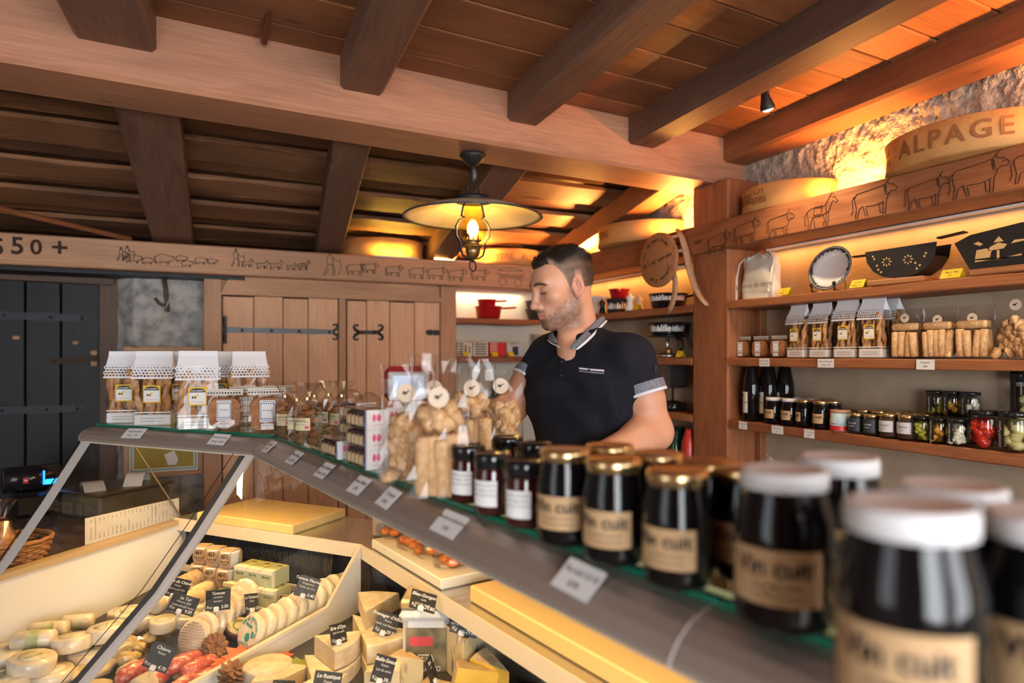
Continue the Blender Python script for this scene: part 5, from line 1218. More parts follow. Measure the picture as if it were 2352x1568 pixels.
pot('black fondue pot with white alpine print on the burner', 'fondue_pot', RS(1533, 2.335, 1, .118), 0, .10, .085, .066, mat('pot_black', (.012, .012, .014), .2, coat=.4), cat='pot', deco=(20, .016, .055, -3.4, -1.0))
t = thing('fondue_burner', 'steel and black fondue burner under the printed pot', 'burner', RS(1533, 2.335, 1), 0)
MB().lathe([(0, 0), (.085, 0), (.08, .012), (.03, .02), (.012, .03), (0, .03)], 24).build('base', STEEL, t); MB().lathe([(.010, .03), (.010, .10)], 12).build('column', STEEL, t); MB().lathe([(0, .103), (.11, .107), (.115, .114), (.05, .117), (0, .117)], 28).build('tray', BLACKG, t)
MB().tube([(.02, -.05, .10), (.03, -.085, .09), (.03, -.09, .05), (.02, -.08, .035)], .009, 8).build('handle', BLACK, t); MB().lathe([(0, .01), (.02, .012), (.02, .035), (0, .04)], 16, (-.02, -.035, .008)).build('cup', BRASS, t)
tent('yellow price card beside the fondue burner', RS(1563, 2.262, 1), RZ, ('89.-',), .045)
pot('small red pan at the back of the burner shelf', 'saucepan', RS(1452, 2.36, 1), 0, .05, .045, .115, RED, cat='pan')
t = thing('coffee_press', 'dark glass coffee press on the low shelf beyond the post', 'coffee press', RS(1545, 2.335, 2), 0)
MB().lathe([(0, 0), (.07, 0), (.075, .012), (.072, .04), (.03, .05), (0, .052)], 24).build('base', BLACKG, t); MB().lathe([(.006, .05), (.006, .12)], 8).build('plunger', IRON, t); MB().box((0, 0, .185), (.14, .10, .13), .012).build('jar', mat('smoked', (.05, .045, .045), .1, coat=.5), t); MB().ball((0, 0, .255), .008, 8, 6).build('knob', BLACK, t)
# tall bins below the shelf
t = thing('green_bottle', 'dark green glossy container under the low shelf beyond the post', 'container', (2.33, YX(1552, 2.33), CZ - .80), 0)
MB().lathe([(0, 0), (.052, 0), (.056, .02), (.056, .40), (.046, .42), (0, .42)], 24).build('body', mat('green_gloss', (.008, .06, .035), .15, coat=.4), t)
t = thing('red_canister', 'red fire canister beside the post under the shelf', 'canister', (2.272, YX(1583, 2.272), CZ - .80), 0)
MB().lathe([(0, 0), (.034, 0), (.038, .01), (.038, .36), (.025, .40), (.016, .43), (0, .43)], 24).build('body', mat('red_gloss', (.5, .03, .02), .3), t); MB().box((-.02, -.036, .26), (.02, .02, .03), .004).build('gauge', ALU_L, t)
struct(MB().box((2.33, 3.3, (CZ - .8) / 2), (.22, 1.5, CZ - .802), .004).build('trim_2', W_OLD), 'low dark wooden cabinet line under the shelves beyond the post', 'trim')
# ================================================================== HANGING LAMP
LX, LY = 1.046, 2.545
lamp = thing('hanging_lamp', 'old oil-style lamp with wide round shade hanging from the main beam', 'lamp', (LX, LY, 0))
def zr(v): return CZ + (815 - v) / 564.0
MB().lathe([(0, CZ + .818), (.050, CZ + .817), (.054, CZ + .808), (.048, CZ + .80), (.040, CZ + .79), (.022, CZ + .772), (.010, CZ + .766), (0, CZ + .765)], 24, jit=.08).build('ceiling_rose', IRON, lamp)
MB().tube([(0, 0, CZ + .768), (.004, 0, CZ + .75), (.006, 0, CZ + .725), (.0, 0, CZ + .70)], [.008, .013, .013, .007], 8).build('hanger', IRON_L, lamp)
ROT = Matrix.Rotation(-YAW + .35, 4, 'Z')
for sg in (-1, 1):
    q = [(.0, .70), (.012 * 1, .69), (.024, .675), (.025, .63), (.036, .60), (.042, .562), (.028, .556), (.050, .545), (.062, .52), (.061, .482), (.046, .458), (.044, .43), (.038, .405), (.020, .392), (.0, .392)]
    m = MB(); m.tube([ROT @ Vector((sg * x * 1.14, 0, CZ + z)) for x, z in q], .0085, 8, flat=.45); m.build('lyre_frame', IRON, lamp)
MB().lathe([(.072, CZ + .618), (.13, CZ + .605), (.20, CZ + .585), (.262, CZ + .562), (.281, CZ + .556), (.283, CZ + .560), (.262, CZ + .568), (.20, CZ + .592), (.072, CZ + .624), (.072, CZ + .618)], 56, cap=False).build('lamp_shade', mat('shade_enamel', (.70, .58, .40), .55, col2=(.58, .45, .28), ns=12, lo=.45, hi=.75), lamp)
MB().lathe([(.281, CZ + .555), (.285, CZ + .558), (.281, CZ + .562)], 56, cap=False).build('shade_rim', IRON_L, lamp)
MB().lathe([(.072, CZ + .620), (.074, CZ + .640), (.05, CZ + .645), (.0, CZ + .646)], 24).build('smoke_bell', BLACK, lamp)
MB().lathe([(.034, CZ + .61), (.035, CZ + .585), (.041, CZ + .56), (.053, CZ + .53), (.057, CZ + .51), (.052, CZ + .485), (.036, CZ + .462)], 28, cap=False).build('glass_chimney', AMBERG, lamp)
MB().lathe([(0, CZ + .385), (.012, CZ + .388), (.024, CZ + .402), (.030, CZ + .420), (.030, CZ + .434), (.042, CZ + .438), (.042, CZ + .442), (.026, CZ + .444), (.026, CZ + .458), (.036, CZ + .464), (.034, CZ + .466), (0, CZ + .464)], 24).build('burner', BRASS, lamp)
m = MB()
for k in range(10):
    a = k * PI / 5; m.add([(.034 * math.cos(a + q), .034 * math.sin(a + q), CZ + z) for q, z in ((-.22, .462), (.22, .462), (.06, .484), (-.06, .484))], [(0, 1, 2, 3)])
m.build('crown', BRASS, lamp)
MB().ball((0, 0, CZ + .512), (.022, .022, .030), 18, 12).lathe([(.010, CZ + .464), (.012, CZ + .488)], 12).build('bulb', mat('lamp_bulb', (1, .9, .7), .3, emit=(1.0, .78, .42), es=55), lamp)
MB().tube([(.014 * math.cos(a), .014 * math.sin(a) * .2, CZ + .362 + .022 * math.sin(a)) for a in [k * PI / 8 for k in range(17)]], .003, 6).build('pull_ring', IRON, lamp)
MB().tube([(0, 0, CZ + .39), (0, 0, CZ + .375)], .005, 8).build('ring_eye', IRON, lamp)
l = point('lamp_light', (0, 0, CZ + .512), 16, (1.0, .62, .22), .026); l.parent = lamp
# ================================================================== MILKING STOOL ON THE BEAM
st = thing('milking_stool', 'round wooden milking stool with carved writing hanging on the right beam', 'stool')
c = PX(1513, 597, 2.115)
MS = Matrix.Translation(c) @ Matrix.Rotation(.06, 4, 'Z') @ Matrix.Rotation(-PI / 2, 4, 'Y')
MB().lathe([(0, -.010), (.128, -.010), (.136, -.006), (.136, .006), (.128, .010), (0, .010)], 44, M=MS).build('seat', W_STOOL, st)
def arc_text(s, r, a0, da, sz, flipped=False):
    for i, ch in enumerate(s):
        if ch == ' ': continue
        a = a0 - da * i
        o = link('lettering', text_mesh(ch, sz, BLACKLINE, bold=.0006), st)
        # seat plane: local frame with x to the right in the picture (-Y world), y up
        base = Matrix.Translation(c + Vector((-.0108, 0, 0))) @ Matrix.Rotation(.06, 4, 'Z') @ Matrix.Rotation(-PI / 2, 4, 'Z') @ Matrix.Rotation(PI / 2, 4, 'X') @ Matrix.Rotation(.22, 4, 'Z')
        o.matrix_local = base @ Matrix.Translation((r * math.cos(a), r * math.sin(a), 0)) @ Matrix.Rotation(a - PI / 2 if not flipped else a + PI / 2, 4, 'Z')
arc_text('Ici on sert bien', .100, 2.75, .148, .03); arc_text('et y revient', .100, 4.05, -.135, .03, True)
for i, ch in enumerate('On s\'en souvient'):
    if ch == ' ': continue
    o = link('lettering', text_mesh(ch, .028, BLACKLINE, bold=.0006), st)
    base = Matrix.Translation(c + Vector((-.0108, 0, 0))) @ Matrix.Rotation(.06, 4, 'Z') @ Matrix.Rotation(-PI / 2, 4, 'Z') @ Matrix.Rotation(PI / 2, 4, 'X') @ Matrix.Rotation(.22, 4, 'Z')
    o.matrix_local = base @ Matrix.Translation((-.098 + .0133 * i, -.004, 0))
def armp(pts, X): return [PX(u, v, X) for u, v in pts]
MB().tube(armp(((1556, 527), (1566, 545), (1574, 572), (1581, 604), (1587, 632), (1598, 662), (1610, 685), (1624, 701)), 2.188), [.014, .019, .021, .021, .020, .018, .017, .013], 10, flat=.5).build('leg', W_PALE, st)
MB().tube(armp(((1546, 620), (1551, 648), (1550, 675), (1543, 700), (1533, 718)), 2.150), [.017, .018, .018, .017, .014], 10, flat=.5).build('leg', W_PALE, st)
for a, b in (((1540, 546), (1562, 539)), ((1548, 578), (1572, 574)), ((1545, 616), (1580, 612))):
    p, q = PX(*a, 2.13), PX(*b, 2.186); MB().tube([p + (q - p) * k / 8 for k in range(9)], [.007, .009, .006, .01, .006, .01, .006, .009, .007], 8).build('spindle', W_PALE, st)
MB().tube([PX(1552, 560, 2.12), PX(1556, 560, 2.225)], .006, 8).build('hook', IRON, st)
# ================================================================== GOODS ON TOP OF THE COUNTER
ZG = -.2345
def TG(u, v): return PZ(u, v, ZG)
def TD(u, d): p = P(u, 0, d); p.z = CZ + ZG; return p
for k, (u, v, lab, dz, lb) in enumerate(((292, 969, 'breadstick bag at the far end of the counter top', -.22, True), (356, 974, 'second breadstick bag from the far end, in front', -.24, True), (330, 957, 'breadstick bag behind the first two at the far end', -.2, False),
        (418, 966, 'breadstick bag behind the third front bag', -.2, True), (456, 983, 'breadstick bag in front, beside the wafer packs', -.10, True), (496, 964, 'breadstick bag in the back row with a turned label', .3, True), (572, 964, 'breadstick bag in the back row nearest the wafer packs', .1, False))):
    b = flute_bag('tall ' + lab, TG(u, v), dz, 1.0, 'breadstick bags on the counter top', seed=k + 9, lbl=lb); b.scale = (1.22, 1.0, 1.04)
for k, (u, v, rz, lab) in enumerate(((517, 984, -.15, 'wafer pack in front of the breadstick bags'), (566, 972, -.1, 'wafer pack behind the front one beside the breadsticks'), (613, 989, -.05, 'wafer pack with a blue-framed label at the counter bend'), (640, 966, .0, 'wafer pack behind the caramel bags'))):
    wafer_pack('brown ' + lab, TG(u, v), rz, 1.16 if k != 2 else 1.22, 'wafer packs on the counter top', seed=k)
def caramel_bag(label, loc, rz, sc=1.0, seed=0):
    t = thing('caramel_bag', label, 'sweets', loc, rz, 'cellophane bags of caramels'); t.scale = (sc,) * 3; rnd = random.Random(seed)
    for i in range(7): link('caramel', cm(('cara', i % 3), lambda: MB().box((0, 0, 0), (.026, .020, .014), .003).mesh('caramel', CARAM)), t, (rnd.uniform(-.012, .012), rnd.uniform(-.010, .010), .012 + .011 * i), (rnd.uniform(-.5, .5), rnd.uniform(-.5, .5), rnd.uniform(0, 3)))
    def bag():
        m = MB(); rr = random.Random(seed + 2)
        m.lathe([(0, .001), (.028, .002), (.034, .02), (.034, .06), (.024, .092), (.0075, .104), (.018, .122), (.034, .146)], 13, smooth=False, jit=.7, cap=False, c=(seed * .3, 0, 0)); m.v = [(a - seed * .3, b, c) for a, b, c in m.v]; return m.mesh('cellophane', CLEAR2)
    link('cellophane', cm(('carb', seed % 3), bag), t)
    link('gold_tie', cm('cart', lambda: MB().lathe([(.0085, .100), (.0085, .108)], 10, cap=False).mesh('gold_tie', GOLD)), t)
    link('paper_label', cm('carl', lambda: lab_patch(.0345, .022, .055, A_F - .6, A_F + .6, mat('label_pale_yellow', (.74, .66, .40), .6), 8, .001)), t)
    text_cyl(t, 'CARAMEL', .0075, INK, .0345, .046, A_F - .1, dr=.002); text_cyl(t, 'tendre au beurre', .004, INK, .0345, .038, A_F - .1, dr=.002)
    link('pink_mark', cm('carp', lambda: lab_patch(.0345, .026, .034, A_F + .2, A_F + .5, PINK, 4, .002)), t)
    return t
for k, (u, v, sc, lab) in enumerate(((655, 992, 1.05, 'caramel bag nearest the wafer pack'), (683, 1000, 1.0, 'second caramel bag along the counter edge'), (706, 1004, 1.06, 'third caramel bag with its label turned to the shopfront'), (722, 984, 1.0, 'caramel bag in the second row'), (755, 985, 1.05, 'caramel bag in front of the pink wrapped pack'), (785, 990, 1.05, 'caramel bag beside the biscuit boxes'))):
    caramel_bag(lab, TG(u, v), -.25 - .15 * k, sc, k)
# biscuit boxes
def cookie_box(label, o, t0, lev, L=.145, w=.046, h=.040):
    p = A2(o, t0 + L / 2, ZG + lev * (h + .0008)); t = thing('biscuit_box', label, 'biscuit box', p, math.atan2(-E2.y, -E2.x), 'clear boxes of chocolate-topped biscuits')
    for i in range(5):
        x = -L / 2 + .018 + i * .0225
        link('biscuit', cm('ckb', lambda: MB().box((0, 0, .012), (.019, .036, .022), .004).mesh('biscuit', ALMOND)), t, (x, 0, .001))
        link('chocolate_top', cm('ckc', lambda: MB().ball((0, 0, .027), (.0095, .018, .007), 10, 6).mesh('chocolate_top', CHOC)), t, (x, 0, .0))
    link('clear_box', cm('ckx', lambda: MB().box((0, 0, h / 2), (L - .002, w, h)).mesh('clear_box', CLEAR)), t)
    link('white_end', cm('cke', lambda: MB().box((L / 2 - .004, 0, h / 2), (.009, w + .001, h + .0004)).mesh('white_end', WHITE)), t)
    def pk():
        m = MB(); X = L / 2 + .0008
        for k in range(2): m.add([(X, -.008 + .010 * k + .004 * math.cos(a) * (1 + .3 * k), h * .60 + .008 * math.sin(a)) for a in [q * PI / 5 for q in range(10)]], [tuple(range(10))])
        return m.mesh('pink_logo', PINK)
    link('pink_logo', cm('ckp', pk), t); text(t, 'LES PETITS', .0045, PINK, (L / 2 + .0009, 0, h * .22), (PI / 2, 0, PI / 2))
    link('dark_strip', cm('ckd', lambda: MB().box((L / 2 - .013, -w / 2 - .0004, h / 2), (.009, .0008, h)).mesh('dark_strip', mat('strip_plum', (.06, .03, .09), .4))), t)
    link('blue_dot', cm('ckbd', lambda: MB().box((L / 2 - .013, -w / 2 - .001, h * .22), (.006, .0008, h * .2)).mesh('blue_dot', mat('dot_blue', (.02, .22, .55), .4))), t)
    return t
lv = ('bottom', 'middle', 'top')
for l_ in range(3): cookie_box('%s box of the front stack of three biscuit boxes' % lv[l_], .018, .600, l_)
cookie_box('single low biscuit box at the counter edge before the stack', .018, .430, 0)
for l_ in range(3): cookie_box('%s box of the rear biscuit stack beside the front stack' % lv[l_], .075, .560, l_)
for l_ in range(3): cookie_box('%s box of the rear biscuit stack beside the caramel bags' % lv[l_], .075, .400, l_)
# biscuit bags
for k, (u, v, kind, H, rz, lab) in enumerate(((938, 1106, 'lump', .215, -.55, 'big clear bag of lumpy cookies beside the biscuit boxes'), (1012, 1138, 'stick', .235, -.55, 'big clear bag of upright croquets at the counter edge'), (1000, 1072, 'lump', .22, -.5, 'clear cookie bag behind the upright croquets'), (1085, 1070, 'stick', .225, -.45, 'clear croquet bag behind the dark jam jars'), (1150, 1052, 'lump', .20, -.45, 'clear cookie bag in front of the arm of the man'))):
    croquet_bag(lab, TG(u, v), rz, 4, 1.0, 'clear biscuit bags on the counter top', seed=k + 4, H=H, kind=kind, W=.092, D=.062, sticker=.165)
# jam jars
for k, (u, v) in enumerate(((1076, 1150), (1132, 1178), (1207, 1206))): red_jar('%s dark red jam jar of the front row, counted from the biscuit bags' % ORD[k], TG(u, v), -.95, 'dark red jam jars')
for k, (u, v) in enumerate(((1166, 1118), (1232, 1140), (1302, 1160))): red_jar('%s black-lidded jam jar of the second row' % ORD[k], TG(u, v), -.9, 'dark red jam jars')
for k, (u, d, rz) in enumerate(((1298, .845, -.9), (1410, .768, -1.02), (1556, .692, -1.15))): vincuit_jar('%s gold-lidded syrup jar of the front counter row' % ORD[k], TD(u, d), rz, 'gold', 1.0, 'gold-lidded syrup jars on the counter')
for k, (u, d) in enumerate(((1400, .885), (1510, .812), (1625, .752), (1715, .71))): vincuit_jar('%s gold-lidded syrup jar of the rear counter row' % ORD[k], TD(u, d), -1.0, 'gold', 1.0, 'gold-lidded syrup jars on the counter')
for k, (u, d, rz, lab) in enumerate(((1800, .592, -1.05, 'big white-lidded syrup jar beside the gold lids in front'), (2088, .415, -1.15, 'nearest huge blurred white-lidded syrup jar'), (1925, .665, -1.0, 'white-lidded syrup jar in the rear row by the gold lids'), (2185, .520, -1.0, 'white-lidded syrup jar in the rear row close to the camera'), (2420, .425, -1.0, 'white-lidded syrup jar cut by the right frame edge'))):
    vincuit_jar(lab, TD(u, d), rz, 'white', .96, 'white-lidded syrup jars on the counter').scale = (.96, .96, 1.13 if k == 1 else 1.06)
# small white carton and pink wrapped pack behind
t = thing('small_carton', 'small white carton with a red label beside the red scale', 'box', TG(862, 985), -.3)
MB().box((0, 0, .025), (.11, .07, .05), .002).build('carton_body', PAPER, t); MB().box((-.03, -.0356, .03), (.034, .001, .022)).build('red_label', mat('label_red', (.70, .04, .03), .5), t)
t = lumpwrap('meringue_pack', 'pink-tinted clear pack behind the caramel bags', 'sweets', TG(800, 962), (.10, .07, .10), mat('meringue_pink', (.80, .50, .42), .6), 7, .028, None, seed=9, part='meringue')
t = lumpwrap('meringue_pack', 'second pink-tinted clear pack beside the white carton', 'sweets', TG(845, 965), (.09, .06, .09), mat('meringue_pink2', (.80, .52, .44), .6), 6, .026, None, seed=12, part='meringue')
# shop scale with red display
p = P(938, 0, 2.38); p.z = CZ - .628
t = thing('shop_scale', 'shop scale with a red display head and grey screen', 'scale', p, -.30)
MB().box((0, .03, .05), (.24, .20, .10), .015).build('base', ALU, t); MB().box((0, .03, .106), (.25, .21, .012), .004).build('pan', STEEL, t); MB().box((0, .10, .28), (.05, .04, .36), .01).build('column', ALU_L, t)
MB().box((0, .06, .525), (.17, .075, .125), .018).build('display_head', REDP, t); MB().box((0, .018, .52), (.145, .012, .098), .006).build('bezel', mat('bezel_grey', (.60, .58, .56), .4), t); MB().box((0, .0105, .52), (.108, .003, .070)).build('screen', mat('screen_glow', (.3, .34, .42), .2, emit=(.42, .50, .68), es=.6), t)
# ================================================================== CHEESES IN THE COUNTER
def sector(r, ang, h, m_in, m_rind, bev=.004, n=10, jit=.0):
    """wedge cut from a wheel: point at the origin, opening towards +Y"""
    a0 = PI / 2 - ang / 2; b = MB(); ring = [(0, 0)] + [(r * math.cos(a0 + ang * k / n), r * math.sin(a0 + ang * k / n)) for k in range(n + 1)]
    N_ = len(ring); z = [0, bev, h - bev, h]; ins = [1 - bev / r * 1.2, 1, 1, 1 - bev / r * 1.2]
    vs = [(x * s + noise.noise((x * 30, y * 30, zz * 40)) * .0012, y * s + noise.noise((x * 30 + 9, y * 30, zz * 40)) * .0012, zz) for zz, s in zip(z, ins) for x, y in ring]
    for k in range(3):
        for i in range(N_):
            j = (i + 1) % N_; rind = 0 < i < N_ - 1
            b.add([vs[k * N_ + i], vs[k * N_ + j], vs[(k + 1) * N_ + j], vs[(k + 1) * N_ + i]], [(0, 1, 2, 3)], False, 1 if rind else 0)
    b.add(vs[:N_], [tuple(range(N_))[::-1]], False, 1); b.add(vs[3 * N_:], [tuple(range(N_))], False, 1)
    return b
def DK(u, v, rel): return PZ(u, v, rel)
def wheel_cheese(label, p, r, h, m, name='soft_cheese', rot=(0, 0, 0), lab=None, group=None, wrap=False, facets=28, cat='cheese', words=None, sm=True):
    t = thing(name, label, cat, p, 0, group, rot=rot)
    MB().lathe([(0, 0), (r * .93, 0), (r, h * .12), (r * 1.01, h * .5), (r, h * .88), (r * .93, h), (0, h)], facets, jit=.06, smooth=sm, c=(0, 0, 0)).build('cheese_body', m, t)
    if lab: 
        MB().lathe([(0, h + .0006), (r * .62, h + .0006), (r * .62, h + .0012), (0, h + .0012)], 24).build('round_label', lab, t)
    if words: text(t, words, r * .2, GREENINK, (0, 0, h + .0018), (0, 0, .3))
    return t
def log_cheese(label, p, L, r, rz, m, tilt=0.0, group=None, band=None):
    t = thing('cheese_log', label, 'cheese', p, rz, group, rot=(0, tilt, rz)); q = r * .25
    MB().tube([(-L / 2, 0, r), (-L / 2 + .002, 0, r), (-L / 2 + q, 0, r), (0, 0, r), (L / 2 - q, 0, r), (L / 2 - .002, 0, r), (L / 2, 0, r)], [r * .5, r * .8, r, r * 1.02, r, r * .8, r * .5], 18).build('cheese_body', m, t)
    if band: MB().tube([(-L * .12, 0, r), (L * .18, 0, r)], r * 1.03, 18, cap=False).build('paper_band', band, t)
    return t
LABELP = mat('cheese_label', (.74, .66, .50), .6, col2=(.40, .36, .16), ns=30, lo=.5, hi=.7); GBAND = mat('green_band', (.42, .46, .16), .6, col2=(.70, .66, .48), ns=30)
G_L = 'wrapped cheeses piled by the end panel'
for k, (u, v, rel, r, h, lab, rot) in enumerate(((72, 1540, -.875, .058, .040, 'round wrapped cheese in front, on top of the pile by the end panel', (.06, .1, .4)), (165, 1492, -.870, .055, .040, 'round wrapped cheese in the middle of the pile by the end panel', (-.1, .1, .9)), (247, 1466, -.862, .055, .040, 'round wrapped cheese of the pile nearest the joint strip', (-.1, .05, 1.3)),
        (20, 1580, -.900, .056, .036, 'round wrapped cheese at the bottom corner of the frame', (0, 0, 0)), (10, 1520, -.885, .05, .036, 'round wrapped cheese with a red print by the frame edge', (0.1, 0, 0)), (118, 1565, -.915, .056, .034, 'flat round cheese under the front one of the pile', (0, 0, 1)), (205, 1520, -.915, .055, .036, 'round cheese underneath the middle one of the pile', (0, 0, 2)), (285, 1425, -.895, .05, .036, 'round cheese at the back of the pile beside the panel', (0, 0, 2)), (262, 1500, -.910, .055, .034, 'round cheese behind the seam of the front glass', (0, 0, 2)))):
    wheel_cheese(lab, DK(u, v, rel), r, h, WRAPC, rot=rot, lab=LABELP, group=G_L, words='Chevrette' if k < 3 else None)
for k, (u, v, rel, L, r, rz, lab) in enumerate(((78, 1490, -.862, .115, .027, -.25, 'white cheese log on the pile, nearest the frame edge'), (112, 1466, -.872, .11, .026, -.2, 'white cheese log with a green band behind the first'), (180, 1445, -.880, .09, .024, -.2, 'short cheese log at the back of the pile'), (55, 1512, -.905, .10, .025, -.3, 'cheese log half hidden under the round cheeses'))):
    log_cheese(lab, DK(u, v, rel), L, r, rz, WRAPC, group='cheese logs by the end panel', band=GBAND)
LEAFY = mat('leaf_wrap', (.62, .48, .28), .6, col2=(.40, .38, .12), ns=16, lo=.52, hi=.7)
for k, (u, v, rz, lab) in enumerate(((150, 1562, .3, 'flat paper-wrapped cheese under the pile, in front'), (215, 1548, .9, 'flat paper-wrapped cheese beside the joint strip'), (70, 1600, .2, 'flat paper-wrapped cheese at the bottom edge'), (190, 1605, .6, 'flat pale cheese at the bottom edge by the strip'))):
    t = thing('flat_cheese', lab, 'cheese', DK(u, v, -.93), rz, 'flat wrapped cheeses'); MB().ball((0, 0, .016), (.075, .055, .018), 16, 8, jit=.2, seed=k).build('cheese_body', LEAFY, t)
# --- white pots in kraft sleeves
KR2 = mat('kraft_sleeve', (.52, .33, .18), .75)
def pot4h(label, p, rz):
    t = thing('dessert_pot', label, 'pot', p, rz, 'white pots in kraft sleeves')
    link('cup', cm('4hc', lambda: MB().lathe([(0, .001), (.024, .001), (.027, .004), (.031, .050), (.033, .056), (.0, .056)], 24).mesh('cup', WHITE)), t)
    def sl():
        m = MB(); w, d, h = .046, .062, .060
        pts = [(-d / 2 + .004, .0), (-d / 2, .02), (-d / 2, .050), (-d / 2 + .010, h), (d / 2 - .010, h), (d / 2, .05), (d / 2, .02), (d / 2 - .004, 0)]
        m.add([(-w / 2, y, z) for y, z in pts] + [(w / 2, y, z) for y, z in pts], [(i, i + 1, 8 + i + 1, 8 + i) for i in range(7)]); return m.mesh('kraft_sleeve', KR2)
    link('kraft_sleeve', cm('4hs', sl), t)
    link('badge_ring', cm('4hr', lambda: MB().lathe([(.0175, 0), (.019, 0)], 28, cap=False, M=Matrix.Translation((0, -.0318, .032)) @ Matrix.Rotation(PI / 2, 4, 'X')).mesh('badge_ring', INK)), t)
    text(t, '4H', .020, INK, (-.002, -.0318, .039), bold=.0004); text(t, 'BOUCHE', .0085, INK, (0, -.0318, .024), bold=.0002)
    return t
th1 = math.atan2(-N1.x, N1.y)     # faces the customer side of section 1
for k, (o, t_, lev, lab) in enumerate(((.215, .40, 2, 'top pot of the kraft-sleeved stack nearest the green boxes'), (.215, .465, 2, 'top middle pot of the kraft-sleeved stack'), (.215, .53, 2, 'top pot of the kraft-sleeved stack beside the glass strip'), (.21, .41, 1, 'pot of the second layer nearest the green boxes'), (.21, .475, 1, 'middle pot of the second layer'), (.21, .54, 1, 'pot of the second layer beside the glass strip'), (.215, .405, 0, 'pot of the bottom layer nearest the green boxes'), (.215, .475, 0, 'middle pot of the bottom layer'), (.215, .545, 0, 'last pot of the bottom layer'))):
    pot4h(lab, A1(o, t_, deckrel(o) + .002 + .0615 * lev), -.62 + .08 * (k % 3) - .1 * (lev == 2))
slabm = MB().box((0, 0, 0), (.26, .12, .026), .003)
tag(slabm.build('riser_block', WHITE, None, A1(.222, .278, deckrel(.2) + .0155), (0, 0, math.atan2(E1.y, E1.x))), 'low white riser block under the green cartons', 'riser')
# --- green cartons
def green_box(label, o, t_, lev, sc=1.0):
    w, d, h = .054, .082, .055
    t = thing('cheese_carton', label, 'box', A1(o, t_, deckrel(.2) + .030 + (h + .0008) * lev), -.86, 'green cheese cartons')
    link('carton_body', cm('gb', lambda: MB().box((0, 0, h / 2), (w, d, h - .0005)).mesh('carton_body', GREENBOX)), t)
    link('carton_top', cm('gbt', lambda: MB().box((0, .012, h), (w, d - .024, .0012)).mesh('carton_top', GREENTOP)), t)
    link('cream_flap', cm('gbf', lambda: MB().box((0, -d / 2 + .012, h), (w, .024, .0013)).box((0, -d / 2 - .0003, h - .006), (w, .001, .012)).mesh('cream_flap', CREAMBOX)), t)
    link('cream_side', cm('gbs', lambda: MB().box((w / 2 + .0002, -d / 2 + .006, h / 2), (.001, .012, h)).mesh('cream_side', CREAMBOX)), t)
    link('cheese_picture', cm('gbp', lambda: MB().add([(.004 + .014 * math.cos(a), .018 + .010 * math.sin(a) * (1 if math.sin(a) > 0 else .3), h + .0014) for a in [k * PI / 8 for k in range(16)]], [tuple(range(16))]).mesh('cheese_picture', mat('pic_brown', (.16, .07, .03), .6))), t)
    text(t, 'PÉLOTSE', .0085, INK, (0, -d / 2 - .0012, h * .60), bold=.0002); text(t, 'PÉLOTSE', .008, INK, (-.008, .0, h + .0016), (0, 0, 0))
    link('white_seal', cm('gbr', lambda: MB().lathe([(.0055, 0), (.0068, 0)], 20, cap=False, M=Matrix.Translation((0, -d / 2 - .0006, h * .22)) @ Matrix.Rotation(PI / 2, 4, 'X')).mesh('white_seal', PAPER)), t)
    return t
for k, t_ in enumerate((.335, .277, .219)): green_box('%s green carton of the upper row, counted from the white pots' % ORD[k], .235, t_, 1)
for k, t_ in enumerate((.365, .307, .249, .191)): green_box('%s green carton of the lower row, counted from the white pots' % ORD[k], .215, t_, 0)
# --- logs and soft cheeses of the far section
BUCHE = mat('ash_log', (.66, .50, .32), .8, col2=(.48, .32, .18), ns=60, bump=.6, bs=140)
for k, (u, v, rel, L, r, rz, m, lab) in enumerate(((432, 1352, -.80, .10, .027, .9, BUCHE, 'grainy goat cheese log on top of the log pile'), (462, 1372, -.835, .10, .025, .7, CHEESE_W, 'smooth goat cheese log beside the white pots'), (430, 1394, -.83, .11, .026, .5, CHEESE_W, 'goat cheese log in front of the log pile'), (375, 1402, -.84, .09, .026, .9, CHEESE_W, 'goat cheese log with a paper label by the glass strip'))):
    log_cheese(lab, DK(u, v, rel), L, r, rz, m, group='goat cheese logs', band=PAPER if k == 3 else None)
for k, (u, v, rel, r, h, lab) in enumerate(((375, 1446, -.865, .040, .036, 'paper-collared soft cheese in front of the chalk cards'), (430, 1436, -.865, .040, .034, 'paper-collared soft cheese with a herb label'), (505, 1400, -.845, .05, .03, 'clear-wrapped soft cheese behind the chalk card'), (455, 1405, -.855, .046, .03, 'clear-wrapped soft cheese under the chalk cards'), (540, 1385, -.835, .05, .028, 'clear-wrapped soft cheese beside the green cartons'), (335, 1436, -.875, .042, .036, 'soft cheese right behind the glass strip'), (300, 1425, -.875, .05, .036, 'soft cheese behind the seam of the glass'))):
    wheel_cheese(lab, DK(u, v, rel), r, h, WRAPC if k % 2 else WRAP, 'small_cheese', (0.05, 0, k), LABELP, 'soft cheeses of the far section')
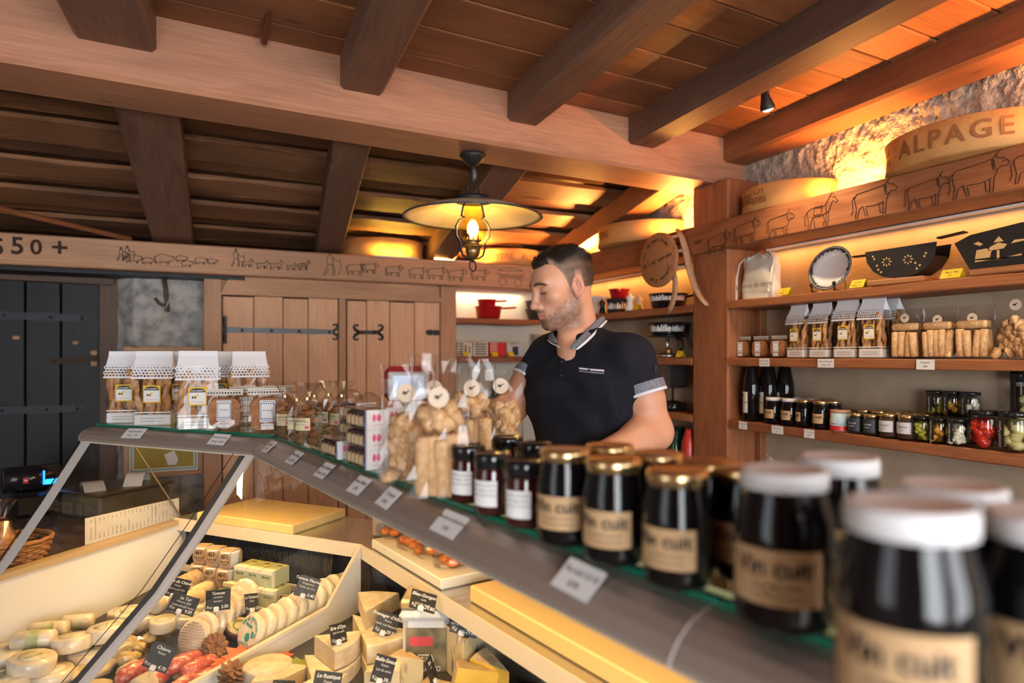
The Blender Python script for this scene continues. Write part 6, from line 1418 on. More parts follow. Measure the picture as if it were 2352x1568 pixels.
# leaning row of wrapped rounds, ribbed face in front
def disc_row(label, p0, p1, n, r, th, m, name, group, lean=.35, face=None):
    p0, p1 = Vector(p0), Vector(p1); d = (p1 - p0); az = math.atan2(d.y, d.x)
    for i in range(n):
        p = p0 + d * (i / max(1, n - 1)); sq = r * (1 - .02 * (i % 3))
        t = thing(name, label % ORD[i] if '%s' in label else label, 'cheese', p, 0, group)
        M = Matrix.Rotation(az, 4, 'Z') @ Matrix.Rotation(-PI / 2 + lean + .05 * math.sin(i * 2.3), 4, 'Y')
        z0 = sq * math.cos(lean)
        T = Matrix.Translation((0, 0, z0)) @ M
        b = MB(); b.lathe([(0, -th / 2), (sq * .80, -th / 2), (sq * .97, -th * .30), (sq, 0), (sq * .97, th * .30), (sq * .80, th / 2), (0, th / 2)], 14, M=T, smooth=False, jit=.10, c=(0, 0, 0)); b.build('wrapped_body', m, t)
        if i == 0 and face: face(t, T, sq, th)
def ribs(t, T, r, th):
    m = MB()
    for k in range(-5, 6):
        y = k * r * .15; w = math.sqrt(max(0, (r * .78) ** 2 - y * y))
        m.tube([T @ Vector((y, -w, th / 2 + .0005)), T @ Vector((y, w, th / 2 + .0005))], .0022, 5)
    m.build('ribbed_print', mat('rib_tan', (.62, .46, .33), .5), t)  # ribs in one flat tan over the wrap
disc_row('%s leaning ribbed tomme of the clear-wrapped row', DK(447, 1500, -.895), DK(560, 1400, -.85), 7, .054, .024, WRAPC, 'wrapped_tomme', 'clear-wrapped ribbed tommes', .40, ribs)
def print_face(t, T, r, th):
    m = MB()
    F_ = lambda x, y: T @ Vector((x * r, y * r, th / 2 + .0012))
    polys = ([(-.1, .1), (.15, .05), (.3, .25), (.25, .45), (.05, .5), (-.12, .35)], [(.3, -.1), (.5, -.05), (.55, .2), (.4, .25)], [(-.35, -.3), (.25, -.2), (.25, -.32), (-.35, -.42)], [(-.3, -.5), (-.2, -.5), (-.22, -.6), (-.3, -.6)], [(0, -.45), (.08, -.45), (.06, -.56), (0, -.56)])
    for q in polys: m.add([F_(-y, -x) for x, y in q], [tuple(range(len(q)))])
    m.build('cow_print', TEAL, t)
    for i, ch in enumerate('TOMME DE VACHE AU LAIT CRU'):
        if ch == ' ': continue
        a = 2.7 - i * .118
        o = link('print_lettering', text_mesh(ch, r * .19, TEAL, bold=.0002), t)
        o.matrix_local = T @ Matrix.Translation((0, 0, th / 2 + .0014)) @ Matrix.Rotation(-PI / 2, 4, 'Z') @ Matrix.Translation((r * .66 * math.cos(a), r * .66 * math.sin(a), 0)) @ Matrix.Rotation(a - PI / 2, 4, 'Z')
    o = link('print_lettering', text_mesh('FLEURETTE', r * .17, TEAL, bold=.0003), t); o.matrix_local = T @ Matrix.Translation((0, 0, th / 2 + .0016)) @ Matrix.Rotation(-PI / 2, 4, 'Z') @ Matrix.Translation((-.05 * r, -.62 * r, 0))
disc_row('%s paper-wrapped tomme of the row along the divider', DK(578, 1490, -.885) , DK(782, 1378, -.838), 10, .056, .026, WRAP, 'paper_tomme', 'paper-wrapped tommes along the divider', .42, print_face)
MAROON = mat('maroon_tub', (.16, .03, .03), .5)
for k, (u, v, rel, lab) in enumerate(((548, 1455, -.875, 'small maroon tub between the two rows of tommes'), (590, 1425, -.86, 'maroon tub with a green print half behind a card'), (665, 1390, -.84, 'maroon tub with a green print by the green cartons'))):
    t = thing('cheese_tub', lab, 'tub', DK(u, v, rel), 0, 'maroon cheese tubs', rot=(.35, .2, k)); MB().lathe([(0, 0), (.036, 0), (.044, .022), (.044, .026), (0, .027)], 28).build('tub', MAROON, t); MB().lathe([(0, .0275), (.041, .0275), (.040, .031), (0, .032)], 28).build('lid', mat('tub_lid_%d' % k, (.66, .52, .30), .5), t); MB().lathe([(.020, .0325), (.025, .0325)], 24, cap=False).build('green_print', GREENINK, t)
# --- cured meats, pine cones, leaves
for k, (u, v, rel, rz, lab) in enumerate(((312, 1560, -.915, .7, 'red cured sausage beside the chalk card'), (365, 1575, -.925, .9, 'red cured sausage in front of the chalk card'), (425, 1540, -.905, .5, 'red cured sausage behind the chalk card'), (460, 1550, -.91, .6, 'red cured sausage nearest the autumn leaves'), (430, 1590, -.93, .7, 'red cured sausage at the bottom of the picture'), (480, 1575, -.92, .65, 'red cured sausage leaning on the divider'))):
    t = thing('cured_sausage', lab, 'sausage', DK(u, v, rel), rz, 'red cured sausages'); MB().tube([(-.055, 0, .022), (-.053, 0, .022), (-.04, .002, .023), (0, .004, .024), (.04, .002, .023), (.053, 0, .022), (.055, 0, .022)], [.006, .014, .022, .0255, .022, .014, .006], 16).build('sausage_body', SALAMI, t)
for k, (u, v, lab) in enumerate(((300, 1570, 'cut cheese roll with a striped end beside the sausages'), (330, 1600, 'second cut cheese roll at the bottom edge'))):
    log_cheese(lab, DK(u, v, -.93), .06, .03, .8, CHEESE_W, group='cut cheese rolls')
for k, (u, v, lab) in enumerate(((318, 1488, 'clear pack of cheese pieces behind the glass seam'), (305, 1525, 'clear pack of cheese pieces above the sausages'))):
    lumpwrap('cheese_pack', lab, 'cheese', DK(u, v, -.91), (.07, .05, .05), CHEESE_Y, 4, .024, 'clear packs of cheese pieces', seed=k + 30, part='cheese_piece')
CONE = mat('pine_cone', (.20, .085, .035), .8, col2=(.32, .15, .06), ns=50)
def cone(label, p, s=1.0, tilt=.9):
    t = thing('pine_cone', label, 'pine cone', p, 0, 'pine cones', rot=(tilt, .2, .4)); t.scale = (s,) * 3; m = MB()
    MB().ball((0, 0, .03), (.009, .009, .028), 10, 8).build('core', CONE, t)
    for k in range(60):
        a = k * 2.39996; z = .002 + .058 * k / 60; r = .016 + .017 * math.sin(PI * min(1, .25 + .75 * (1 - k / 60)))
        c_, s_ = math.cos(a), math.sin(a); w = .0075
        m.add([(c_ * .008 - s_ * w * .5, s_ * .008 + c_ * w * .5, z), (c_ * .008 + s_ * w * .5, s_ * .008 - c_ * w * .5, z), (c_ * r + s_ * w, s_ * r - c_ * w, z + .004), (c_ * (r + .004), s_ * (r + .004), z + .008), (c_ * r - s_ * w, s_ * r + c_ * w, z + .004)], [(0, 1, 2, 3, 4)])
    o = m.build('scales', CONE, t); o['kind'] = 'stuff'
cone('pine cone lying between the soft cheeses and the sausages', DK(475, 1500, -.89), 1.05); cone('pine cone in front of the divider', DK(520, 1585, -.905), 1.1, .3)
def leaf(label, p, col, rz, s=1.0, tilt=(.2, .1)):
    q = [(0, -.05), (.006, -.02), (.03, -.03), (.022, -.012), (.05, .002), (.03, .012), (.036, .036), (.014, .026), (0, .06), (-.014, .026), (-.036, .036), (-.03, .012), (-.05, .002), (-.022, -.012), (-.03, -.03), (-.006, -.02)]
    m = MB(); m.add([(0, .005, .006)] + [(x * s, y * s, .012 * math.sin(x * 40) * s) for x, y in q], [(0, i + 1, (i + 1) % 16 + 1) for i in range(16)], True)
    o = m.build('maple_leaf', col, None, p, (tilt[0], tilt[1], rz)); return tag(o, label, 'leaf', 'autumn leaves in the counter')
LR = mat('leaf_red', (.60, .07, .03), .5, col2=(.70, .20, .05), ns=20); LG = mat('leaf_green', (.28, .36, .05), .5, col2=(.45, .40, .06), ns=20)
leaf('orange-red autumn leaf behind the sausages', DK(545, 1503, -.875), LR, .6, .9); leaf('dark red autumn leaf beside the pine cone', DK(515, 1520, -.885), LR, 2.2, .8); leaf('green autumn leaf by the divider', DK(570, 1527, -.88), LG, 1.4, .75)
leaf('red autumn leaf in front of the brie', DK(650, 1512, -.88), LR, .3, .7); leaf('green autumn leaf in front of the brie', DK(690, 1520, -.88), LG, 2.6, .95); leaf('yellowish autumn leaf under the brie', DK(715, 1535, -.885), LG, .9, .7)
# --- near section: wedges
def wedge(label, p, r, ang, h, rz, m1, m2, name='cheese_wedge', rot=None, group='cheese wedges of the near section'):
    t = thing(name, label, 'cheese', p, rz, group, rot=rot); sector(r, ang, h, m1, m2).build('cheese_body', [m1, m2], t); return t
def wedge_to(label, tip, rim, ang, h, m1, m2, z=0.0, name='cheese_wedge', rel=-.885, tilt=(0, 0)):
    p, q = PZ(*tip, rel), PZ(*rim, rel); d = q - p; r = d.length; p.z += z
    return wedge(label, p, r, ang, h, 0, m1, m2, name, rot=(tilt[0], tilt[1], math.atan2(-d.x, d.y)))
wedge_to('lower layer of the big cheese block standing by the white divider', (808, 1490), (905, 1560), .62, .05, CHEESE_Y, RIND_W)
wedge_to('upper layer of the big cheese block under the chalk card', (810, 1489), (903, 1556), .62, .052, CHEESE_Y, RIND_W, .051)
wedge_to('pale wedge lying on top of the big cheese block', (838, 1530), (872, 1470), .75, .05, CHEESE_W, RIND_W, .104)
t = thing('feta_tub', 'white square feta tub with a printed label', 'tub', DK(985, 1552, -.885), -.45); t.scale = (1.22, 1.22, 1.58)
m = MB(); 
for a, b, z in ((.048, .048, 0), ): m.box((0, 0, .06), (.105, .105, .12), .014)
m.build('tub_body', WHITE, t); MB().box((0, 0, .120), (.118, .118, .018), .008).build('rim', PORC, t); 
MB().box((0, -.0532, .058), (.088, .001, .085)).build('photo_label', mat('label_dark', (.10, .085, .05), .5, col2=(.34, .28, .16), ns=24), t); MB().box((-.01, -.0540, .078), (.05, .001, .016)).build('red_band', mat('tub_red', (.62, .08, .09), .5), t); MB().box((.0535, -.01, .075), (.001, .02, .020)).build('red_seal', mat('tub_seal', (.66, .05, .03), .5), t)
text(t, 'FETA', .016, PAPER, (0, -.0548, .050), bold=.0003); text(t, 'BARILOTTO', .012, PAPER, (0, -.0548, .032), bold=.0002)
for i in range(6): text(t, 'fromage de brebis et chèvre', .0052, INK, (.0542, .005, .050 - .0075 * i), (PI / 2, 0, PI / 2))
for k, (dx, dy, L, lab) in enumerate(((-.03, .012, .12, 'wrapped cheese slab on the feta tub, lower one'), (.022, .0, .13, 'wrapped cheese slab on the feta tub beside the first'))):
    q = t.location + Vector((dx * 1.2, dy, 0.1295 * 1.58 + .001)); s = thing('cheese_slab', lab, 'cheese', q, -.5 + .3 * k, 'wrapped slabs on the feta tub'); MB().box((0, 0, .014), (.055, L, .027), .005).build('cheese_body', CHEESE_Y, s); o = MB().box((0, 0, .015), (.060, L + .02, .031), .008).build('clear_wrap', CLEAR2, s)
wedge_to('tall blue-veined cheese block beside the steel back', (1066, 1622), (1078, 1538), 1.0, .165, BLUE, RIND, 0, 'blue_cheese')
wedge_to('upper brie half under a chalk card', (722, 1548), (815, 1562), 1.15, .055, CHEESE_W, RIND_W, .052, 'brie'); wedge_to('lower brie half underneath the upper one', (700, 1545), (790, 1580), 1.15, .050, CHEESE_Y, RIND_W, 0, 'brie')
wedge('pale drum-shaped cheese piece in front of the feta tub', DK(918, 1618, -.89), .09, 1.5, .085, .4, CHEESE_W, RIND_W)
wedge('blue-veined wedge standing in front of the feta tub', DK(972, 1600, -.885), .10, .55, .095, .5, BLUE, RIND, 'blue_cheese')
wedge('bright orange cheese wedge with a crumbly face', DK(1128, 1625, -.865), .11, .6, .085, 1.3, CHEESE_O, RIND, 'orange_cheese', rot=(.25, .1, 1.2)); wedge('second orange cheese wedge leaning behind the first', DK(1168, 1612, -.86), .11, .55, .09, .5, CHEESE_O, RIND, 'orange_cheese', rot=(.2, -.2, .4))
wheel_cheese('round pale cheese at the bottom edge by the steel back', DK(1225, 1650, -.86), .075, .05, CHEESE_W, lab=None)
wheel_cheese('white moulded round cheese in front of the autumn leaves', DK(615, 1560, -.89), .065, .045, RIND_W); wedge('white cheese half beside the moulded round', DK(655, 1600, -.90), .085, 2.4, .05, .2, CHEESE_W, RIND_W); wedge('cheese half at the bottom edge under a chalk card', DK(760, 1640, -.895), .095, 1.9, .06, .3, CHEESE_W, RIND_W)
wedge('small cheese wedge behind the edge-on card', DK(1040, 1612, -.885), .08, .6, .05, 1.0, CHEESE_Y, RIND)
# --- chalk price cards
def card(label, u, v, rel, lines, rz, roll=0.0, w=.072, h=.060, lean=.35, price=None, pre='Pce'):
    p = DK(u, v, rel); t = thing('chalk_card', label, 'price card', p, 0, 'black chalk price cards', rot=(-lean, roll, rz))
    MB().box((0, 0, h / 2), (w, .0016, h), .0007).build('slate', SLATE, t)
    for k, s in enumerate(lines): text(t, s, .0125 if k == 0 else .0078, CHALK, (.0, -.0014, h - .011 - .0115 * k), shear=.25, bold=.0002 if k == 0 else 0)
    if price: text(t, pre, .012, CHALK, (-w * .34, -.0014, .011), shear=.2); text(t, price, .0125, CHALK, (w * .27, -.0014, .010), shear=.2, bold=.0002)
    MB().box((-.004, -.001, .004), (.016, .012, .016), .003).build('clip', WHITE, t)
    MB().tube([(-.004, .0, -.002), (-.004, .006, -.02)], .002, 6).build('pin', WHITE, t)
    return t
card('chalk card reading Bûche de Chèvre by the glass strip', 398, 1372, -.77, ('Bûche de Chèvre', 'France', 'Chèvre, Lait Cru'), -.4, .25, price='8.50')
card('chalk card reading La Tur', 412, 1408, -.80, ('La Tur', 'Piémont, Italie', 'Chèvre-Brebis-Vache'), -.3, .35, .082, .055, price='9.50')
card('chalk card reading Tomme Vaudoise lait past.', 500, 1402, -.79, ('Tomme', 'Vaudoise', 'lait past.'), -.35, -.08, .075, .062, price='3.50')
card('chalk card seen almost edge-on between the tomme rows', 580, 1405, -.79, ('Le Vacherin', 'Suisse'), .75, .25, .06, .055, price='6.20')
card('chalk card reading Tomme Fleurette on the paper-wrapped row', 697, 1372, -.755, ('Tomme Fleurette', 'Rougemont', 'Vache, Lait Cru'), -.25, .35, .066, .064, price='5.40', pre='')
card('chalk card reading Chèvre Papaye on the red sausages', 352, 1538, -.845, ('Chèvre', 'Papaye'), -.35, .4, .066, .066, price='4.70')
card('chalk card standing in the brie', 780, 1478, -.775, ('Brie d\'Oye', 'Lait de vache'), .55, .15, .058, .052, price='26.-', pre='Kg')
card('chalk card reading Fromager d\'Affinois on the big block', 880, 1458, -.778, ('Fromager d\'Affinois', 'France', 'Vache, Lait Pasteurisé'), -.2, .42, .066, .06, price='29.50', pre='Kg')
card('chalk card lying on the slabs over the feta tub', 968, 1402, -.65, ('Bleu-Gorgon', 'Italie', 'Lait de vache'), -.15, .38, .07, .05, .7, price='29.80', pre='Kg')
card('chalk card reading Bleu de Fribourg on the tall blue cheese', 1062, 1458, -.715, ('Bleu de Fribourg', 'Gruyère', 'Lait de vache, thermisé'), -.35, .30, .072, .056, price='29.80', pre='Kg')
card('chalk card in front of the pale drum-shaped piece', 872, 1570, -.80, ('Belle-Soeur', 'France', 'Lait de vache'), .05, .45, .056, .064, price='39.-', pre='Kg')
card('chalk card standing edge-on before the blue wedge', 1000, 1568, -.80, ('Bleu', 'Italie'), .98, .05, .058, .06)
card('chalk card at the bottom edge on a cheese half', 745, 1600, -.81, ('Le Rustique', 'France'), .1, .35, .07, .055)
card('chalk card at the bottom edge beside the pine cone', 645, 1620, -.84, ('Reblochon', 'France'), .3, .35, .06, .055)
# ================================================================== THE MAN BEHIND THE COUNTER
D_M = 2.05; XC0 = (1290 - U0) / F * D_M
def MP_(u, v, y): 
    d = D_M + y; return np.array([(u - U0) / F * d - XC0, y, CZ + (V0 - v) / F * d])
_o = P(1290, 815, D_M)
man = thing('person', 'man in a dark navy polo shirt looking down behind the counter', 'person', (_o.x, _o.y, 0), -YAW)
f32 = np.float32
def smin(a, b, k):
    h = np.clip(.5 + .5 * (b - a) / k, 0, 1); return b * (1 - h) + a * h - k * h * (1 - h)
def smax(a, b, k): return -smin(-a, -b, k)
def ell(p, c, r):
    q = [(p[i] - f32(c[i])) / f32(r[i]) for i in range(3)]
    k0 = np.sqrt(q[0] ** 2 + q[1] ** 2 + q[2] ** 2) + 1e-9
    k1 = np.sqrt((q[0] / r[0]) ** 2 + (q[1] / r[1]) ** 2 + (q[2] / r[2]) ** 2) + 1e-9
    return k0 * (k0 - 1) / k1
def cap(p, a, b, r1, r2):
    a = np.asarray(a, dtype=f32); b = np.asarray(b, dtype=f32); ba = b - a; L = float(ba @ ba) + 1e-12
    pa = [p[i] - a[i] for i in range(3)]
    t = np.clip((pa[0] * ba[0] + pa[1] * ba[1] + pa[2] * ba[2]) / L, 0, 1)
    return np.sqrt(sum((pa[i] - ba[i] * t) ** 2 for i in range(3))) - (r1 + (r2 - r1) * t)
def rot_ell(p, c, r, R):
    q = [p[i] - f32(c[i]) for i in range(3)]
    w = [R[0][i] * q[0] + R[1][i] * q[1] + R[2][i] * q[2] for i in range(3)]
    return ell(w, (0, 0, 0), r)
def grid_of(lo, hi, h):
    ax = [np.arange(lo[i], hi[i] + h, h, dtype=f32) for i in range(3)]
    return np.meshgrid(*ax, indexing='ij')
def nets(f, lo, h):
    """naive surface nets: returns verts and quads"""
    s = f < 0; nx, ny, nz = f.shape
    acc = np.zeros((nx - 1, ny - 1, nz - 1, 3), f32); cnt = np.zeros((nx - 1, ny - 1, nz - 1), f32)
    C = [(i, j, k) for i in (0, 1) for j in (0, 1) for k in (0, 1)]
    def sub(a, c): return a[c[0]:nx - 1 + c[0], c[1]:ny - 1 + c[1], c[2]:nz - 1 + c[2]]
    for a in C:
        for ax in range(3):
            if a[ax] == 1: continue
            b = list(a); b[ax] = 1
            m = sub(s, a) != sub(s, b)
            fa, fb = sub(f, a)[m], sub(f, b)[m]; t = fa / (fa - fb)
            q = np.tile(np.array(a, f32), (len(t), 1)); q[:, ax] = t
            acc[m] += q; cnt[m] += 1
    act = cnt > 0; idx = -np.ones(cnt.shape, np.int64); idx[act] = np.arange(act.sum())
    ijk = np.argwhere(act).astype(f32)
    V = (ijk + acc[act] / cnt[act][:, None]) * h + np.array(lo, f32)
    Q = []
    for ax in range(3):
        b = [(1, 2), (0, 2), (0, 1)][ax]
        sl0 = [slice(1, n - 1) for n in s.shape]; sl0[ax] = slice(0, s.shape[ax] - 1); sl1 = list(sl0); sl1[ax] = slice(1, s.shape[ax])
        A, B = s[tuple(sl0)], s[tuple(sl1)]; e = np.argwhere(A != B)
        if len(e) == 0: continue
        fl = A[tuple(e.T)]; base = e + 1; base[:, ax] -= 1
        def at(d1, d2):
            q = base.copy(); q[:, b[0]] -= d1; q[:, b[1]] -= d2; return idx[tuple(q.T)]
        quad = np.stack([at(1, 1), at(0, 1), at(0, 0), at(1, 0)], 1)
        flip = fl if ax != 1 else ~fl
        quad[~flip] = quad[~flip][:, ::-1]; Q.append(quad)
    return V, np.concatenate(Q)
def mesh_np(name, V, Q, mats, col=None):
    me = bpy.data.meshes.new(name); me.from_pydata(V.tolist(), [], Q.tolist())
    for m in mats: me.materials.append(m)
    me.polygons.foreach_set('use_smooth', [True] * len(me.polygons))
    if col is not None:
        at = me.color_attributes.new('Col', 'FLOAT_COLOR', 'POINT'); at.data.foreach_set('color', np.concatenate([col, np.ones((len(col), 1))], 1).astype(f32).ravel())
    me.update(); return me
def colmat(name, rough, sss=0.0, bump=0.0, bs=600, spec=.4):
    m, nt, b = _nt(name); a = nt.nodes.new('ShaderNodeVertexColor'); a.layer_name = 'Col'; nt.links.new(a.outputs[0], b.inputs['Base Color'])
    b.inputs['Roughness'].default_value = rough; b.inputs['Specular IOR Level'].default_value = spec
    if sss: b.inputs['Subsurface Weight'].default_value = sss; b.inputs['Subsurface Radius'].default_value = (.012, .005, .003); b.inputs['Subsurface Scale'].default_value = .5
    if bump:
        tc = nt.nodes.new('ShaderNodeTexCoord'); n = nt.nodes.new('ShaderNodeTexNoise'); n.inputs['Scale'].default_value = bs; bp = nt.nodes.new('ShaderNodeBump'); bp.inputs['Strength'].default_value = bump; bp.inputs['Distance'].default_value = .001
        nt.links.new(tc.outputs['Object'], n.inputs['Vector']); nt.links.new(n.outputs[0], bp.inputs['Height']); nt.links.new(bp.outputs[0], b.inputs['Normal'])
    return m
SKIN = colmat('skin', .42, .12, .15, 500)
# ---- head frame: x his left, y forward, z up
HS = .955
yaw = math.radians(65); pit = math.radians(15); rol = math.radians(-3)
Fh = np.array([-math.sin(yaw), -math.cos(yaw), 0]); Lh = np.array([math.cos(yaw), -math.sin(yaw), 0]); Uh = np.array([0, 0, 1.0])
Fp = Fh * math.cos(pit) - Uh * math.sin(pit); Up = Uh * math.cos(pit) + Fh * math.sin(pit)
HR = np.stack([Lh, Fp, Up], 1)             # columns: head axes in body frame
HC = np.array([.004, -.004, 1.699])
def h2b(p): return HR @ (np.asarray(p) * HS) + HC
def b2h(p): return (HR.T @ (np.asarray(p) - HC)) / HS
def sstep(a, b, x): t = np.clip((x - a) / (b - a), 0, 1); return t * t * (3 - 2 * t)
neck_lo = b2h(MP_(1338, 800, .03)); neck_hi = np.array([0, -.030, -.035])
def head_sdf(p):
    ax = np.abs(p[0]); q = [ax, p[1], p[2]]
    d = ell(p, (0, -.014, .040), (.0755, .098, .084))
    d = smin(d, ell(p, (0, .034, .020), (.066, .066, .075)), .03)            # forehead / face core
    d = smin(d, ell(p, (0, .036, -.040), (.056, .056, .066)), .03)           # lower face
    d = smin(d, cap(q, (.050, -.004, -.048), (.020, .070, -.096), .017, .017), .028)   # jaw
    d = smin(d, ell(p, (0, .080, -.096), (.022, .018, .018)), .018)          # chin
    d = smin(d, ell(q, (.044, .062, -.012), (.022, .024, .020)), .025)       # cheekbone
    d = smin(d, cap(q, (.0, .0925, .032), (.040, .078, .036), .010, .011), .016)       # brow ridge
    d = smax(d, -ell(q, (.031, .104, .012), (.019, .016, .013)), .016)       # eye socket
    d = smin(d, ell(q, (.031, .0785, .011), (.0150, .0135, .0115)), .007)    # lids over the eyeball
    d = smin(d, cap(p, (0, .0915, .024), (0, .114, -.026), .0075, .0095), .013)        # nose bridge
    d = smin(d, ell(p, (0, .1145, -.030), (.0125, .0125, .0105)), .010)      # tip
    d = smin(d, ell(q, (.0125, .1015, -.034), (.0075, .0105, .0085)), .007)  # wing
    d = smax(d, -ell(q, (.0065, .1075, -.0425), (.0035, .005, .004)), .004)  # nostril
    d = smin(d, ell(p, (0, .082, -.060), (.032, .020, .026)), .022)          # muzzle
    d = smin(d, cap(q, (.0, .1025, -.0575), (.019, .0925, -.0615), .0052, .003), .006) # upper lip
    d = smin(d, cap(q, (.0, .1000, -.0690), (.016, .0925, -.0660), .0062, .003), .006) # lower lip
    d = smax(d, -cap(q, (.0, .1085, -.0632), (.021, .0965, -.0640), .0018, .0012), .004)
    d = smax(d, -ell(q, (.013, .104, -.083), (.02, .008, .006)), .008)
    # ear: rim and hollow
    E = [q[0] - .0735, q[1] + .010, q[2] + .002]; c, s = math.cos(.45), math.sin(.45)
    e = [E[0] * c + E[1] * s, -E[0] * s + E[1] * c, E[2]]
    ear = ell(e, (.006, .0, .004), (.0075, .0205, .0290)); ear = smin(ear, ell(e, (.004, .006, -.022), (.006, .010, .012)), .008)
    ear = smax(ear, -ell(e, (.0135, .002, .005), (.0088, .0128, .0225)), .003); ear = smin(ear, cap(e, (.0045, -.004, .016), (.0045, -.003, -.008), .004, .004), .003); ear = smin(ear, cap(e, (.006, .014, -.004), (.007, .012, -.014), .004, .005), .004)
    d = smin(d, ear, .006)
    n = cap(p, neck_hi, neck_lo, .056, .062); n = smin(n, cap(q, (.03, .01, -.08), tuple(neck_lo * np.array([0, 1, 1]) + np.array([.02, .03, .0])), .022, .024), .03)
    d = smin(d, n, .028)
    d = smin(d, cap(p, b2h(MP_(1308, 785, -.020)), b2h(MP_(1314, 825, -.035)), .042, .045), .03)
    d = smin(d, ell(p, (0, .112, -.110) if False else (0, .045, -.088), (.03, .035, .02)), .02)
    return d
h = .0019; lo = (-.105, -.128, -.265); hi = (.098, .142, .136)
g = grid_of(lo, hi, h); fd = head_sdf(g); V, Q = nets(fd, lo, h); del g, fd
x, y, z = np.abs(V[:, 0]), V[:, 1], V[:, 2]
rng = np.random.default_rng(3)
base = np.array([.64, .325, .205]); col = np.tile(base, (len(V), 1))
def blend(c, w):
    global col
    w = np.clip(w, 0, 1)[:, None]; col = col * (1 - w) + np.array(c) * w
blend((.62, .30, .22), sstep(.06, .09, y) * (1 - sstep(-.005, .03, np.abs(z + .02))) * .6)              # nose and cheeks
blend((.62, .27, .19), sstep(.071, .080, x) * (z > -.04) * (z < .045) * .8)                               # ear
lf = np.array([noise.noise(Vector((p_[0] * 90, p_[1] * 90, p_[2] * 90))) for p_ in V.tolist()])
zb = -.030 - .40 * np.clip(y - .020, 0, .08) + .006 * lf
be = sstep(zb + .012, zb - .016, z) * sstep(-.030, .005, y) * sstep(-.140, -.112, z)
be = np.maximum(be, sstep(.080, .088, y) * np.exp(-((z + .0505) / .0062) ** 2) * (x < .027))
be = np.maximum(be, .9 * sstep(.078, .088, y) * np.exp(-((z + .084) / .010) ** 2) * (x < .018))
be = np.maximum(be, .7 * sstep(.030, -.02, z) * np.exp(-((y - .014) / .012) ** 2) * (x > .05) * (z > -.05))
blend((.13, .082, .062), be * np.clip(.52 + .28 * lf + .30 * rng.random(len(V)), 0, .9))
li = sstep(.088, .094, y) * (x < .022) * (z < -.054) * (z > -.0755)
blend((.58, .235, .19), li * .9)
br = np.exp(-((z - (.0300 + .0055 * np.sin(x * 62) - .12 * np.maximum(0, x - .038))) / .0048) ** 2) * sstep(.006, .012, x) * (1 - sstep(.048, .058, x)) * (y > .04)
blend((.055, .032, .022), br * 1.1)
la = np.exp(-((z - (.0035 + 9 * (x - .031) ** 2)) / .0022) ** 2) * sstep(.015, .019, x) * (1 - sstep(.044, .049, x)) * (y > .05)
blend((.035, .02, .016), la * 1.3)
blend((.42, .22, .16), np.exp(-((z + .002) / .005) ** 2) * sstep(.014, .020, x) * (1 - sstep(.040, .048, x)) * (y > .07) * .35)  # under-eye shade blended into the skin colour
HV = (V * HS) @ HR.T + HC
bodyV = [HV]; bodyQ = [Q]; bodyC = [col]; nV = len(V)
# ---- arms with hands
def hand_sdf(p, d, w, dirv, upv, sidev, sc=1.0, curl=.5):
    """palm and five fingers: dirv to the fingertips, upv out of the back of the hand, sidev towards the thumb"""
    dirv, upv, sidev = [np.asarray(a, float) / np.linalg.norm(a) for a in (dirv, upv, sidev)]
    w = np.asarray(w, float)
    for i, (s, l, fl) in enumerate(((.027, .088, .072), (.009, .092, .080), (-.009, .088, .074), (-.026, .080, .060))):
        k = w + dirv * l * sc + sidev * s * sc
        d = smin(d, cap(p, w + dirv * .01 + sidev * s * .5 * sc, k, .014 * sc, .0115 * sc), .010)
        a = k; cur = 0.0
        for j, (ff, r) in enumerate(((.45, .0092), (.30, .0084), (.25, .0076))):
            cur += curl * (.6 + .3 * j) ; v = dirv * math.cos(cur) - upv * math.sin(cur)
            b = a + v * fl * ff * sc; d = smin(d, cap(p, a, b, r * sc * 1.04, r * sc), .003); a = b
    a = w + dirv * .025 * sc + sidev * .022 * sc
    for v, l, r in ((sidev * .75 + dirv * .6 - upv * .25, .042, .013), (sidev * .4 + dirv * .85 - upv * .35, .034, .0105), (sidev * .1 + dirv * .9 - upv * .45, .026, .009)):
        v = v / np.linalg.norm(v); b = a + v * l * sc; d = smin(d, cap(p, a, b, r * sc * 1.05, r * sc), .008); a = b
    return d
ARM = {}
def arm(tag_, sh, el, wr, hd, up, side, r, curl):
    global nV
    pts = np.stack([sh, el, wr, wr + np.asarray(hd) * .20]); lo = pts.min(0) - .075; hi = pts.max(0) + .075; h = .0036
    g = grid_of(lo, hi, h)
    d = cap(g, sh, sh + (el - sh) * .55, r[0], r[1]); d = smin(d, cap(g, sh + (el - sh) * .5, el, r[1], r[2]), .02)
    mid = el + (wr - el) * .32
    d = smin(d, cap(g, el, mid, r[2] * .98, r[3]), .03); d = smin(d, cap(g, mid, wr, r[3], r[4]), .03)
    d = hand_sdf(g, d, wr, hd, up, side, 1.0, curl)
    V, Q = nets(d, lo, h); c = np.tile(base, (len(V), 1)); c += (rng.random((len(V), 1)) - .5) * .02
    mo = rng.choice(len(V), 30); c[mo] *= .6
    bodyV.append(V); bodyQ.append(Q + nV); bodyC.append(c); nV += len(V); ARM[tag_] = (sh, el, wr)
LS, LE, LW = MP_(1446, 826, -.10), MP_(1502, 992, -.13), MP_(1388, 1040, -.27)
RSH, RE, RW = MP_(1262, 822, .09), MP_(1172, 938, .05), MP_(1090, 985, -.10)
arm('left', LS, LE, LW, (-.75, -.55, -.12), (0, -.15, 1), (.5, -.8, 0) if False else (-.55, .75, 0), (.064, .060, .050, .047, .032), .35)
arm('right', RSH, RE, RW, (-.7, -.6, -.35), (-.2, -.3, .9), (.6, -.75, .1), (.062, .056, .046, .043, .029), .45)
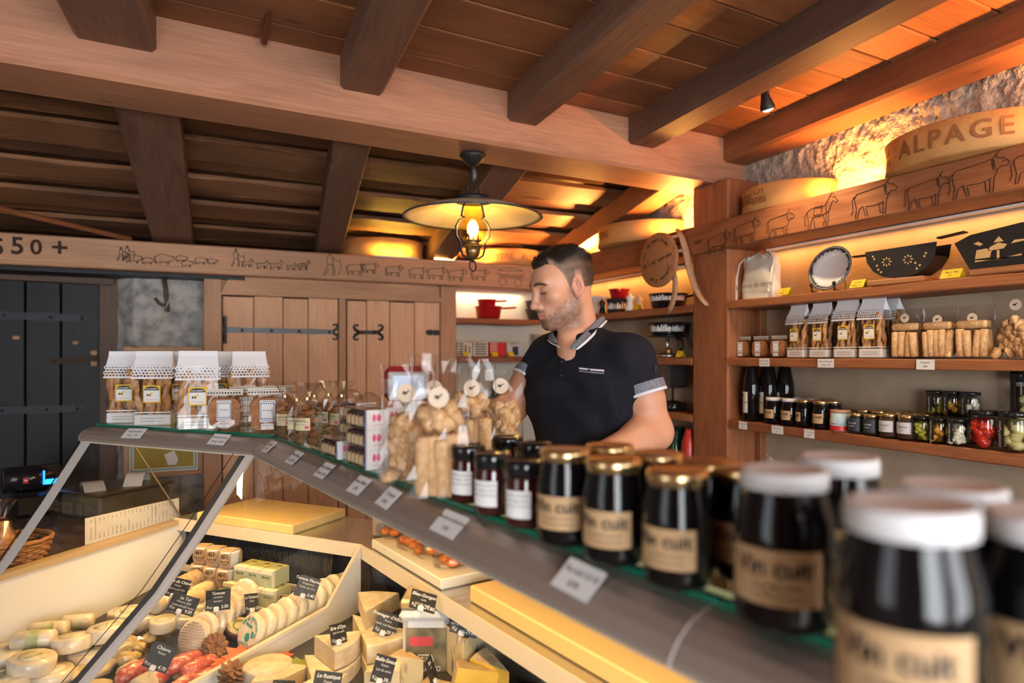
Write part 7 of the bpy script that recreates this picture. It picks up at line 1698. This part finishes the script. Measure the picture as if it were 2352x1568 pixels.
# hidden trunk and legs
m_ = MB()
m_.lathe([(0, .80), (.15, .82), (.15, 1.0), (.145, 1.2), (.14, 1.38), (.08, 1.46), (.05, 1.5), (0, 1.5)], 20, M=Matrix.Translation((.07, .05, 0)) @ Matrix.Diagonal((.95, .6, 1, 1)))
tv = np.array(m_.v); tf = m_.f
me = bpy.data.meshes.new('body')
allV = np.concatenate(bodyV + [tv]); faces = np.concatenate(bodyQ).tolist() + [[i + nV for i in f] for f in tf]
me.from_pydata(allV.tolist(), [], faces); me.materials.append(SKIN)
me.polygons.foreach_set('use_smooth', [True] * len(me.polygons))
at = me.color_attributes.new('Col', 'FLOAT_COLOR', 'POINT'); cc = np.concatenate(bodyC + [np.tile(base, (len(tv), 1))]); at.data.foreach_set('color', np.concatenate([cc, np.ones((len(cc), 1))], 1).astype(f32).ravel())
me.update(); link('body', me, man)
# ---- hair
def hair_sdf(p):
    q = [np.abs(p[0]), p[1], p[2]]
    yy = np.array([-.14, -.10, -.06, -.045, -.03, -.012, .006, .014, .022, .034, .046, .060, .085, .12], f32); zz = np.array([-.064, -.070, -.060, -.035, .030, .036, -.016, -.016, .020, .060, .082, .088, .080, .080], f32)
    zmin = np.interp(p[1].ravel(), yy, zz).reshape(p[1].shape).astype(f32)
    zmin = np.where(q[0] < .03, np.where(p[1] > 0, np.maximum(zmin, .078 - .0 * p[1]), zmin), zmin)
    skull = ell(p, (0, -.014, .040), (.0755, .098, .084)); skull = smin(skull, ell(p, (0, .034, .020), (.066, .066, .075)), .03)
    th = .0030 + .0090 * sstep(.045, .100, p[2]) + .001 * sstep(.04, .09, p[1]) * sstep(.07, .10, p[2])
    th = th * (.25 + .75 * sstep(.0, .022, p[2] - zmin))
    return smax(skull - th, (zmin - p[2]) * .8, .004)
h = .0024; lo = (-.098, -.132, -.085); hi = (.098, .125, .152)
g = grid_of(lo, hi, h); V, Q = nets(hair_sdf(g), lo, h); del g
nz_ = np.array([noise.noise(Vector((a * 60, b * 25, c * 60))) for a, b, c in V.tolist()])
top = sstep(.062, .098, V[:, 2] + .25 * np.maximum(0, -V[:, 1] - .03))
dirn = V - np.array([0, -.01, .03]); dirn /= np.linalg.norm(dirn, axis=1)[:, None]
V = V + dirn * (nz_ * .0030 * top)[:, None]
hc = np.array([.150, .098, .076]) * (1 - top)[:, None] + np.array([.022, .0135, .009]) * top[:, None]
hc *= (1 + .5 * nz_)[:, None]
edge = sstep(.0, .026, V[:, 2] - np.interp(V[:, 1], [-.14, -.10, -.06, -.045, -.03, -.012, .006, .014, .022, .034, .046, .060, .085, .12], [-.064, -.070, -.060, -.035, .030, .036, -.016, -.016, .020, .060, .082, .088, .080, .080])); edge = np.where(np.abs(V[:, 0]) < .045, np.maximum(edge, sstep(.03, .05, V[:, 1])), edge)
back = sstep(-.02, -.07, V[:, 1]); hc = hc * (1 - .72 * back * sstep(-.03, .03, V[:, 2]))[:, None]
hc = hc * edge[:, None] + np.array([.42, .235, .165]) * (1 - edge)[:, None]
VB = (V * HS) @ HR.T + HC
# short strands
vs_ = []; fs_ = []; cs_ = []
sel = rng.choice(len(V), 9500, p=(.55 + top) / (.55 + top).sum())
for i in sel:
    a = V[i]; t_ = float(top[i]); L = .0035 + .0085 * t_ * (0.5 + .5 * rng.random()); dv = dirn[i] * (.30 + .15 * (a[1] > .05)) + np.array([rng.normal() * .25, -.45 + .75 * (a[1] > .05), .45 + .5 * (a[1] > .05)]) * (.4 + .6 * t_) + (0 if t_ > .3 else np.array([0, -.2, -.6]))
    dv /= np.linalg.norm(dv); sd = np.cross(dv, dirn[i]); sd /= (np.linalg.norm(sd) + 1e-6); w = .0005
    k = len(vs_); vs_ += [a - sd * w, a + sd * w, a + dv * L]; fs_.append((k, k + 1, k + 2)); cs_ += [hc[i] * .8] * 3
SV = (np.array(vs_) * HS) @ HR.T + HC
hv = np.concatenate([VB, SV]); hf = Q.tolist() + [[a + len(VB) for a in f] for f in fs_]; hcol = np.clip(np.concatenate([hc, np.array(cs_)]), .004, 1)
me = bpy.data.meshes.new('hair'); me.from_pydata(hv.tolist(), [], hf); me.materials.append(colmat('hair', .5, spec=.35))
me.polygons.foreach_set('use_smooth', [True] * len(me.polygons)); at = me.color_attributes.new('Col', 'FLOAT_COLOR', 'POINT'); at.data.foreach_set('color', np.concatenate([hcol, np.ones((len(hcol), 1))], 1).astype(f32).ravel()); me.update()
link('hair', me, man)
# ---- polo shirt
ty = math.radians(32); TF = np.array([-math.sin(ty), -math.cos(ty), 0]); TL = np.array([math.cos(ty), -math.sin(ty), 0]); TR = np.stack([TL, TF, np.array([0, 0, 1.0])], 1)
ch = (LS + RSH) / 2; ch = np.array([ch[0], ch[1], 0])
def tb(l, f_, z): return ch + TL * l + TF * f_ + np.array([0, 0, z])
def plane_cut(p, a, n): n = np.asarray(n) / np.linalg.norm(n); return sum((p[i] - f32(a[i])) * f32(n[i]) for i in range(3))
sl_l = LS + (LE - LS) * .50; sl_r = RSH + (RE - RSH) * .50
NB_ = MP_(1332, 775, .02)
def shirt_sdf(p):
    d = rot_ell(p, tb(.006, .02, 1.33), (.166, .118, .20), TR)
    d = smin(d, rot_ell(p, tb(.006, .035, 1.10), (.142, .125, .24), TR), .09)
    d = smin(d, rot_ell(p, tb(0, .03, .92), (.170, .128, .16), TR), .08)
    d = smin(d, rot_ell(p, tb(.085, .072, 1.38), (.085, .055, .085), TR), .06); d = smin(d, rot_ell(p, tb(-.085, .072, 1.38), (.085, .055, .085), TR), .06)
    d = smin(d, cap(p, tb(-.125, -.015, 1.475), tb(.125, -.015, 1.475), .062, .062), .06)
    d = smin(d, cap(p, NB_ + np.array([0, 0, .0]), LS + np.array([-.02, 0, .008]), .052, .052), .05); d = smin(d, cap(p, NB_, RSH + np.array([.02, 0, .012]), .055, .058), .05)
    for a, b, k in ((LS, LE, 0), (RSH, RE, 1)):
        s = cap(p, a, a + (b - a) * .58, .075 - .006 * k, .070 - .006 * k); s = smax(s, plane_cut(p, (sl_l, sl_r)[k], b - a), .004); d = smin(d, s, .035)
    nk = cap(p, NB_ + np.array([.004, .0, .034]), h2b((0, -.03, -.05)), .074, .072)
    d = smax(d, -nk, .008); vcut = cap(p, MP_(1290, 768, -.085), MP_(1293, 806, -.13), .031, .005); d = smax(d, -vcut, .006)
    return d
lo = np.array([-.27, -.27, .80]); hi = np.array([.40, .26, 1.63]); h = .0062
g = grid_of(lo, hi, h); fd = shirt_sdf(g); V, Q = nets(fd, lo, h); del g, fd
# creases
for _ in range(2):
    pass
w = np.zeros(len(V))
for (a, n, amp, fr, wd) in ((MP_(1440, 900, -.16), (.8, 0, .55), .0060, 85, .10), (MP_(1245, 900, -.02), (-.6, 0, .8), .0060, 80, .09), (MP_(1330, 985, -.12), (.25, 0, 1), .0055, 62, .15), (MP_(1480, 850, -.18), (.9, 0, .3), .0035, 70, .09), (MP_(1300, 860, -.14), (.6, .1, -.6), .0035, 52, .13), (MP_(1400, 790, -.12), (.7, 0, .7), .0030, 60, .10)):
    r_ = V - a; n = np.asarray(n) / np.linalg.norm(n); w += amp * np.sin(r_ @ n * fr + 3 * np.sin(r_ @ np.array([n[2], 0, -n[0]]) * 14)) * np.exp(-(r_ ** 2).sum(1) / wd ** 2)
for a, b, c_ in ((LS, LE, sl_l), (RSH, RE, sl_r)):
    u_ = (b - a) / np.linalg.norm(b - a); t_ = np.abs((V - c_) @ u_ + .015); q_ = np.linalg.norm((V - c_) - ((V - c_) @ u_)[:, None] * u_, axis=1)
    w *= np.where(q_ < .11, sstep(.03, .075, t_), 1)
cen = np.stack([np.full(len(V), ch[0]), np.full(len(V), ch[1]), V[:, 2]], 1); dr = V - cen; dr /= np.linalg.norm(dr, axis=1)[:, None] + 1e-6
V = V + dr * w[:, None]
NAVY_S = mat('polo_fabric', (.012, .013, .020), .9, col2=(.017, .018, .026), ns=300, bump=.3, bs=700, spec=.15)
shirt_me = mesh_np('polo_shirt', V, Q, [NAVY_S]); shirt = link('polo_shirt', shirt_me, man)
from mathutils.bvhtree import BVHTree
bvh = BVHTree.FromPolygons([Vector(v) for v in V.tolist()], Q.tolist())
eye = Vector((-XC0, -D_M, CZ))
def hit(u, v, off=.0015, tree=None):
    q = Vector(MP_(u, v, 0).tolist()) - eye; r = (tree or bvh).ray_cast(eye, q.normalized())
    if r[0] is None: return None
    n = r[1] if r[1].dot(q) < 0 else -r[1]
    return r[0] + n * off
def ribbon(name, row_a, row_b, m, off=.0015, seg=14):
    """cloth strip lying on the shirt between two picture-space edges"""
    def at_(row, t):
        k = t * (len(row) - 1); i = min(int(k), len(row) - 2); f_ = k - i; return (row[i][0] + (row[i + 1][0] - row[i][0]) * f_, row[i][1] + (row[i + 1][1] - row[i][1]) * f_)
    b = MB(); vs = []
    for k in range(seg + 1):
        for row in (row_a, row_b):
            p = hit(*at_(row, k / seg), off)
            if p is None: p = vs[-2] if len(vs) > 1 else Vector((0, 0, 0))
            vs.append(p)
    b.add(vs, [(2 * i, 2 * i + 1, 2 * i + 3, 2 * i + 2) for i in range(seg)], True); return b.build(name, m, shirt)
KNIT = mat('knit_stripe', (.05, .06, .10), .8, col2=(.38, .40, .46), ns=900, lo=.45, hi=.6); PIPE = mat('white_piping', (.72, .72, .80), .7); BTN = mat('button_dark', (.02, .015, .015), .25)
ribbon('pocket_trim', [(1331, 845), (1360, 848), (1388, 850)], [(1331, 849), (1360, 852), (1388, 854)], PIPE, .003); ribbon('pocket_band', [(1331, 851), (1360, 854), (1388, 856)], [(1331, 855), (1360, 858), (1388, 860)], KNIT, .0025)
ribbon('placket', [(1284, 800), (1284, 835), (1283, 868)], [(1299, 796), (1298, 835), (1297, 868)], NAVY_S, .003)
for u, v in ((1354, 852), (1291, 832), (1290, 864)):
    p = hit(u, v, .003)
    if p: MB().ball(p, (.0045, .003, .0045), 10, 6).build('button', BTN, shirt)
p = hit(1506, 850, .001)
if p:
    q = Matrix.Translation(p) @ Matrix.Rotation(1.0, 4, 'Z') @ Matrix.Rotation(PI / 2, 4, 'X'); MB().lathe([(0, .001), (.012, .001), (.013, 0)], 20, M=q).build('sleeve_badge', mat('rubber_badge', (.02, .02, .022), .4), shirt)
# sleeve bands
for a, b, c_, r in ((LS, LE, sl_l, .0725), (RSH, RE, sl_r, .0665)):
    dv = Vector((b - a).tolist()).normalized(); Mq = dv.to_track_quat('Z', 'Y').to_matrix().to_4x4(); Mq.translation = Vector(c_.tolist())
    MB().lathe([(r + .0012, -.032), (r + .0025, -.030), (r + .0022, -.007), (r + .001, -.006)], 40, M=Mq, cap=False).build('sleeve_band', KNIT, shirt)
    MB().lathe([(r + .001, -.006), (r + .0035, -.004), (r + .0030, .002), (r - .004, .003), (r - .012, -.01)], 40, M=Mq, cap=False).build('sleeve_piping', PIPE, shirt)
# collar: a folded band round the neck, open at the throat
def collar_side(pts_top, pts_bot, nm, m, th=.004):
    b = MB(); n = len(pts_top); vs = [Vector(p.tolist()) for p in pts_top] + [Vector(p.tolist()) for p in pts_bot]
    b.add(vs, [(i, i + 1, n + i + 1, n + i) for i in range(n - 1)], True); o = b.build(nm, m, shirt)
    md = o.modifiers.new('thickness', 'SOLIDIFY'); md.thickness = th; md.offset = 0
    s = o.modifiers.new('smooth', 'SUBSURF'); s.levels = 1; s.render_levels = 2; return o
ct = [MP_(1388, 722, .06), MP_(1374, 730, .0), MP_(1352, 752, -.045), MP_(1330, 774, -.075), MP_(1308, 795, -.10)]
cbm = [MP_(1392, 735, .075), MP_(1385, 741, -.005), MP_(1364, 764, -.065), MP_(1341, 787, -.10), MP_(1318, 804, -.118)]
collar_side(ct, cbm, 'collar', KNIT)
collar_side([p + np.array([.001, -.006, .003]) for p in cbm], [p + np.array([.005, -.009, -.004]) for p in cbm], 'collar_piping', PIPE)
tip_t = [MP_(1330, 774, -.078), MP_(1318, 785, -.095), MP_(1306, 797, -.106)]; tip_b = [MP_(1339, 788, -.102), MP_(1328, 795, -.112), MP_(1314, 806, -.120)]
collar_side(tip_t, tip_b, 'collar_tip', mat('chambray', (.16, .20, .25), .8), .005)
fl = [MP_(1278, 752, .035), MP_(1268, 757, -.01), MP_(1270, 766, -.05), MP_(1278, 778, -.08)]; fb = [MP_(1266, 762, .045), MP_(1256, 776, -.020), MP_(1263, 785, -.070), MP_(1281, 792, -.100)]
collar_side(fl, fb, 'collar', mat('chambray_far', (.15, .19, .24), .8))
collar_side([p + np.array([.0, -.002, -.001]) for p in fb[1:]] + [MP_(1288, 798, -.118)], [p + np.array([.001, -.004, -.006]) for p in fb[1:]] + [MP_(1286, 800, -.120)], 'collar_piping', PIPE)
# trousers and shoes (hidden behind the counter)
m = MB()
for s_ in (-1, 1):
    hp = tb(s_ * .085, .0, .90); kn = tb(s_ * .10, .03, .48); an = tb(s_ * .11, 0, .07)
    m.tube([Vector(q.tolist()) for q in (hp, (hp + kn) / 2, kn, (kn + an) / 2, an)], [.092, .082, .062, .056, .045], 14)
m.build('trousers', mat('trousers', (.03, .035, .05), .8), man)
for s_ in (-1, 1):
    a = tb(s_ * .11, .05, .045); MB().ball(a, (.05, .05, .045), 14, 8).ball(a + TF * .08 + np.array([0, 0, -.008]), (.048, .048, .035), 14, 8).build('shoe', BLACK, man)
